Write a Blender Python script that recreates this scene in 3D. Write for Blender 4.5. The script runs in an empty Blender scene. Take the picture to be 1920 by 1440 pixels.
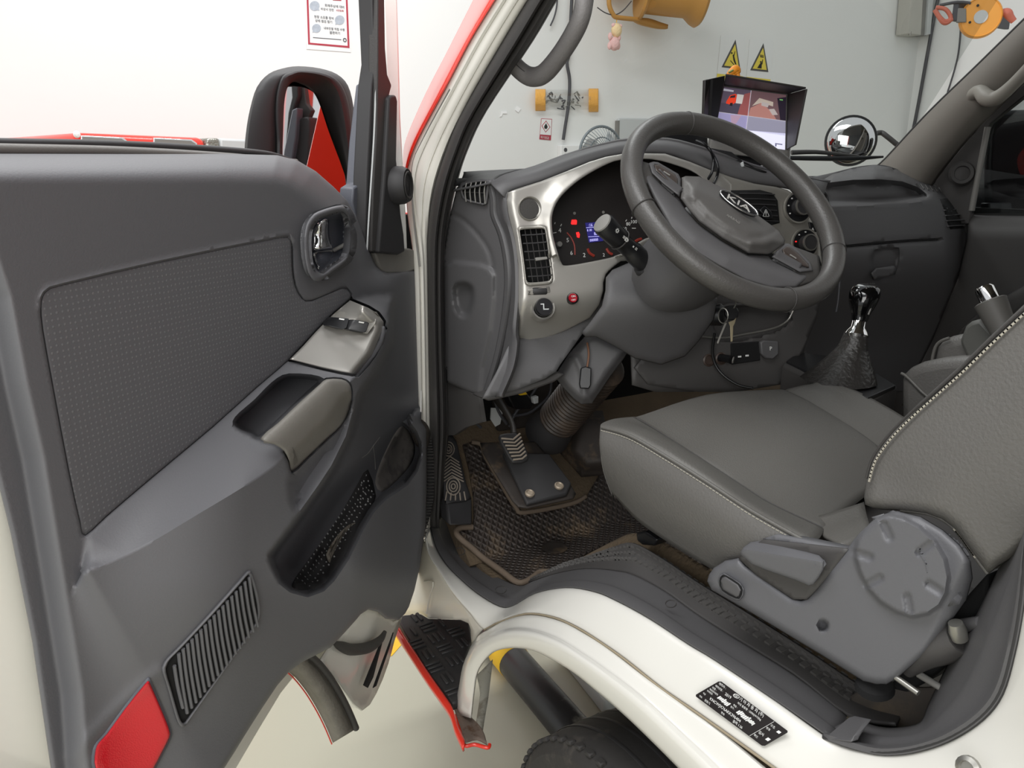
import bpy, bmesh, math, random
import numpy as np
from mathutils import Vector, Matrix
from mathutils.geometry import delaunay_2d_cdt
random.seed(7)
SC = bpy.context.scene
COL = SC.collection
V = Vector
# ------------------------------------------------------------------ camera
FPX = 1443.0
PITCH, YAW = math.radians(15.5), math.radians(30.0)
CAM = V((-0.64, 0.0, 1.5))
FH = V((math.sin(YAW), math.cos(YAW), 0)); CR_ = V((math.cos(YAW), -math.sin(YAW), 0)); ZUP = V((0, 0, 1))
CF = FH * math.cos(PITCH) - ZUP * math.sin(PITCH)
CU = FH * math.sin(PITCH) + ZUP * math.cos(PITCH)
cd = bpy.data.cameras.new('camera'); cd.sensor_width = 36; cd.lens = FPX / 1920 * 36; cd.clip_start = 0.02
co = bpy.data.objects.new('camera', cd); COL.objects.link(co)
co.matrix_world = Matrix.Translation(CAM) @ Matrix((CR_, CU, -CF)).transposed().to_4x4()
SC.camera = co
# ------------------------------------------------------------------ world, light, exposure
W = bpy.data.worlds.new('World'); SC.world = W; W.use_nodes = True
bgn = W.node_tree.nodes['Background']; bgn.inputs[0].default_value = (0.96, 0.98, 1.0, 1); bgn.inputs[1].default_value = 0.72
def area(name, loc, target, sx, sy, power, col=(1, 1, 1)):
    l = bpy.data.lights.new(name, 'AREA'); l.shape = 'RECTANGLE'; l.size = sx; l.size_y = sy; l.energy = power; l.color = col
    o = bpy.data.objects.new(name, l); COL.objects.link(o); o.location = loc
    o.rotation_euler = (V(target) - V(loc)).to_track_quat('-Z', 'Y').to_euler()
    return o
area('garage_doorway_daylight', (-3.4, -2.6, 2.6), (0.1, 1.0, 1.0), 3.2, 2.4, 115, (1, 0.99, 0.96))
area('ceiling_tube_light', (0.5, 3.2, 4.2), (0.5, 3.4, 0), 3.0, 0.5, 80)
area('ceiling_panel_light', (-1.3, 0.5, 3.7), (-0.9, 0.6, 0), 2.6, 1.2, 70)
SC.view_settings.view_transform = 'Standard'; SC.view_settings.look = 'None'
SC.view_settings.exposure = 0.0; SC.view_settings.gamma = 1.0; SC.view_settings.use_curve_mapping = False
# ------------------------------------------------------------------ geometry helpers
def ray(px, py): return CF + CR_ * ((px - 960) / FPX) + CU * ((720 - py) / FPX)
class Plane:
    def __init__(s, p, n): s.p = V(p); s.n = V(n).normalized()
    def at(s, px, py, off=0.0):
        d = ray(px, py)
        return CAM + d * ((s.p + s.n * off - CAM).dot(s.n) / d.dot(s.n))
XPL = Plane((0, 0, 0), (1, 0, 0)); YPL = Plane((0, 0, 0), (0, -1, 0)); ZPL = Plane((0, 0, 0), (0, 0, 1))
def X(px, py, x): return XPL.at(px, py, x)
def Y(px, py, y): return YPL.at(px, py, -y)
def Z(px, py, z): return ZPL.at(px, py, z)
def near(p, px, py):        # the point on the sight line of a pixel at the depth of p
    d = ray(px, py); return CAM + d * ((V(p) - CAM).dot(CF) / d.dot(CF))
def cr(pts, n, closed=False):     # catmull-rom, n samples per span
    out = []; m = len(pts)
    if isinstance(pts[0], Vector): P = [list(p) for p in pts]
    else: P = [list(p) for p in pts]
    k = len(P[0])
    for i in range(m if closed else m - 1):
        if closed: a, b, c, d = P[i - 1], P[i], P[(i + 1) % m], P[(i + 2) % m]
        else: a, b, c, d = P[max(i - 1, 0)], P[i], P[i + 1], P[min(i + 2, m - 1)]
        for j in range(n):
            t = j / n; t2 = t * t; t3 = t2 * t
            out.append(tuple(0.5 * (2 * b[q] + (c[q] - a[q]) * t + (2 * a[q] - 5 * b[q] + 4 * c[q] - d[q]) * t2 + (3 * b[q] - a[q] - 3 * c[q] + d[q]) * t3) for q in range(k)))
    if not closed: out.append(tuple(P[-1]))
    if isinstance(pts[0], Vector): out = [V(o) for o in out]
    return out
WLOC = {}
def thing(name, label, cat, loc, group=None):
    o = bpy.data.objects.new(name, None); COL.objects.link(o); o.location = loc; o.empty_display_size = 0.05
    o['label'] = label; o['category'] = cat
    if group: o['group'] = group
    WLOC[o.name] = V(loc); return o
def tag(o, label, cat, group=None):
    o['label'] = label; o['category'] = cat
    if group: o['group'] = group
    return o
def obj(name, verts, faces, mat, parent=None, smooth=40, label=None, mats=None, midx=None):
    me = bpy.data.meshes.new(name)
    vs = [V(v) for v in verts]
    lo = V([min(v[i] for v in vs) for i in range(3)]); hi = V([max(v[i] for v in vs) for i in range(3)])
    c = (lo + hi) / 2
    me.from_pydata([tuple(v - c) for v in vs], [], faces)
    bm = bmesh.new(); bm.from_mesh(me); bmesh.ops.recalc_face_normals(bm, faces=bm.faces) if smooth != 'keep' else None
    bm.to_mesh(me); bm.free()
    me.materials.append(mat)
    for m2 in (mats or []): me.materials.append(m2)
    if midx: me.polygons.foreach_set('material_index', midx)
    if smooth:
        me.polygons.foreach_set('use_smooth', [True] * len(me.polygons))
        me.set_sharp_from_angle(angle=math.radians(smooth if smooth != 'keep' else 60))
    me.update()
    o = bpy.data.objects.new(name, me); COL.objects.link(o)
    if parent is not None:
        o.parent = parent; o.location = c - WLOC[parent.name]
    else: o.location = c
    WLOC[o.name] = c
    if label: o['label'] = label
    return o
def structure(o): o['kind'] = 'structure'; return o
def solid(o, t, off=-1):
    m = o.modifiers.new('thickness', 'SOLIDIFY'); m.thickness = t; m.offset = off; return o
def bev(o, w, seg=2, ang=35):
    m = o.modifiers.new('bevel', 'BEVEL'); m.width = w; m.segments = seg; m.limit_method = 'ANGLE'; m.angle_limit = math.radians(ang); return o
def slab(name, pts, ext, mat, parent=None, bevel=0, label=None, seg=2, smooth=40):
    pts = [V(p) for p in pts]; n = len(pts); e = V(ext)
    vs = pts + [p + e for p in pts]
    fs = [list(range(n)), list(range(2 * n - 1, n - 1, -1))] + [[i, i + n, (i + 1) % n + n, (i + 1) % n] for i in range(n)]
    o = obj(name, vs, fs, mat, parent, smooth, label)
    if bevel: bev(o, bevel, seg)
    return o
def pslab(name, pix, plane, off, depth, mat, parent=None, bevel=0, sm=0, label=None, seg=2):
    if sm: pix = cr(pix, sm, True)
    return slab(name, [plane.at(x, y, off) for x, y in pix], -plane.n * depth, mat, parent, bevel, label, seg)
def loft(name, rows, mat, parent=None, nu=4, nv=4, closed_v=False, thick=0, label=None, smooth=50, off=-1):
    # rows of 3-D points (each row along the length); smooth in both directions
    R = [cr(r, nu) if nu > 1 else [V(p) for p in r] for r in rows]
    k = len(R[0])
    cols = []
    for j in range(k):
        c = [R[i][j] for i in range(len(R))]
        cols.append(cr(c, nv, closed_v) if nv > 1 else c)
    m = len(cols[0]); vs = []; fs = []
    for j in range(k): vs += cols[j]
    for j in range(k - 1):
        for i in range(m if closed_v else m - 1):
            i2 = (i + 1) % m
            fs.append([j * m + i, j * m + i2, (j + 1) * m + i2, (j + 1) * m + i])
    if closed_v:
        fs.append([i for i in range(m)][::-1]); fs.append([(k - 1) * m + i for i in range(m)])
    o = obj(name, vs, fs, mat, parent, smooth, label)
    if thick: solid(o, thick, off)
    return o
def tube(name, path, r, mat, parent=None, seg=10, n=5, closed=False, label=None, flat=1.0, up=None):
    path = [V(p) for p in path]
    rs = list(r) if isinstance(r, (list, tuple)) else [r] * len(path)
    if n > 1 and len(path) > 2:
        q = cr([tuple(p) + (rr,) for p, rr in zip(path, rs)], n, closed)
        path = [V(a[:3]) for a in q]; rs = [a[3] for a in q]
    m = len(path); vs = []; fs = []; u = None
    for i in range(m):
        a = path[i - 1] if (i > 0 or closed) else path[i]; b = path[(i + 1) % m] if (i < m - 1 or closed) else path[i]
        t = (b - a).normalized()
        if u is None:
            u = V(up) if up else (ZUP if abs(t.z) < .9 else V((1, 0, 0)))
        u = (u - t * u.dot(t)).normalized(); w = t.cross(u)
        for s in range(seg):
            an = 2 * math.pi * s / seg
            vs.append(path[i] + (u * math.cos(an) * flat + w * math.sin(an)) * rs[i])
    for i in range(m if closed else m - 1):
        for s in range(seg):
            fs.append([i * seg + s, i * seg + (s + 1) % seg, ((i + 1) % m) * seg + (s + 1) % seg, ((i + 1) % m) * seg + s])
    if not closed:
        fs.append(list(range(seg))[::-1]); fs.append([(m - 1) * seg + s for s in range(seg)])
    return obj(name, vs, fs, mat, parent, 50, label)
def frame_of(axis, up=None):
    a = V(axis).normalized(); u = V(up) if up else (ZUP if abs(a.z) < .9 else V((0, 1, 0)))
    u = (u - a * u.dot(a)).normalized(); return a, u, u.cross(a)
def lathe(name, base, axis, prof, mat, parent=None, seg=24, label=None, smooth=40, sx=1.0, up=None):
    a, u, w = frame_of(axis, up); b = V(base); vs = []; fs = []; k = len(prof)
    for r, h in prof:
        for s in range(seg):
            an = 2 * math.pi * s / seg
            vs.append(b + a * h + (u * math.cos(an) + w * math.sin(an) * sx) * max(r, 1e-5))
    for i in range(k - 1):
        for s in range(seg):
            fs.append([i * seg + s, i * seg + (s + 1) % seg, (i + 1) * seg + (s + 1) % seg, (i + 1) * seg + s])
    if prof[0][0] > 1e-4 and prof[-1][0] > 1e-4:      # a ring: close the section on itself
        for s in range(seg): fs.append([(k - 1) * seg + s, (k - 1) * seg + (s + 1) % seg, (s + 1) % seg, s])
    else: fs.append(list(range(seg))[::-1]); fs.append([(k - 1) * seg + s for s in range(seg)])
    return obj(name, vs, fs, mat, parent, smooth, label)
def box(name, c, ex, ey, ez, mat, parent=None, bevel=0, label=None, seg=2):
    # c centre, ex/ey/ez half-extent vectors
    c = V(c); ex, ey, ez = V(ex), V(ey), V(ez); vs = []
    for k in (-1, 1):
        for sx, sy in ((-1, -1), (1, -1), (1, 1), (-1, 1)): vs.append(c + ex * sx + ey * sy + ez * k)
    fs = [[3, 2, 1, 0], [4, 5, 6, 7], [0, 1, 5, 4], [1, 2, 6, 5], [2, 3, 7, 6], [3, 0, 4, 7]]
    o = obj(name, vs, fs, mat, parent, 40, label)
    if bevel: bev(o, bevel, seg)
    return o
def boxes(name, L, mat, parent=None, label=None):
    vs = []; fs = []
    for c, ex, ey, ez in L:
        c = V(c); ex, ey, ez = V(ex), V(ey), V(ez); b = len(vs)
        for k in (-1, 1):
            for sx, sy in ((-1, -1), (1, -1), (1, 1), (-1, 1)): vs.append(c + ex * sx + ey * sy + ez * k)
        fs += [[b + i for i in f] for f in ([3, 2, 1, 0], [4, 5, 6, 7], [0, 1, 5, 4], [1, 2, 6, 5], [2, 3, 7, 6], [3, 0, 4, 7])]
    return obj(name, vs, fs, mat, parent, 40, label)
# signed distance of pixel points to a polygon (inside > 0), and plain distance to a polyline
def sdist(Q, poly):
    P = np.array(poly, float); d = np.full(len(Q), 1e9); ins = np.zeros(len(Q), bool)
    for i in range(len(P)):
        a, b = P[i - 1], P[i]; ab = b - a; t = np.clip(((Q - a) @ ab) / max(ab @ ab, 1e-9), 0, 1)
        d = np.minimum(d, np.hypot(*(Q - a - t[:, None] * ab).T))
        c = ((a[1] > Q[:, 1]) != (b[1] > Q[:, 1]))
        xx = a[0] + (Q[:, 1] - a[1]) / (b[1] - a[1] if b[1] != a[1] else 1e-9) * ab[0]
        ins ^= c & (Q[:, 0] < xx)
    return np.where(ins, d, -d)
def ldist(Q, line):
    P = np.array(line, float); d = np.full(len(Q), 1e9)
    for i in range(1, len(P)):
        a, b = P[i - 1], P[i]; ab = b - a; t = np.clip(((Q - a) @ ab) / max(ab @ ab, 1e-9), 0, 1)
        d = np.minimum(d, np.hypot(*(Q - a - t[:, None] * ab).T))
    return d
def sstep(x): x = np.clip(x, 0, 1); return x * x * (3 - 2 * x)
def F(Q, poly, h, w, sm=3, c=0.5):      # raised (or sunk) field with a soft border w pixels wide
    if sm: poly = cr(poly, sm, True)
    return h * sstep(sdist(Q, poly) / w + c)
def G(Q, line, depth, w, sm=3):         # groove (depth > 0) or bead (depth < 0) along a line
    if sm: line = cr(line, sm)
    return -depth * np.exp(-(ldist(Q, line) / w) ** 2)
def dens(p, step, closed=True):
    r = []; n = len(p)
    for i in range(n if closed else n - 1):
        a = p[i]; b = p[(i + 1) % n]; k = max(1, int(math.hypot(b[0] - a[0], b[1] - a[1]) / step))
        r += [(a[0] + (b[0] - a[0]) * j / k, a[1] + (b[1] - a[1]) * j / k) for j in range(k)]
    return r
def ring(poly, d, step, closed=True):       # points alongside an outline, d pixels to its inner side
    P = np.array(dens(poly, step, closed), float); n = len(P)
    if n < 3: return np.zeros((0, 2))
    T = np.roll(P, -1, 0) - np.roll(P, 1, 0)
    if not closed: T[0] = P[1] - P[0]; T[-1] = P[-1] - P[-2]
    T /= np.maximum(np.hypot(T[:, 0], T[:, 1]), 1e-6)[:, None]
    if closed:
        A = 0.5 * np.sum(P[:, 0] * np.roll(P[:, 1], -1) - np.roll(P[:, 0], -1) * P[:, 1]); sg = 1 if A > 0 else -1
    else: sg = 1
    R = P + np.stack([-T[:, 1], T[:, 0]], 1) * d * sg
    sd = np.abs(sdist(R, poly)) if closed else ldist(R, poly)
    return R[sd > abs(d) * .85 - .01]
def relief(name, outline, plane, fn, mat, parent=None, step=8, holes=(), sm=3, thick=.004, label=None, smooth=60, edge=0, ew=10, off=-1, rings=()):
    # a moulded sheet: outline given where it stands on its plane, relief fn gives the offset from that plane;
    # rings = ((outline, side distances, closed), ...) lays rows of points along the steps and seams of the moulding
    ol = cr(outline, sm, True) if sm else list(outline)
    hs = [cr(h, 3, True) for h in holes]
    ol = dens(ol, step); hs = [dens(h, step) for h in hs]
    A = np.array(ol); x0, y0 = A.min(0); x1, y1 = A.max(0)
    gx, gy = np.meshgrid(np.arange(x0 + step / 2, x1, step), np.arange(y0 + step / 2, y1, step))
    gx = gx + (np.arange(gx.shape[0]) % 2)[:, None] * step * .5
    Q = np.stack([gx.ravel(), gy.ravel()], 1)
    so = sdist(Q, ol); mg = (ew if edge else 0) + step * .45
    k = so > mg
    for h in hs: k &= sdist(Q, h) < -mg
    extra = []
    if edge:
        for d in (ew * .12, ew * .35, ew * .65, ew): 
            extra.append(ring(ol, d, step * .8))
            for h in hs: extra.append(ring(h, -d, step * .8))
    for poly, ds, cl in rings:
        lo, hi = min(ds) - step * .5, max(ds) + step * .5
        if cl: sd = sdist(Q, poly); k &= ~((sd > lo) & (sd < hi))
        else: k &= ldist(Q, poly) > max(abs(lo), abs(hi))
        for d in ds: extra.append(ring(poly, d, step * .8, cl))
    Q = Q[k]
    if extra:
        E = np.concatenate(extra); ke = sdist(E, ol) > step * .1
        for h in hs: ke &= sdist(E, h) < -step * .1
        E = E[ke]
        Q = np.concatenate([Q, E])
    pts = [V(p) for p in ol]; edges = [(i, (i + 1) % len(ol)) for i in range(len(ol))]
    for h in hs:
        b = len(pts); pts += [V(p) for p in h]; edges += [(b + i, b + (i + 1) % len(h)) for i in range(len(h))]
    pts += [V(p) for p in Q]
    vo, eo, fo, _, _, _ = delaunay_2d_cdt(pts, edges, [], 1, 0.3)
    VQ = np.array([(v.x, v.y) for v in vo])
    cen = np.array([[sum(VQ[i][q] for i in f) / len(f) for q in (0, 1)] for f in fo])
    keep = sdist(cen, ol) > -0.01
    for h in hs: keep &= sdist(cen, h) < 0.01
    o = fn(VQ) if callable(fn) else np.full(len(VQ), float(fn))
    if edge:
        q = np.clip(sdist(VQ, ol) / ew, 0, 1); o = o - edge * (1 - np.sqrt(np.maximum(0, 1 - (1 - q) ** 2)))
        for h in hs:
            q = np.clip(-sdist(VQ, h) / ew, 0, 1); o = o - edge * (1 - np.sqrt(np.maximum(0, 1 - (1 - q) ** 2)))
    P3 = [plane.at(VQ[i][0], VQ[i][1], o[i]) for i in range(len(VQ))]
    faces = []
    for f, kk in zip(fo, keep):
        if kk:
            a, b, c = P3[f[0]], P3[f[1]], P3[f[2]]
            faces.append(list(f) if (b - a).cross(c - a).dot(CAM - a) > 0 else list(f)[::-1])
    ob = obj(name, P3, faces, mat, parent, 'keep', label)
    if thick: solid(ob, thick, off)
    return ob
TS = bpy.data.scenes.new('lettering_bench')
def text(name, s, origin, xd, yd, size, mat, parent=None, ext=.0004, label=None, align='LEFT', sx=1.0):
    cu = bpy.data.curves.new(name, 'FONT'); cu.body = s; cu.size = size; cu.extrude = ext; cu.align_x = align; cu.resolution_u = 2
    t = bpy.data.objects.new(name, cu); TS.collection.objects.link(t)
    TS.view_layers[0].update(); dg = TS.view_layers[0].depsgraph
    me = bpy.data.meshes.new_from_object(t.evaluated_get(dg) if dg else t); vs = [v.co.copy() for v in me.vertices]; fs = [list(p.vertices) for p in me.polygons]
    bpy.data.objects.remove(t); bpy.data.meshes.remove(me); bpy.data.curves.remove(cu)
    xd = V(xd).normalized(); yd = V(yd); yd = (yd - xd * yd.dot(xd)).normalized(); zd = xd.cross(yd)
    if not vs: return None
    return obj(name, [V(origin) + xd * v.x * sx + yd * v.y + zd * v.z for v in vs], fs, mat, parent, 'keep', label)
# ------------------------------------------------------------------ materials
def lin(c): c /= 255; return c / 12.92 if c <= .04045 else ((c + .055) / 1.055) ** 2.4
def S(r, g, b): return (lin(r), lin(g), lin(b), 1)
MATS = {}
def mat(name, col, rough=.5, metal=0, bump=None, coat=0, spec=.5, var=None, emit=0, dirt=None):
    m = bpy.data.materials.new(name); m.use_nodes = True; N = m.node_tree.nodes; L = m.node_tree.links
    b = N['Principled BSDF']; b.inputs['Base Color'].default_value = col; b.inputs['Roughness'].default_value = rough
    b.inputs['Metallic'].default_value = metal; b.inputs['Specular IOR Level'].default_value = spec
    if coat: b.inputs['Coat Weight'].default_value = coat; b.inputs['Coat Roughness'].default_value = .08
    if emit: b.inputs['Emission Color'].default_value = col; b.inputs['Emission Strength'].default_value = emit
    tc = N.new('ShaderNodeTexCoord')
    if bump:
        sc, st, dist = bump
        no = N.new('ShaderNodeTexNoise'); no.inputs['Scale'].default_value = sc; no.inputs['Detail'].default_value = 2
        bp = N.new('ShaderNodeBump'); bp.inputs['Strength'].default_value = st; bp.inputs['Distance'].default_value = dist
        L.new(tc.outputs['Object'], no.inputs['Vector']); L.new(no.outputs['Fac'], bp.inputs['Height']); L.new(bp.outputs['Normal'], b.inputs['Normal'])
    last = None
    if var:      # gentle mottling (scale, amount)
        sc, am = var
        no = N.new('ShaderNodeTexNoise'); no.inputs['Scale'].default_value = sc; no.inputs['Detail'].default_value = 4
        mx = N.new('ShaderNodeMix'); mx.data_type = 'RGBA'; mx.inputs[6].default_value = tuple(c * (1 - am) for c in col[:3]) + (1,); mx.inputs[7].default_value = tuple(min(1, c * (1 + am)) for c in col[:3]) + (1,)
        L.new(tc.outputs['Object'], no.inputs['Vector']); L.new(no.outputs['Fac'], mx.inputs[0]); L.new(mx.outputs[2], b.inputs['Base Color']); last = mx.outputs[2]
    if dirt:     # blotches of dirt: (scale, threshold, colour)
        sc, th, dc = dirt
        no = N.new('ShaderNodeTexNoise'); no.inputs['Scale'].default_value = sc; no.inputs['Detail'].default_value = 5; no.inputs['Roughness'].default_value = .65
        rp = N.new('ShaderNodeMapRange'); rp.inputs[1].default_value = th; rp.inputs[2].default_value = th + .15
        mx = N.new('ShaderNodeMix'); mx.data_type = 'RGBA'; mx.inputs[7].default_value = dc
        if last: L.new(last, mx.inputs[6])
        else: mx.inputs[6].default_value = col
        L.new(tc.outputs['Object'], no.inputs['Vector']); L.new(no.outputs['Fac'], rp.inputs[0]); L.new(rp.outputs[0], mx.inputs[0]); L.new(mx.outputs[2], b.inputs['Base Color'])
    MATS[name] = m; return m
GR = (420, .12, .002)
M = {}
M['plastic'] = mat('charcoal_grained_plastic', S(97, 97, 100), .52, bump=GR)
M['plastic_b'] = mat('blue_charcoal_plastic', S(88, 90, 98), .5, bump=GR, var=(9, .08))
M['plastic_w'] = mat('warm_charcoal_plastic', S(103, 100, 96), .5, bump=GR)
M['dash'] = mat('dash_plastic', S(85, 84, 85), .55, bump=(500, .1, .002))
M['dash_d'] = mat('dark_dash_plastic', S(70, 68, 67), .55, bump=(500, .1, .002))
M['pad'] = mat('airbag_pad_plastic', S(84, 82, 80), .5, bump=GR)
M['grip'] = mat('worn_grip_plastic', S(122, 119, 113), .5, bump=GR, var=(25, .1))
M['black'] = mat('black_plastic', S(24, 24, 26), .35)
M['gloss'] = mat('gloss_black', S(10, 10, 11), .08, coat=.5)
M['rubber'] = mat('black_rubber', S(46, 45, 46), .6, bump=(90, .08, .002))
M['seal'] = mat('door_seal_rubber', S(60, 58, 57), .6, bump=(300, .2, .002))
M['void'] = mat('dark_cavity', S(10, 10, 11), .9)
M['silver'] = mat('silver_paint', S(172, 169, 163), .34, metal=.55, bump=(900, .05, .001))
M['silver_d'] = mat('dull_silver_paint', S(150, 147, 140), .4, metal=.5)
M['chrome'] = mat('chrome', (.85, .85, .85, 1), .06, metal=1)
M['mirror'] = mat('mirror_glass', (.8, .8, .8, 1), .02, metal=1)
M['steel'] = mat('steel', S(160, 158, 152), .35, metal=.8)
M['white'] = mat('white_car_paint', S(220, 218, 211), .3, coat=.6)
M['white_dirty'] = mat('dirty_white_paint', S(230, 227, 218), .45, coat=.2, dirt=(9, .66, S(196, 182, 156)))
M['red'] = mat('red_car_paint', S(226, 48, 30), .3, coat=.5)
M['red_lens'] = mat('red_reflector', S(205, 8, 30), .15, coat=.6, bump=(600, .25, .002))
M['leather'] = mat('grey_leather', S(96, 94, 90), .42, bump=(260, .22, .003))
M['leather_p'] = mat('perforated_leather', S(91, 89, 85), .45, bump=(700, .35, .002))
M['leather_s'] = mat('side_leather', S(97, 95, 92), .46, bump=(260, .25, .003))
M['stitch'] = mat('stitch_thread', S(168, 163, 150), .8)
M['wheel'] = mat('wheel_leather', S(72, 70, 68), .38, bump=(320, .2, .002))
M['mat'] = mat('rubber_mat', S(50, 44, 40), .65, bump=(60, .2, .004), dirt=(14, .52, S(96, 80, 62)))
M['carpet'] = mat('dirty_carpet', S(98, 84, 66), .95, bump=(120, .6, .006), var=(14, .3))
M['matrim'] = mat('dusty_mat_rim', S(112, 98, 84), .8, bump=(120, .3, .004), var=(20, .2))
M['tire'] = mat('tyre_rubber', S(46, 44, 43), .75, bump=(60, .2, .004), dirt=(9, .55, S(84, 78, 72)))
M['yellow'] = mat('yellow_paint', S(238, 190, 36), .5)
M['paper'] = mat('paper', S(236, 237, 236), .8)
M['ink'] = mat('dark_ink', S(90, 92, 98), .8)
M['inkblack'] = mat('black_ink', S(40, 38, 36), .8)
M['inkred'] = mat('red_ink', S(176, 60, 76), .8)
M['whiteink'] = mat('white_print', S(225, 225, 222), .6)
M['lamp_r'] = mat('red_warning_lamp', (1, .02, .02, 1), .5, emit=1.2)
M['lamp_o'] = mat('amber_lamp', (1, .32, .03, 1), .5, emit=1.0)
M['lcd'] = mat('lcd_blue', S(40, 36, 120), .5, emit=.25)
M['lcdw'] = mat('lcd_text', S(190, 186, 245), .5, emit=.8)
M['orange'] = mat('orange_plastic', S(232, 160, 62), .5)
M['ochre'] = mat('ochre_plastic', S(186, 138, 70), .5)
M['wire'] = mat('wire', S(70, 70, 74), .5)
M['grey'] = mat('light_grey_plastic', S(196, 199, 199), .55)
M['midgrey'] = mat('mid_grey_plastic', S(128, 126, 122), .55)
M['beige'] = mat('pillar_trim', S(118, 113, 106), .7, bump=(600, .15, .002))
M['floor'] = mat('epoxy_floor', S(180, 178, 160), .32, var=(1.3, .06), dirt=(5, .68, S(160, 157, 138)))
M['wall'] = mat('white_wall', S(236, 237, 235), .8, var=(.7, .015), bump=(12, .08, .01), dirt=(2.3, .72, S(226, 224, 214)))
def glass(name, tint, refl=.06):
    m = bpy.data.materials.new(name); m.use_nodes = True; N = m.node_tree.nodes; L = m.node_tree.links; N.clear()
    o = N.new('ShaderNodeOutputMaterial'); t = N.new('ShaderNodeBsdfTransparent'); t.inputs[0].default_value = tint
    g = N.new('ShaderNodeBsdfGlossy'); g.inputs['Roughness'].default_value = .01; mx = N.new('ShaderNodeMixShader'); mx.inputs[0].default_value = refl
    L.new(t.outputs[0], mx.inputs[1]); L.new(g.outputs[0], mx.inputs[2]); L.new(mx.outputs[0], o.inputs[0]); MATS[name] = m; return m
M['glass'] = glass('tinted_windscreen_glass', (.73, .75, .74, 1), .05)
M['film'] = glass('clear_film', (.93, .93, .92, 1), .1)
M['darkglass'] = glass('dark_side_glass', (.62, .64, .64, 1), .06)
def dotted():
    m = mat('dotted_fabric', S(80, 80, 84), .8); N = m.node_tree.nodes; L = m.node_tree.links; b = N['Principled BSDF']
    tc = N.new('ShaderNodeTexCoord'); vo = N.new('ShaderNodeTexVoronoi'); vo.voronoi_dimensions = '2D'; vo.inputs['Scale'].default_value = 150; vo.inputs['Randomness'].default_value = .12
    rp = N.new('ShaderNodeMapRange'); rp.inputs[1].default_value = .13; rp.inputs[2].default_value = .24
    mx = N.new('ShaderNodeMix'); mx.data_type = 'RGBA'; mx.inputs[6].default_value = S(110, 110, 112); mx.inputs[7].default_value = S(94, 94, 97)
    bp = N.new('ShaderNodeBump'); bp.inputs['Strength'].default_value = .25; bp.inputs['Distance'].default_value = .002; bp.invert = True
    dt = N.new('ShaderNodeVectorMath'); dt.operation = 'DOT_PRODUCT'; dt.inputs[1].default_value = (-.766, -.643, 0); sx = N.new('ShaderNodeSeparateXYZ'); cx = N.new('ShaderNodeCombineXYZ')
    L.new(tc.outputs['Object'], dt.inputs[0]); L.new(tc.outputs['Object'], sx.inputs[0]); L.new(dt.outputs['Value'], cx.inputs[0]); L.new(sx.outputs[2], cx.inputs[1])
    L.new(cx.outputs[0], vo.inputs['Vector']); L.new(vo.outputs['Distance'], rp.inputs[0]); L.new(rp.outputs[0], mx.inputs[0]); L.new(mx.outputs[2], b.inputs['Base Color'])
    L.new(rp.outputs[0], bp.inputs['Height']); L.new(bp.outputs['Normal'], b.inputs['Normal']); return m
M['fabric'] = dotted()
# ------------------------------------------------------------------ the garage
WY = 5.0
structure(slab('floor', [V((-8, -8, 0)), V((9, -8, 0)), V((9, WY, 0)), V((-8, WY, 0))], (0, 0, -.1), M['floor']))
WC = Y(1712, 160, WY).x           # corner with the right-hand wall
structure(slab('wall_front', [V((-8, WY, 0)), V((WC, WY, 0)), V((WC, WY, 4.5)), V((-8, WY, 4.5))], (0, .1, 0), M['wall']))
structure(slab('wall_right', [V((WC, WY, 0)), V((WC, -2, 0)), V((WC, -2, 4.5)), V((WC, WY, 4.5))], (.1, 0, 0), M['wall']))
WALLP = Plane((0, WY, 0), (0, -1, 0))
def wall_pt(x, y, o=0.0): return WALLP.at(x, y, o)
# floor stripe
st = slab('floor_stripe', [Z(770, 1190, .0), Z(735, 1230, 0), Z(360, 1310, 0), Z(400, 1262, 0)], (0, 0, .002), M['yellow'])
tag(st, 'yellow painted line on the garage floor in front of the truck step', 'floor marking')
# round black wheel stop with a yellow band
a, b = Z(1075, 1372, .052), Z(905, 1172, .052)
ws = thing('wheel_stop', 'round black wheel stop pipe with yellow band lying on the floor ahead of the tyre', 'wheel stop', (a + b) / 2 - V((0, 0, .05)))
ax = (b - a).normalized(); Lw = (b - a).length
lathe('pipe', a - ax * .1, ax, [(.0, 0), (.046, 0), (.051, .006), (.051, Lw + .2), (.046, Lw + .206), (0, Lw + .206)], mat('scuffed_rubber', S(44, 44, 45), .32, dirt=(11, .58, S(120, 118, 110))), ws, 28)
lathe('yellow_band', a + ax * (Lw * .60), ax, [(.0514, 0), (.0525, .002), (.0525, .075), (.0514, .077)], M['yellow'], ws, 28, 'yellow reflective band')
# low pale block added for an unidentified pale patch beyond the wheel stop
pb = thing('pale_block', 'low pale grey block added on the floor behind the wheel stop', 'block', Z(1120, 1290, 0))
c0, c1, c2, c3 = [Z(x, y, .06) for x, y in ((1040, 1196), (1134, 1312), (1250, 1326), (1220, 1146))]
cm = mat('pale_block_grey', S(196, 200, 198), .7, var=(4, .06))
slab('body', [c0, c1, c2, c3], (0, 0, -.058), cm, pb, .008)
tube('dark_line', [Z(1100, 1240, .061), Z(1098, 1262, .061), Z(1110, 1280, .061)], .003, M['wire'], pb, 6)  # thin dark line drawn on the block top
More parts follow.
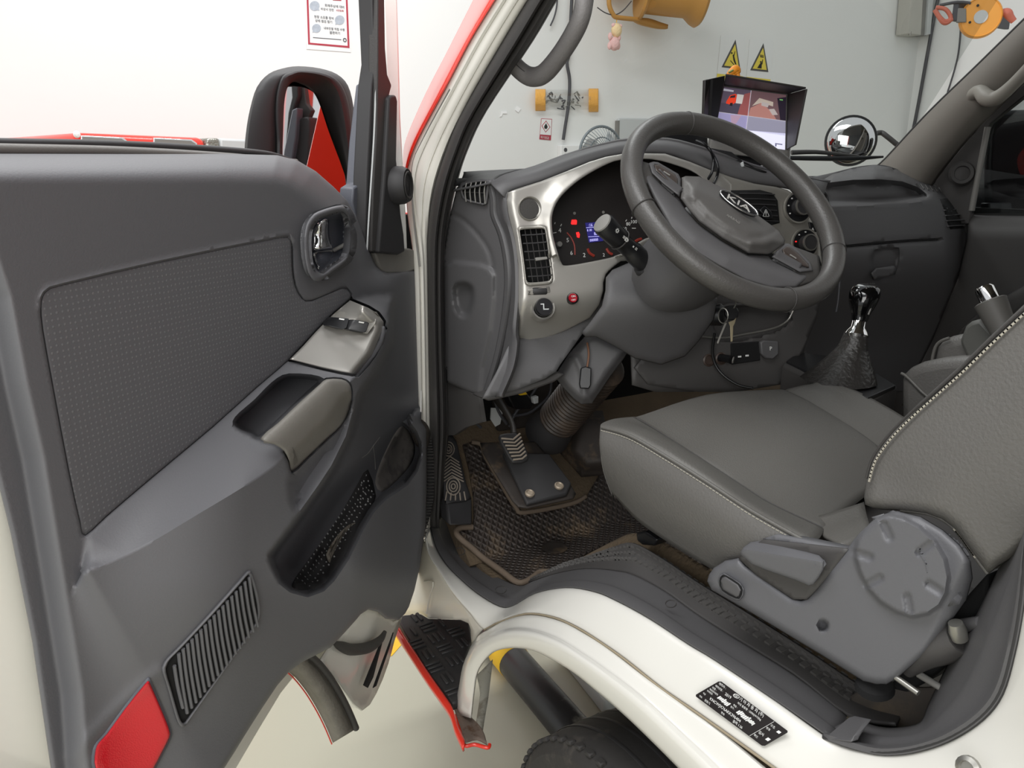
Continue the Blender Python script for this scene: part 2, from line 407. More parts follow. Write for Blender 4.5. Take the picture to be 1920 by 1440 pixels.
# ---- poster on the wall
po = thing('safety_poster', 'white poster with red border and round grey pictures on the wall above the mirror', 'poster', wall_pt(615, 90, .004))
def wq(name, pix, o, m, parent, d=.002): return slab(name, [wall_pt(x, y, o) for x, y in pix], (0, d, 0), m, parent)
wq('sheet', [(571, -48), (652, -44), (658, 98), (575, 92)], .004, M['paper'], po)
bx = [(573.5, -46), (650, -42), (655.5, 90), (578, 83)]
bi = [(577, -43), (647, -39), (652, 86), (581.2, 80)]
for i in range(4): wq('border_strip', [bx[i], bx[(i + 1) % 4], bi[(i + 1) % 4], bi[i]], .006, M['inkred'], po)
for (cx, cy, r, tx, ty) in ((590, 11, 9.3, 599, 20), (637, 37.5, 9, 629, 46.5), (593.5, 53, 8.3, 586, 61)):
    pts = [(cx + r * math.cos(t), cy + r * math.sin(t)) for t in [k * math.pi / 12 for k in range(24)]]
    ang = math.atan2(ty - cy, tx - cx); pts = [(tx, ty) if abs((math.atan2(y - cy, x - cx) - ang + math.pi) % (2 * math.pi) - math.pi) < .14 else (x, y) for x, y in pts]
    wq('picture', pts, .006, mat('poster_picture', S(176, 184, 194), .8, var=(40, .35)), po)
PX = (wall_pt(655, 90) - wall_pt(578, 83)).normalized(); PX = V((1, 0, 0)); sc1 = (wall_pt(655, 90) - wall_pt(578, 83)).length / 77
def ptxt(s, x, y, h, m): text('lettering', s, wall_pt(x, y, .0062), (1, 0, 0), (0, 0, 1), h * sc1 * 1.25, m, po)
ptxt('화재주상에 대비', 609, 12, 4.4, M['ink']); ptxt('비상시 안전', 601.5, 18.4, 4.0, M['ink']); ptxt('사전등록', 630, 20.8, 3.2, M['inkred'])
ptxt('현장 소모품 장비', 589, 33, 4.2, M['ink']); ptxt('상태 점검 필기', 591, 40.5, 4.2, M['ink'])
ptxt('내부진열 직접 수행', 607, 54.5, 4.0, M['ink']); ptxt('불편하기', 618, 63, 4.4, M['ink'])
wq('small_print', [(587, 69.6), (640, 73.8), (640, 75), (587, 70.8)], .006, M['ink'], po)
lathe('map_pin', wall_pt(646.5, 75, .006), (0, -1, 0), [(.012, 0), (.012, .001), (.007, .001), (.007, 0)], M['ink'], po, 14)
wq('header_bar', [(624, -2), (640, -1), (640, 1.5), (624, .5)], .006, M['inkred'], po)
# ---- two yellow warning signs
yl = mat('warning_yellow', S(236, 214, 84), .6); dk = mat('warning_border', S(84, 82, 80), .6)
def sign(name, label, sheet, tri, inner, strip, draw):
    t = thing(name, label, 'sign', wall_pt(sheet[2][0], sheet[2][1], .002), 'yellow triangle warning signs')
    wq('sheet', sheet, .004, M['paper'], t); wq('triangle_border', tri, .006, dk, t); wq('triangle', inner, .008, yl, t)
    wq('yellow_strip', strip, .006, yl, t)
    for pl in draw: wq('pictogram', pl, .010, M['inkblack'], t)
sign('warning_sign', 'yellow triangle sign of a slipping figure on the wall, above the orange clip', [(1352, 66), (1398, 66), (1394, 156), (1344, 148)],
     [(1379.3, 74.5), (1388.3, 130), (1353.3, 126)], [(1378.6, 83), (1385.3, 126.3), (1358, 123)], [(1345, 138), (1393, 143), (1392, 153), (1344, 147)],
     [[(1371, 98), (1373.5, 98), (1373.5, 101), (1371, 101)], [(1374, 103), (1376, 102), (1378.5, 113), (1381, 121), (1379, 121), (1375.5, 113)], [(1375.5, 104), (1378, 96), (1378.8, 96.5), (1376.5, 106)], [(1370, 113), (1377, 121), (1376.3, 122), (1369.5, 114)]])
sign('warning_sign', 'yellow triangle sign of a figure under a falling load, right one of the pair', [(1406, 74), (1449, 74), (1444, 160), (1399, 153)],
     [(1431.6, 81.2), (1440.8, 135.3), (1406.8, 131.7)], [(1431, 90), (1437.5, 131.3), (1411.5, 128.5)], [(1400, 144), (1445, 149), (1443, 159), (1399, 153)],
     [[(1425, 102.5), (1432, 103.5), (1432, 104.8), (1425, 103.8)], [(1425.5, 105), (1432, 106), (1432, 108), (1425.5, 107)], [(1425.5, 114.5), (1428, 114.5), (1428, 117.5), (1425.5, 117.5)], [(1426, 118), (1428.5, 118), (1428, 128.5), (1420, 127.5)], [(1428, 119), (1430, 111), (1430.8, 112), (1429.5, 121)]])
for nm_, lb_, pts_ in (('torn_sticker', 'scrap of torn white sticker left of the orange-capped packet, the larger one', [(937, 219), (940, 209), (950, 208), (951, 213), (943, 213), (941, 218)]), ('torn_sticker', 'small scrap of torn white sticker nearest the orange-capped packet', [(966, 206), (970, 199), (977, 204), (972, 211), (968, 208)])):
    tag(slab(nm_, [wall_pt(x, y, .006) for x, y in pts_], (0, .002, 0), mat('sticker_white', S(252, 252, 252), .4)), lb_, 'sticker', 'torn stickers on the wall')
# ---- flammable sign
fs_ = thing('flammable_sign', 'small white and red flame warning sign on the wall left of the fan', 'sign', wall_pt(1023, 262, .002))
wq('sheet', [(1015, 222), (1035, 223), (1033, 263), (1011.5, 261)], .004, M['inkred'], fs_)
wq('face', [(1015.8, 223), (1034.2, 224), (1032.8, 253.5), (1012.8, 252)], .006, M['paper'], fs_)
wq('diamond', [(1024, 226), (1032, 238.5), (1023, 248.5), (1015.5, 236)], .007, M['inkred'], fs_)
wq('diamond_face', [(1024, 228), (1030.5, 238.5), (1023, 246.8), (1017, 236)], .008, M['paper'], fs_)
wq('flame', [(1024, 231), (1027, 238), (1025, 242), (1021, 241), (1020.5, 237)], .0095, M['inkblack'], fs_)
text('lettering', '화기엄금', wall_pt(1013.5, 259, .007), (1, 0, -.08), (0, 0, 1), .02, M['whiteink'], fs_)
# ---- cables down the wall
c = tube('wall_cable', [wall_pt(x, y, .03) for x, y in ((1074, -30), (1071, 20), (1067, 100), (1063, 118), (1068, 150), (1066, 195), (1060, 235), (1056, 262))], .012, M['wire'], None, 8, 4)
tag(c, 'dark cable hanging down the wall behind the windscreen, through the clear packet', 'cable')
c = tube('cable_end', [wall_pt(x, y, .03) for x, y in ((1045, -20), (1044, 10), (1039, 32), (1032, 48))], .006, M['wire'], None, 8, 4)
tag(c, 'short thin cable end dangling at the top of the windscreen by the grab handle', 'cable')
c = tube('wall_conduit', [Plane((WC - .03, 0, 0), (-1, 0, 0)).at(x, y) for x, y in ((1765, -30), (1752, 30), (1741, 90), (1732, 140), (1722, 195), (1713, 240), (1705, 275))], .016, M['wire'], None, 8, 4)
tag(c, 'dark conduit running down the wall corner behind the right pillar', 'conduit')
c = tube('wall_hose', [V((WC - .03, p.y, p.z)) for p in [Plane((WC - .03, 0, 0), (-1, 0, 0)).at(x, y) for x, y in ((1800, 40), (1801, 60), (1797, 100), (1790, 130), (1781, 160), (1776, 178), (1770, 230))]], .008, M['wire'], None, 8, 4)
tag(c, 'thin grey hose hanging below the orange hose reel on the side wall', 'hose')
# ---- orange capped clear packet, built on the wall for a windscreen reflection
pk = thing('reflected_packet', 'clear plastic packet with orange taped ends, set on the wall for a windscreen reflection', 'packet', wall_pt(1063, 208, .01))
def bag(x0, x1, y0, y1): return [[wall_pt(x, y, o) for x in (x0, (x0 * 2 + x1) / 3, (x0 + 2 * x1) / 3, x1)] for y, o in ((y0, .012), ((3 * y0 + y1) / 4, .055), ((y0 + y1) / 2, .065), ((y0 + 3 * y1) / 4, .055), (y1, .012))]
loft('film', bag(1020, 1108, 168, 206), M['film'], pk, 4, 4, label='crinkled clear film')
ot = mat('orange_tape', S(240, 178, 84), .4, bump=(40, .6, .01))
loft('tape_end', bag(1004, 1023, 167, 208), ot, pk, 3, 4, thick=.003); loft('tape_end', bag(1104, 1122, 166, 210), ot, pk, 3, 4, thick=.003)
for k in range(26):
    x = random.uniform(1026, 1100); y = random.uniform(175, 202); q = wall_pt(x, y, .035)
    tube('crumpled_scrap', [q, q + V((random.uniform(-.03, .03), 0, random.uniform(-.03, .03))), q + V((random.uniform(-.05, .05), .005, random.uniform(-.03, .03)))], .004, M['steel'] if k % 2 else M['wire'], pk, 5, 3)
# ---- wall panel, socket box, fan
wp = thing('wall_panel', 'pale grey rounded panel hung on the wall behind the steering wheel', 'panel', wall_pt(1200, 300, .03))
pslab('board', [(1160, 222), (1166, 221), (1320, 224), (1320, 310), (1158, 310), (1159, 230)], WALLP, .03, .03, M['grey'], wp, .01)
pslab('edge_strip', [(1158, 226), (1162, 226), (1160, 310), (1156, 310)], WALLP, .034, .03, M['midgrey'], wp)
sb = thing('socket_box', 'white socket box with two round holes on the wall beside the fan', 'socket', wall_pt(1085, 300, .04))
pslab('box', [(1052, 272), (1112, 272), (1112, 312), (1052, 312)], WALLP, .05, .05, M['paper'], sb, .006)
for y in (281, 292): lathe('hole', wall_pt(1060, y, .048), (0, -1, 0), [(.0, 0), (.013, 0), (.015, .004), (.0, .004)], M['wire'], sb, 14)
fn = thing('electric_fan', 'round wire-guard electric fan standing behind the dashboard', 'fan', Y(1125, 300, 4.3) * V((1, 1, 0)) if False else V((Y(1125, 300, 4.3).x, 4.3, 0)))
fc = Y(1127, 288, 4.3); fr = (Y(1127, 237, 4.3) - fc).length
fw = mat('fan_guard', S(120, 128, 132), .4, metal=.3)
tube('guard_rim', [fc + V((math.cos(t), 0, math.sin(t))) * fr for t in [k * math.pi / 12 for k in range(24)]], .009, fw, fn, 8, 2, True)
tube('guard_ring', [fc + V((math.cos(t), -.06 / .6, math.sin(t))) * fr * .6 for t in [k * math.pi / 10 for k in range(20)]], .004, fw, fn, 6, 2, True)
for k in range(44):
    t = k * 2 * math.pi / 44; d = V((math.cos(t), 0, math.sin(t)))
    tube('guard_wire', [fc + d * fr, fc + d * fr * .6 + V((0, -.06, 0)), fc + d * fr * .12 + V((0, -.08, 0))], .0022, fw, fn, 4, 2)
lathe('hub', fc + V((0, -.09, 0)), (0, 1, 0), [(0, 0), (.04, 0), (.045, .02), (.045, .2), (.03, .24), (0, .24)], M['midgrey'], fn, 20)
for k in range(3):
    t = k * 2.094 + .5; d = V((math.cos(t), 0, math.sin(t))); e = V((-math.sin(t), .35, math.cos(t)))
    slab('blade', [fc + d * .04, fc + d * fr * .5 - e * .05, fc + d * fr * .85 - e * .02, fc + d * fr * .8 + e * .09, fc + d * .05 + e * .03], (0, .004, 0), M['grey'], fn)
tube('stand', [fc + V((0, .1, 0)), V((fc.x, 4.4, .05))], .02, M['midgrey'], fn, 10, 1)
lathe('base', V((fc.x, 4.4, 0)), (0, 0, 1), [(0, 0), (.2, 0), (.2, .02), (.05, .05), (0, .05)], M['midgrey'], fn, 24)
# ---- ochre cable reel and its doll (top centre)
RY = 4.72
rl = thing('cable_reel', 'ochre cable reel with dark core on a bracket high on the wall', 'reel', wall_pt(1230, 50, .0))
RP = Plane((0, RY, 0), (0, -1, 0))
ra = V((.90, -.42, -.10)).normalized(); rc = RP.at(1203, -30); rr = (RP.at(1203, 38) - rc).length
rl_len = (RP.at(1290, -30) - rc).length * 1.0
lathe('drum', rc, ra, [(rr * .55, .012), (rr * .98, 0), (rr * 1.02, .014), (rr * .98, .028), (rr * .80, .05), (rr * .78, rl_len * .8), (rr * .94, rl_len * .92), (rr * 1.0, rl_len), (rr * .94, rl_len + .02), (0.0, rl_len + .02)], M['ochre'], rl, 40)
lathe('core', rc - ra * .005, ra, [(0, .02), (rr * .56, .02), (rr * .56, .06), (0, .06)], M['wire'], rl, 28, 'dark cable core')
tube('bracket_arm', [RP.at(1143, -20), RP.at(1142, 8), RP.at(1150, 28), RP.at(1160, 33), RP.at(1200, 37)], .016, M['ochre'], rl, 10, 4)
loft('bracket_foot', [[RP.at(x, y, o) for x, y in ((1188, 34), (1215, 34), (1240, 42), (1253, 46))] for y0, o in ((0, .0),)] + [[RP.at(x, y, o) for x, y in ((1190, 38), (1205, 46), (1235, 53), (1252, 54))] for o in (.0,)], M['ochre'], rl, 4, 1, thick=.03)
tube('loose_cord', [RP.at(1120, 14), RP.at(1135, 24), RP.at(1152, 28), RP.at(1168, 20), RP.at(1184, 2)], .004, M['wire'], rl, 6, 4)
slab('wall_bracket', [wall_pt(1130, -60, 0), wall_pt(1180, -60, 0), wall_pt(1180, -10, 0), wall_pt(1130, -10, 0)], (0, -.3, 0), M['ochre'], rl, .005)
dl = thing('hanging_doll', 'small pink plush doll hanging from the ochre reel bracket', 'doll', RP.at(1151, 92))
pk_ = mat('pink_plush', S(232, 190, 186), .9, bump=(60, .5, .01), var=(20, .15))
pq = mat('peach_plush', S(240, 214, 168), .9, bump=(60, .5, .01))
def blob(name, c, r, m, par, sq=(1, 1, 1)):
    n = 10; vs = []; fs = []
    for i in range(n + 1):
        for j in range(14):
            a, b_ = math.pi * i / n, 2 * math.pi * j / 14
            vs.append(V(c) + V((math.sin(a) * math.cos(b_) * r * sq[0], math.sin(a) * math.sin(b_) * r * sq[1], math.cos(a) * r * sq[2])))
    for i in range(n):
        for j in range(14): fs.append([i * 14 + j, i * 14 + (j + 1) % 14, (i + 1) * 14 + (j + 1) % 14, (i + 1) * 14 + j])
    return obj(name, vs, fs, m, par, 60)
blob('body', RP.at(1152, 82), .042, pk_, dl, (1, .8, 1.1)); blob('head', RP.at(1156, 57), .040, pq, dl, (1, .8, 1.2))
blob('ear', RP.at(1150, 47), .014, pk_, dl); blob('ear', RP.at(1163, 49), .014, pk_, dl)
for x, y in ((1143, 86), (1159, 86), (1144, 68), (1160, 70)): blob('limb', RP.at(x, y), .016, pk_, dl, (1, 1, 1.6))
tube('cord', [RP.at(1157, 30), RP.at(1156, 42)], .003, M['yellow'], dl, 5, 1)
# ---- junction box in the corner and orange hose reel on the side wall
jb = thing('junction_box', 'grey metal electrical box high in the wall corner by the orange reel', 'electrical box', wall_pt(1720, 66, .02))
pslab('box', [(1712, -40), (1733, -40), (1727, 66), (1703, 63)], WALLP, .14, .13, mat('box_grey', S(186, 184, 176), .5), jb, .006)
pslab('dark_panel', [(1733, -40), (1743, -40), (1737, 67), (1722, 66)], WALLP, .12, .1, M['midgrey'], jb, .004)
pslab('cover_strip', [(1744, -40), (1754, -40), (1745, 64), (1737, 66)], WALLP, .14, .13, M['grey'], jb, .004)
lathe('hinge', wall_pt(1706, 66, .13), (0, 0, 1), [(.0, 0), (.012, 0), (.012, .03), (0, .03)], M['steel'], jb, 10)
orp = Plane((WC - .45, 0, 0), (-.7, -.71, 0))
oc = orp.at(1839, 32)
orl = thing('hose_reel', 'orange round hose reel with a white centre label on the side wall', 'reel', V((WC, oc.y, oc.z - .3)))
orr = (orp.at(1839, 70) - oc).length
oax = V((-.83, -.54, -.08)).normalized()
lathe('disc', oc, oax, [(0, -.08), (orr, -.08), (orr * 1.02, -.06), (orr, 0), (orr * .94, .015), (orr * .9, .01), (0, .012)], M['orange'], orl, 40)
lathe('label_disc', oc + oax * .012, oax, [(0, 0), (orr * .33, 0), (orr * .32, .004), (0, .004)], M['grey'], orl, 24, 'white centre label')
for t in (.4, 2.0, 3.6, 5.2): lathe('bolt', oc + oax * .012 + (CR_ * math.cos(t) + ZUP * math.sin(t)) * orr * .6, oax, [(0, 0), (.007, 0), (.006, .004), (0, .004)], M['inkblack'], orl, 8)
slab('mount_plate', [orp.at(1795, 15), orp.at(1812, 15), orp.at(1812, 42), orp.at(1793, 42)], -oax * .05, M['midgrey'], orl, .004)
slab('wall_arm', [orp.at(1788, 2), orp.at(1799, 2), orp.at(1794, 40), orp.at(1783, 40)], (.5, 0, 0), M['wire'], orl, .004)
rh = mat('red_hose', S(196, 108, 88), .5)
tube('red_hose', [orp.at(x, y) for x, y in ((1755, 14), (1772, 17), (1782, 30), (1780, 40), (1768, 42), (1752, 18))], .011, rh, orl, 8, 5, label='thin red hose loop')
tube('red_hose', [orp.at(x, y) for x, y in ((1754, 20), (1762, 32), (1772, 40), (1786, 36))], .011, rh, orl, 8, 5)
tube('hose_nozzle', [orp.at(x, y) for x, y in ((1876, 22), (1888, 24), (1894, 32), (1901, 40))], [.012, .024, .02, .016], rh, orl, 8, 4, label='hose nozzle')
tube('guide_bar', [orp.at(x, y) for x, y in ((1762, 10), (1795, 4), (1820, 6))], .008, M['wire'], orl, 8, 3)
# ---- red vehicle whose bonnet edge shows above the door
VP_ = Plane((-.75, 3.5, 0), (.35, -.94, 0)); rv = thing('parked_vehicle', 'red vehicle front with chrome-edged slots showing just above the door window ledge', 'vehicle', V((VP_.at(300, 260).x, VP_.at(300, 260).y, 0)))
tl, tr = VP_.at(140, 248), VP_.at(386, 258)
fd = V((-.35, .94, 0)).normalized() * .9
slab('body', [tl, tr, V((tr.x, tr.y, .25)), V((tl.x, tl.y, .25))], fd, M['red'], rv, .03, seg=3)
ro = mat('red_orange_paint', S(228, 88, 66), .4, coat=.3)
for xa, xb in ((152, 240), (288, 370)):
    pslab('slot_rim', [(xa, 254 + (xa - 152) * .03), (xb - 10, 255 + (xb - 152) * .03), (xb, 262 + (xb - 152) * .03), (xb, 300), (xa, 300)], VP_, .006, .01, M['chrome'], rv, .002)
    pslab('slot', [(xa + 3, 256.5 + (xa - 152) * .03), (xb - 12, 257.5 + (xb - 152) * .03), (xb - 3, 263 + (xb - 152) * .03), (xb - 3, 298), (xa + 3, 298)], VP_, .008, .01, M['midgrey'], rv)
pslab('headlamp', [(387, 259), (412, 259), (412, 300), (387, 300)], VP_, .0, .1, mat('lamp_reflector', S(150, 148, 140), .2, metal=.6, bump=(60, .8, .01)), rv, .01, label='headlamp')
pslab('headlamp', [(413, 259), (470, 262), (470, 300), (413, 300)], VP_, -.01, .1, M['grey'], rv, .01, label='clear headlamp lens')
lathe('marker_bulb', VP_.at(144, 252, .004), VP_.n, [(0, 0), (.014, 0), (.01, .01), (0, .012)], M['paper'], rv, 12)
for dx in (.12, .55):
    p = tl.lerp(tr, dx + .1); lathe('wheel', V((p.x, p.y, .28)) + fd * .3, VP_.n.cross(ZUP), [(0, -.05), (.26, -.05), (.28, 0), (.26, .05), (0, .05)], M['tire'], rv, 20)
# ------------------------------------------------------------------ the open driver's door
DP = Plane((0, 1.48, 0), (.643, -.766, 0))
D = DP.at
door = thing('truck_door', 'open driver door with charcoal trim, armrest and wing mirror, left in the photo', 'door', V((0, 1.48, .55)))
ARM_BACK = [(158, 1008), (200, 968), (292, 890), (400, 800), (480, 728), (543, 674), (592, 622), (625, 588), (652, 566)]
ARM_LIP = [(190, 1062), (240, 1040), (292, 1012), (375, 962), (458, 912), (512, 875), (535, 850), (565, 820), (600, 780), (640, 735), (668, 702), (698, 668), (716, 632), (720, 606)]
TRIM = [(-80, 283), (0, 287), (250, 288), (420, 288), (520, 291), (558, 301), (592, 321), (625, 350), (650, 375), (667, 404), (687, 454), (704, 490), (716, 507), (726, 511), (745, 510), (787, 502), (797, 492), (795, 560), (791, 650), (791, 720), (790, 790),
        (800, 806), (800, 900), (798, 990), (793, 1020), (787, 1063), (777, 1107), (767, 1137), (760, 1150), (747, 1163), (723, 1160), (708, 1147), (690, 1143), (676, 1152), (667, 1163), (650, 1182), (620, 1214), (564, 1243), (540, 1262), (520, 1285), (490, 1330), (440, 1410), (395, 1480), (105, 1480), (95, 1440), (60, 1200), (20, 1000), (-10, 880), (-45, 640), (-80, 400)]
RIDGE = [(-34, 330), (-26, 480), (0, 560), (30, 720), (62, 860), (92, 1040), (118, 1200), (134, 1300), (148, 1500)]
FAB = [(76, 575), (79, 556), (90, 543), (120, 533), (300, 491), (520, 446), (541, 446), (547, 458), (548, 500), (553, 535), (566, 560), (585, 564), (640, 541), (654, 546), (657, 560), (625, 588), (592, 622), (543, 674), (480, 728), (400, 800), (292, 890), (200, 968), (160, 1004), (150, 980), (128, 880), (98, 720), (80, 620)]
PULL = [(438, 796), (442, 783), (460, 766), (479, 750), (500, 728), (521, 710), (542, 702), (583, 704), (606, 711), (600, 722), (583, 737), (550, 768), (521, 796), (487, 825), (470, 817), (450, 808)]
UNDER = [(546, 886), (600, 832), (637, 795), (657, 762), (657, 790), (645, 825), (620, 870), (595, 906), (572, 942), (556, 956), (546, 945), (542, 915)]
POCK = [(757, 793), (772, 812), (780, 833), (782, 852), (773, 880), (757, 903), (735, 918), (720, 928), (705, 943), (693, 957), (673, 990), (647, 1043), (620, 1083), (603, 1100), (577, 1110), (547, 1103), (527, 1087), (519, 1062), (540, 1020), (580, 960), (630, 890), (680, 845), (720, 808)]
POCKM = [(507, 1040), (519, 1070), (527, 1089), (547, 1105), (577, 1113), (604, 1103), (622, 1085), (649, 1045), (676, 991), (695, 958), (708, 944), (722, 930), (738, 920), (760, 905), (777, 881), (786, 852), (784, 832), (776, 812), (764, 796), (800, 790), (830, 800), (830, 1010), (800, 1080), (770, 1160), (730, 1180), (690, 1160), (640, 1215), (560, 1255), (500, 1330), (440, 1430), (420, 1480), (380, 1480), (470, 1330), (510, 1250), (500, 1170)]
PLIP = [(507, 1042), (513, 1062), (519, 1074), (527, 1089), (547, 1105), (577, 1113), (604, 1103), (622, 1085), (649, 1045), (676, 991), (695, 958), (708, 944), (722, 930), (738, 920), (760, 905), (777, 881), (786, 852), (784, 832), (776, 812), (764, 796)]
LOWER = ARM_LIP + [(730, 615), (728, 645), (705, 690), (672, 735), (663, 770), (652, 815), (625, 870), (600, 910), (565, 958), (530, 1003)] + PLIP + [(770, 780), (860, 780), (860, 1490), (110, 1490), (120, 1200), (140, 1100), (165, 1070)]
ENDL = [(735, 560), (733, 640), (708, 695), (676, 740), (668, 772), (655, 820), (628, 875), (603, 913), (568, 962), (533, 1008)] + PLIP + [(764, 770), (900, 770), (900, 1500), (-200, 1500), (-200, 400)]
SWP = [(656, 563), (690, 577), (708, 588), (719, 603), (720, 618), (714, 640), (700, 667), (686, 686), (671, 703), (640, 698), (604, 690), (543, 674), (565, 652), (592, 622), (625, 589)]
HI = [(637, 397), (648, 402), (654, 414), (657, 432), (656, 462), (650, 480), (637, 490), (622, 500), (608, 511), (600, 511), (592, 504), (586, 485), (583, 460), (583, 440), (587, 424), (597, 411), (612, 404)]
GRIP = [(487, 823), (521, 793), (550, 765), (583, 735), (600, 720), (612, 711), (640, 711), (654, 719), (659, 735), (657, 765), (640, 798), (615, 822), (575, 860), (547, 886), (542, 866), (533, 846), (515, 834)]
def hc(pix, k): cx = sum(p[0] for p in pix) / len(pix); cy = sum(p[1] for p in pix) / len(pix); return [(cx + (x - cx) * k, cy + (y - cy) * k) for x, y in pix]
def trim_fn(Q):
    o = np.zeros(len(Q)) - .03
    o += F(Q, RIDGE + [(500, 1500), (900, 1300), (900, 200), (300, 100), (-30, 150)], .045, 46, 0, .5)
    dt = ldist(Q, [(-200, 283), (420, 283), (520, 286), (558, 296), (592, 316), (625, 345), (655, 372), (672, 404), (692, 454), (709, 490)])
    o -= .055 * (1 - np.clip(dt / 62, 0, 1)) ** 2.2
    o -= .055 * sstep((Q[:, 0] - 655) / 130)
    o -= F(Q, FAB, .006, 6, 2, .5)
    # the armrest ledge swells between its rear line and its lip
    db = sdist(Q, cr(ARM_BACK, 3) + [(760, 540), (760, 1500), (120, 1500)])
    dl = sdist(Q, cr(LOWER, 2, True))
    led = np.where(db > 0, np.clip(db / np.maximum(db + np.maximum(-dl, 0), 1), 0, 1) ** .85, 0)
    amp = .020 + .072 * sstep((Q[:, 0] - 130) / 330)
    fade = 1 - .55 * sstep((Q[:, 1] - 1080) / 330)
    arm = np.where(dl > 0, 1.0, np.where(db > 0, led, 0))
    arm = arm * sstep((Q[:, 0] - 128 - 12 * (1 - sstep((Q[:, 1] - 1020) / 50))) / (34 + .6 * np.maximum(0, Q[:, 1] - 1060)))
    arm = arm * sstep(sdist(Q, ENDL) / 14 + .5)
    o += arm * amp * fade
    o -= F(Q, SWP, .075, 6, 0, .8)
    o -= F(Q, GRIP, .018, 6, 2, .6)
    o -= F(Q, HI, .07, 6, 2, .2)
    o -= F(Q, PULL, .060, 9, 2, .15)
    o -= F(Q, UNDER, .020, 26, 2, .2)
    o -= F(Q, POCK, .025, 40, 2, .0)
    o += .02 * np.exp(-((Q[:, 0] - 660) / 90) ** 2 - ((Q[:, 1] - 1060) / 80) ** 2)
    # moulded lines
    o += G(Q, [(658, 563), (655, 549), (646, 540), (636, 541), (610, 556), (585, 565), (566, 560), (553, 538), (548, 500), (547, 455)], .003, 3, 2)
    o += G(Q, FAB[:8], -.002, 5, 2)
    o += G(Q, [(300, 1258), (250, 1300), (180, 1370), (140, 1420)], -.003, 14, 2)
    return o
relief('trim_panel', TRIM, DP, trim_fn, M['plastic'], door, 5, sm=0, thick=.004, edge=.012, ew=10, rings=[(cr(PULL, 2, True), (-2, 1, 4, 8), True), (cr(FAB, 2, True), (-3, 0, 3), True), (cr(HI, 2, True), (-2, 1, 4), True), (cr(UNDER, 2, True), (-5, 2, 10, 20), True), (SWP, (-5, -2, 0, 3), True), (cr(GRIP, 2, True), (-3, 0, 3), True), (ENDL[:10] + PLIP, (-7, -3, 0, 3, 7), False), (cr(ARM_LIP, 3), (-3, 0, 3), False), (cr(ARM_BACK, 3), (-2, 2), False)])
relief('fabric_insert', FAB, DP, lambda Q: np.zeros(len(Q)) + .0145 - .055 * sstep((Q[:, 0] - 655) / 130), M['fabric'], door, 16, sm=2, thick=.002, edge=.002, ew=6)
# grab handle insert over the pull cup
def grip_fn(Q):
    d = sdist(Q, cr(GRIP, 2, True)); e = ldist(Q, [(487, 823), (583, 735), (612, 706), (640, 700)])
    return .100 + .015 * np.sqrt(np.clip(1 - (1 - np.clip(e / 42, 0, 1)) ** 2, 0, 1)) - .02 * sstep((ldist(Q, [(547, 886), (615, 822), (640, 798), (660, 765)]) / -34 + 1))
relief('grab_handle', GRIP, DP, grip_fn, M['grip'], door, 5, sm=2, thick=.012, edge=.006, ew=6, label='paler worn grab handle')
# silver window switch panel
def swp_fn(Q):
    db = ldist(Q, [(543, 674), (592, 622), (656, 563)]); dr = ldist(Q, [(690, 577), (719, 600), (720, 618), (700, 667), (671, 703)])
    return .026 + .080 * np.clip(db / (db + dr + 1e-6), 0, 1) - .03 * (1 - np.clip(dr / 16, 0, 1)) ** 2
swp = relief('switch_panel', SWP, DP, swp_fn, M['silver'], door, 4, sm=1, thick=.004, edge=.003, ew=4, label='silver switch panel')
relief('armrest_end_skirt', [(721, 612), (724, 628), (716, 655), (700, 684), (676, 716), (668, 735), (664, 765), (656, 800), (657, 745), (660, 722), (671, 705), (700, 668), (716, 638)], DP, lambda Q: .088 - .05 * np.clip((ldist(Q, [(720, 612), (714, 640), (700, 667), (671, 703), (657, 745)]) / 24), 0, 1) ** 1.5, M['plastic'], door, 5, sm=0, thick=.006)
def swo(x, y): return float(swp_fn(np.array([[x, y]]))[0])
def swpt(x, y, o=0): return D(x, y, swo(x, y) + o)
def swslab(name, pix, o, d, m, bv=0): return slab(name, [swpt(x, y, o) for x, y in pix], -DP.n * d, m, swp, bv)
swslab('switch_bezel', [(641, 583), (706, 598), (704, 606), (690, 626), (676, 623), (652, 617), (616, 610), (618, 604)], .003, .006, M['silver_d'], .001)
swslab('window_switch', [(627, 595), (655, 597), (650, 615), (643, 618), (618, 611), (617, 606)], .009, .012, M['black'], .002)
swslab('window_switch', [(665, 599), (694, 604), (688, 622), (682, 625), (654, 619), (655, 613)], .009, .012, M['black'], .002)
for x, y in ((641, 598), (678, 604)): swslab('switch_mark', [(x - 4, y - 1.5), (x + 5, y), (x + 4, y + 2.5), (x - 4.5, y + 1)], .0105, .001, M['whiteink'])
# inner door handle: bowl, frame and chrome lever
HO = [(640, 385), (650, 391), (656, 403), (659, 420), (659, 440), (656, 472), (648, 492), (630, 506), (612, 519), (602, 526), (594, 528), (587, 526), (577, 512), (571, 485), (569, 455), (571, 432), (576, 416), (588, 401), (603, 394), (622, 388)]
HOFF = .026
relief('handle_bezel', HO, DP, lambda Q: np.zeros(len(Q)) + HOFF + .008 - .02 * sstep((Q[:, 0] - 640) / 60), M['plastic'], door, 3, holes=[HI], sm=2, thick=.012, edge=.006, ew=7)
relief('handle_bowl', hc(HI, 1.06), DP, lambda Q: .014 - .026 * sstep(sdist(Q, cr(HI, 2, True)) / 14) - .02 * sstep((Q[:, 0] - 640) / 60), M['plastic_b'], door, 4, sm=2, thick=.002)
LVP = [(604, 413), (611, 410), (617, 413), (618, 440), (622, 460), (621, 466), (604, 468), (587, 470), (585, 455), (586, 437), (592, 423)]
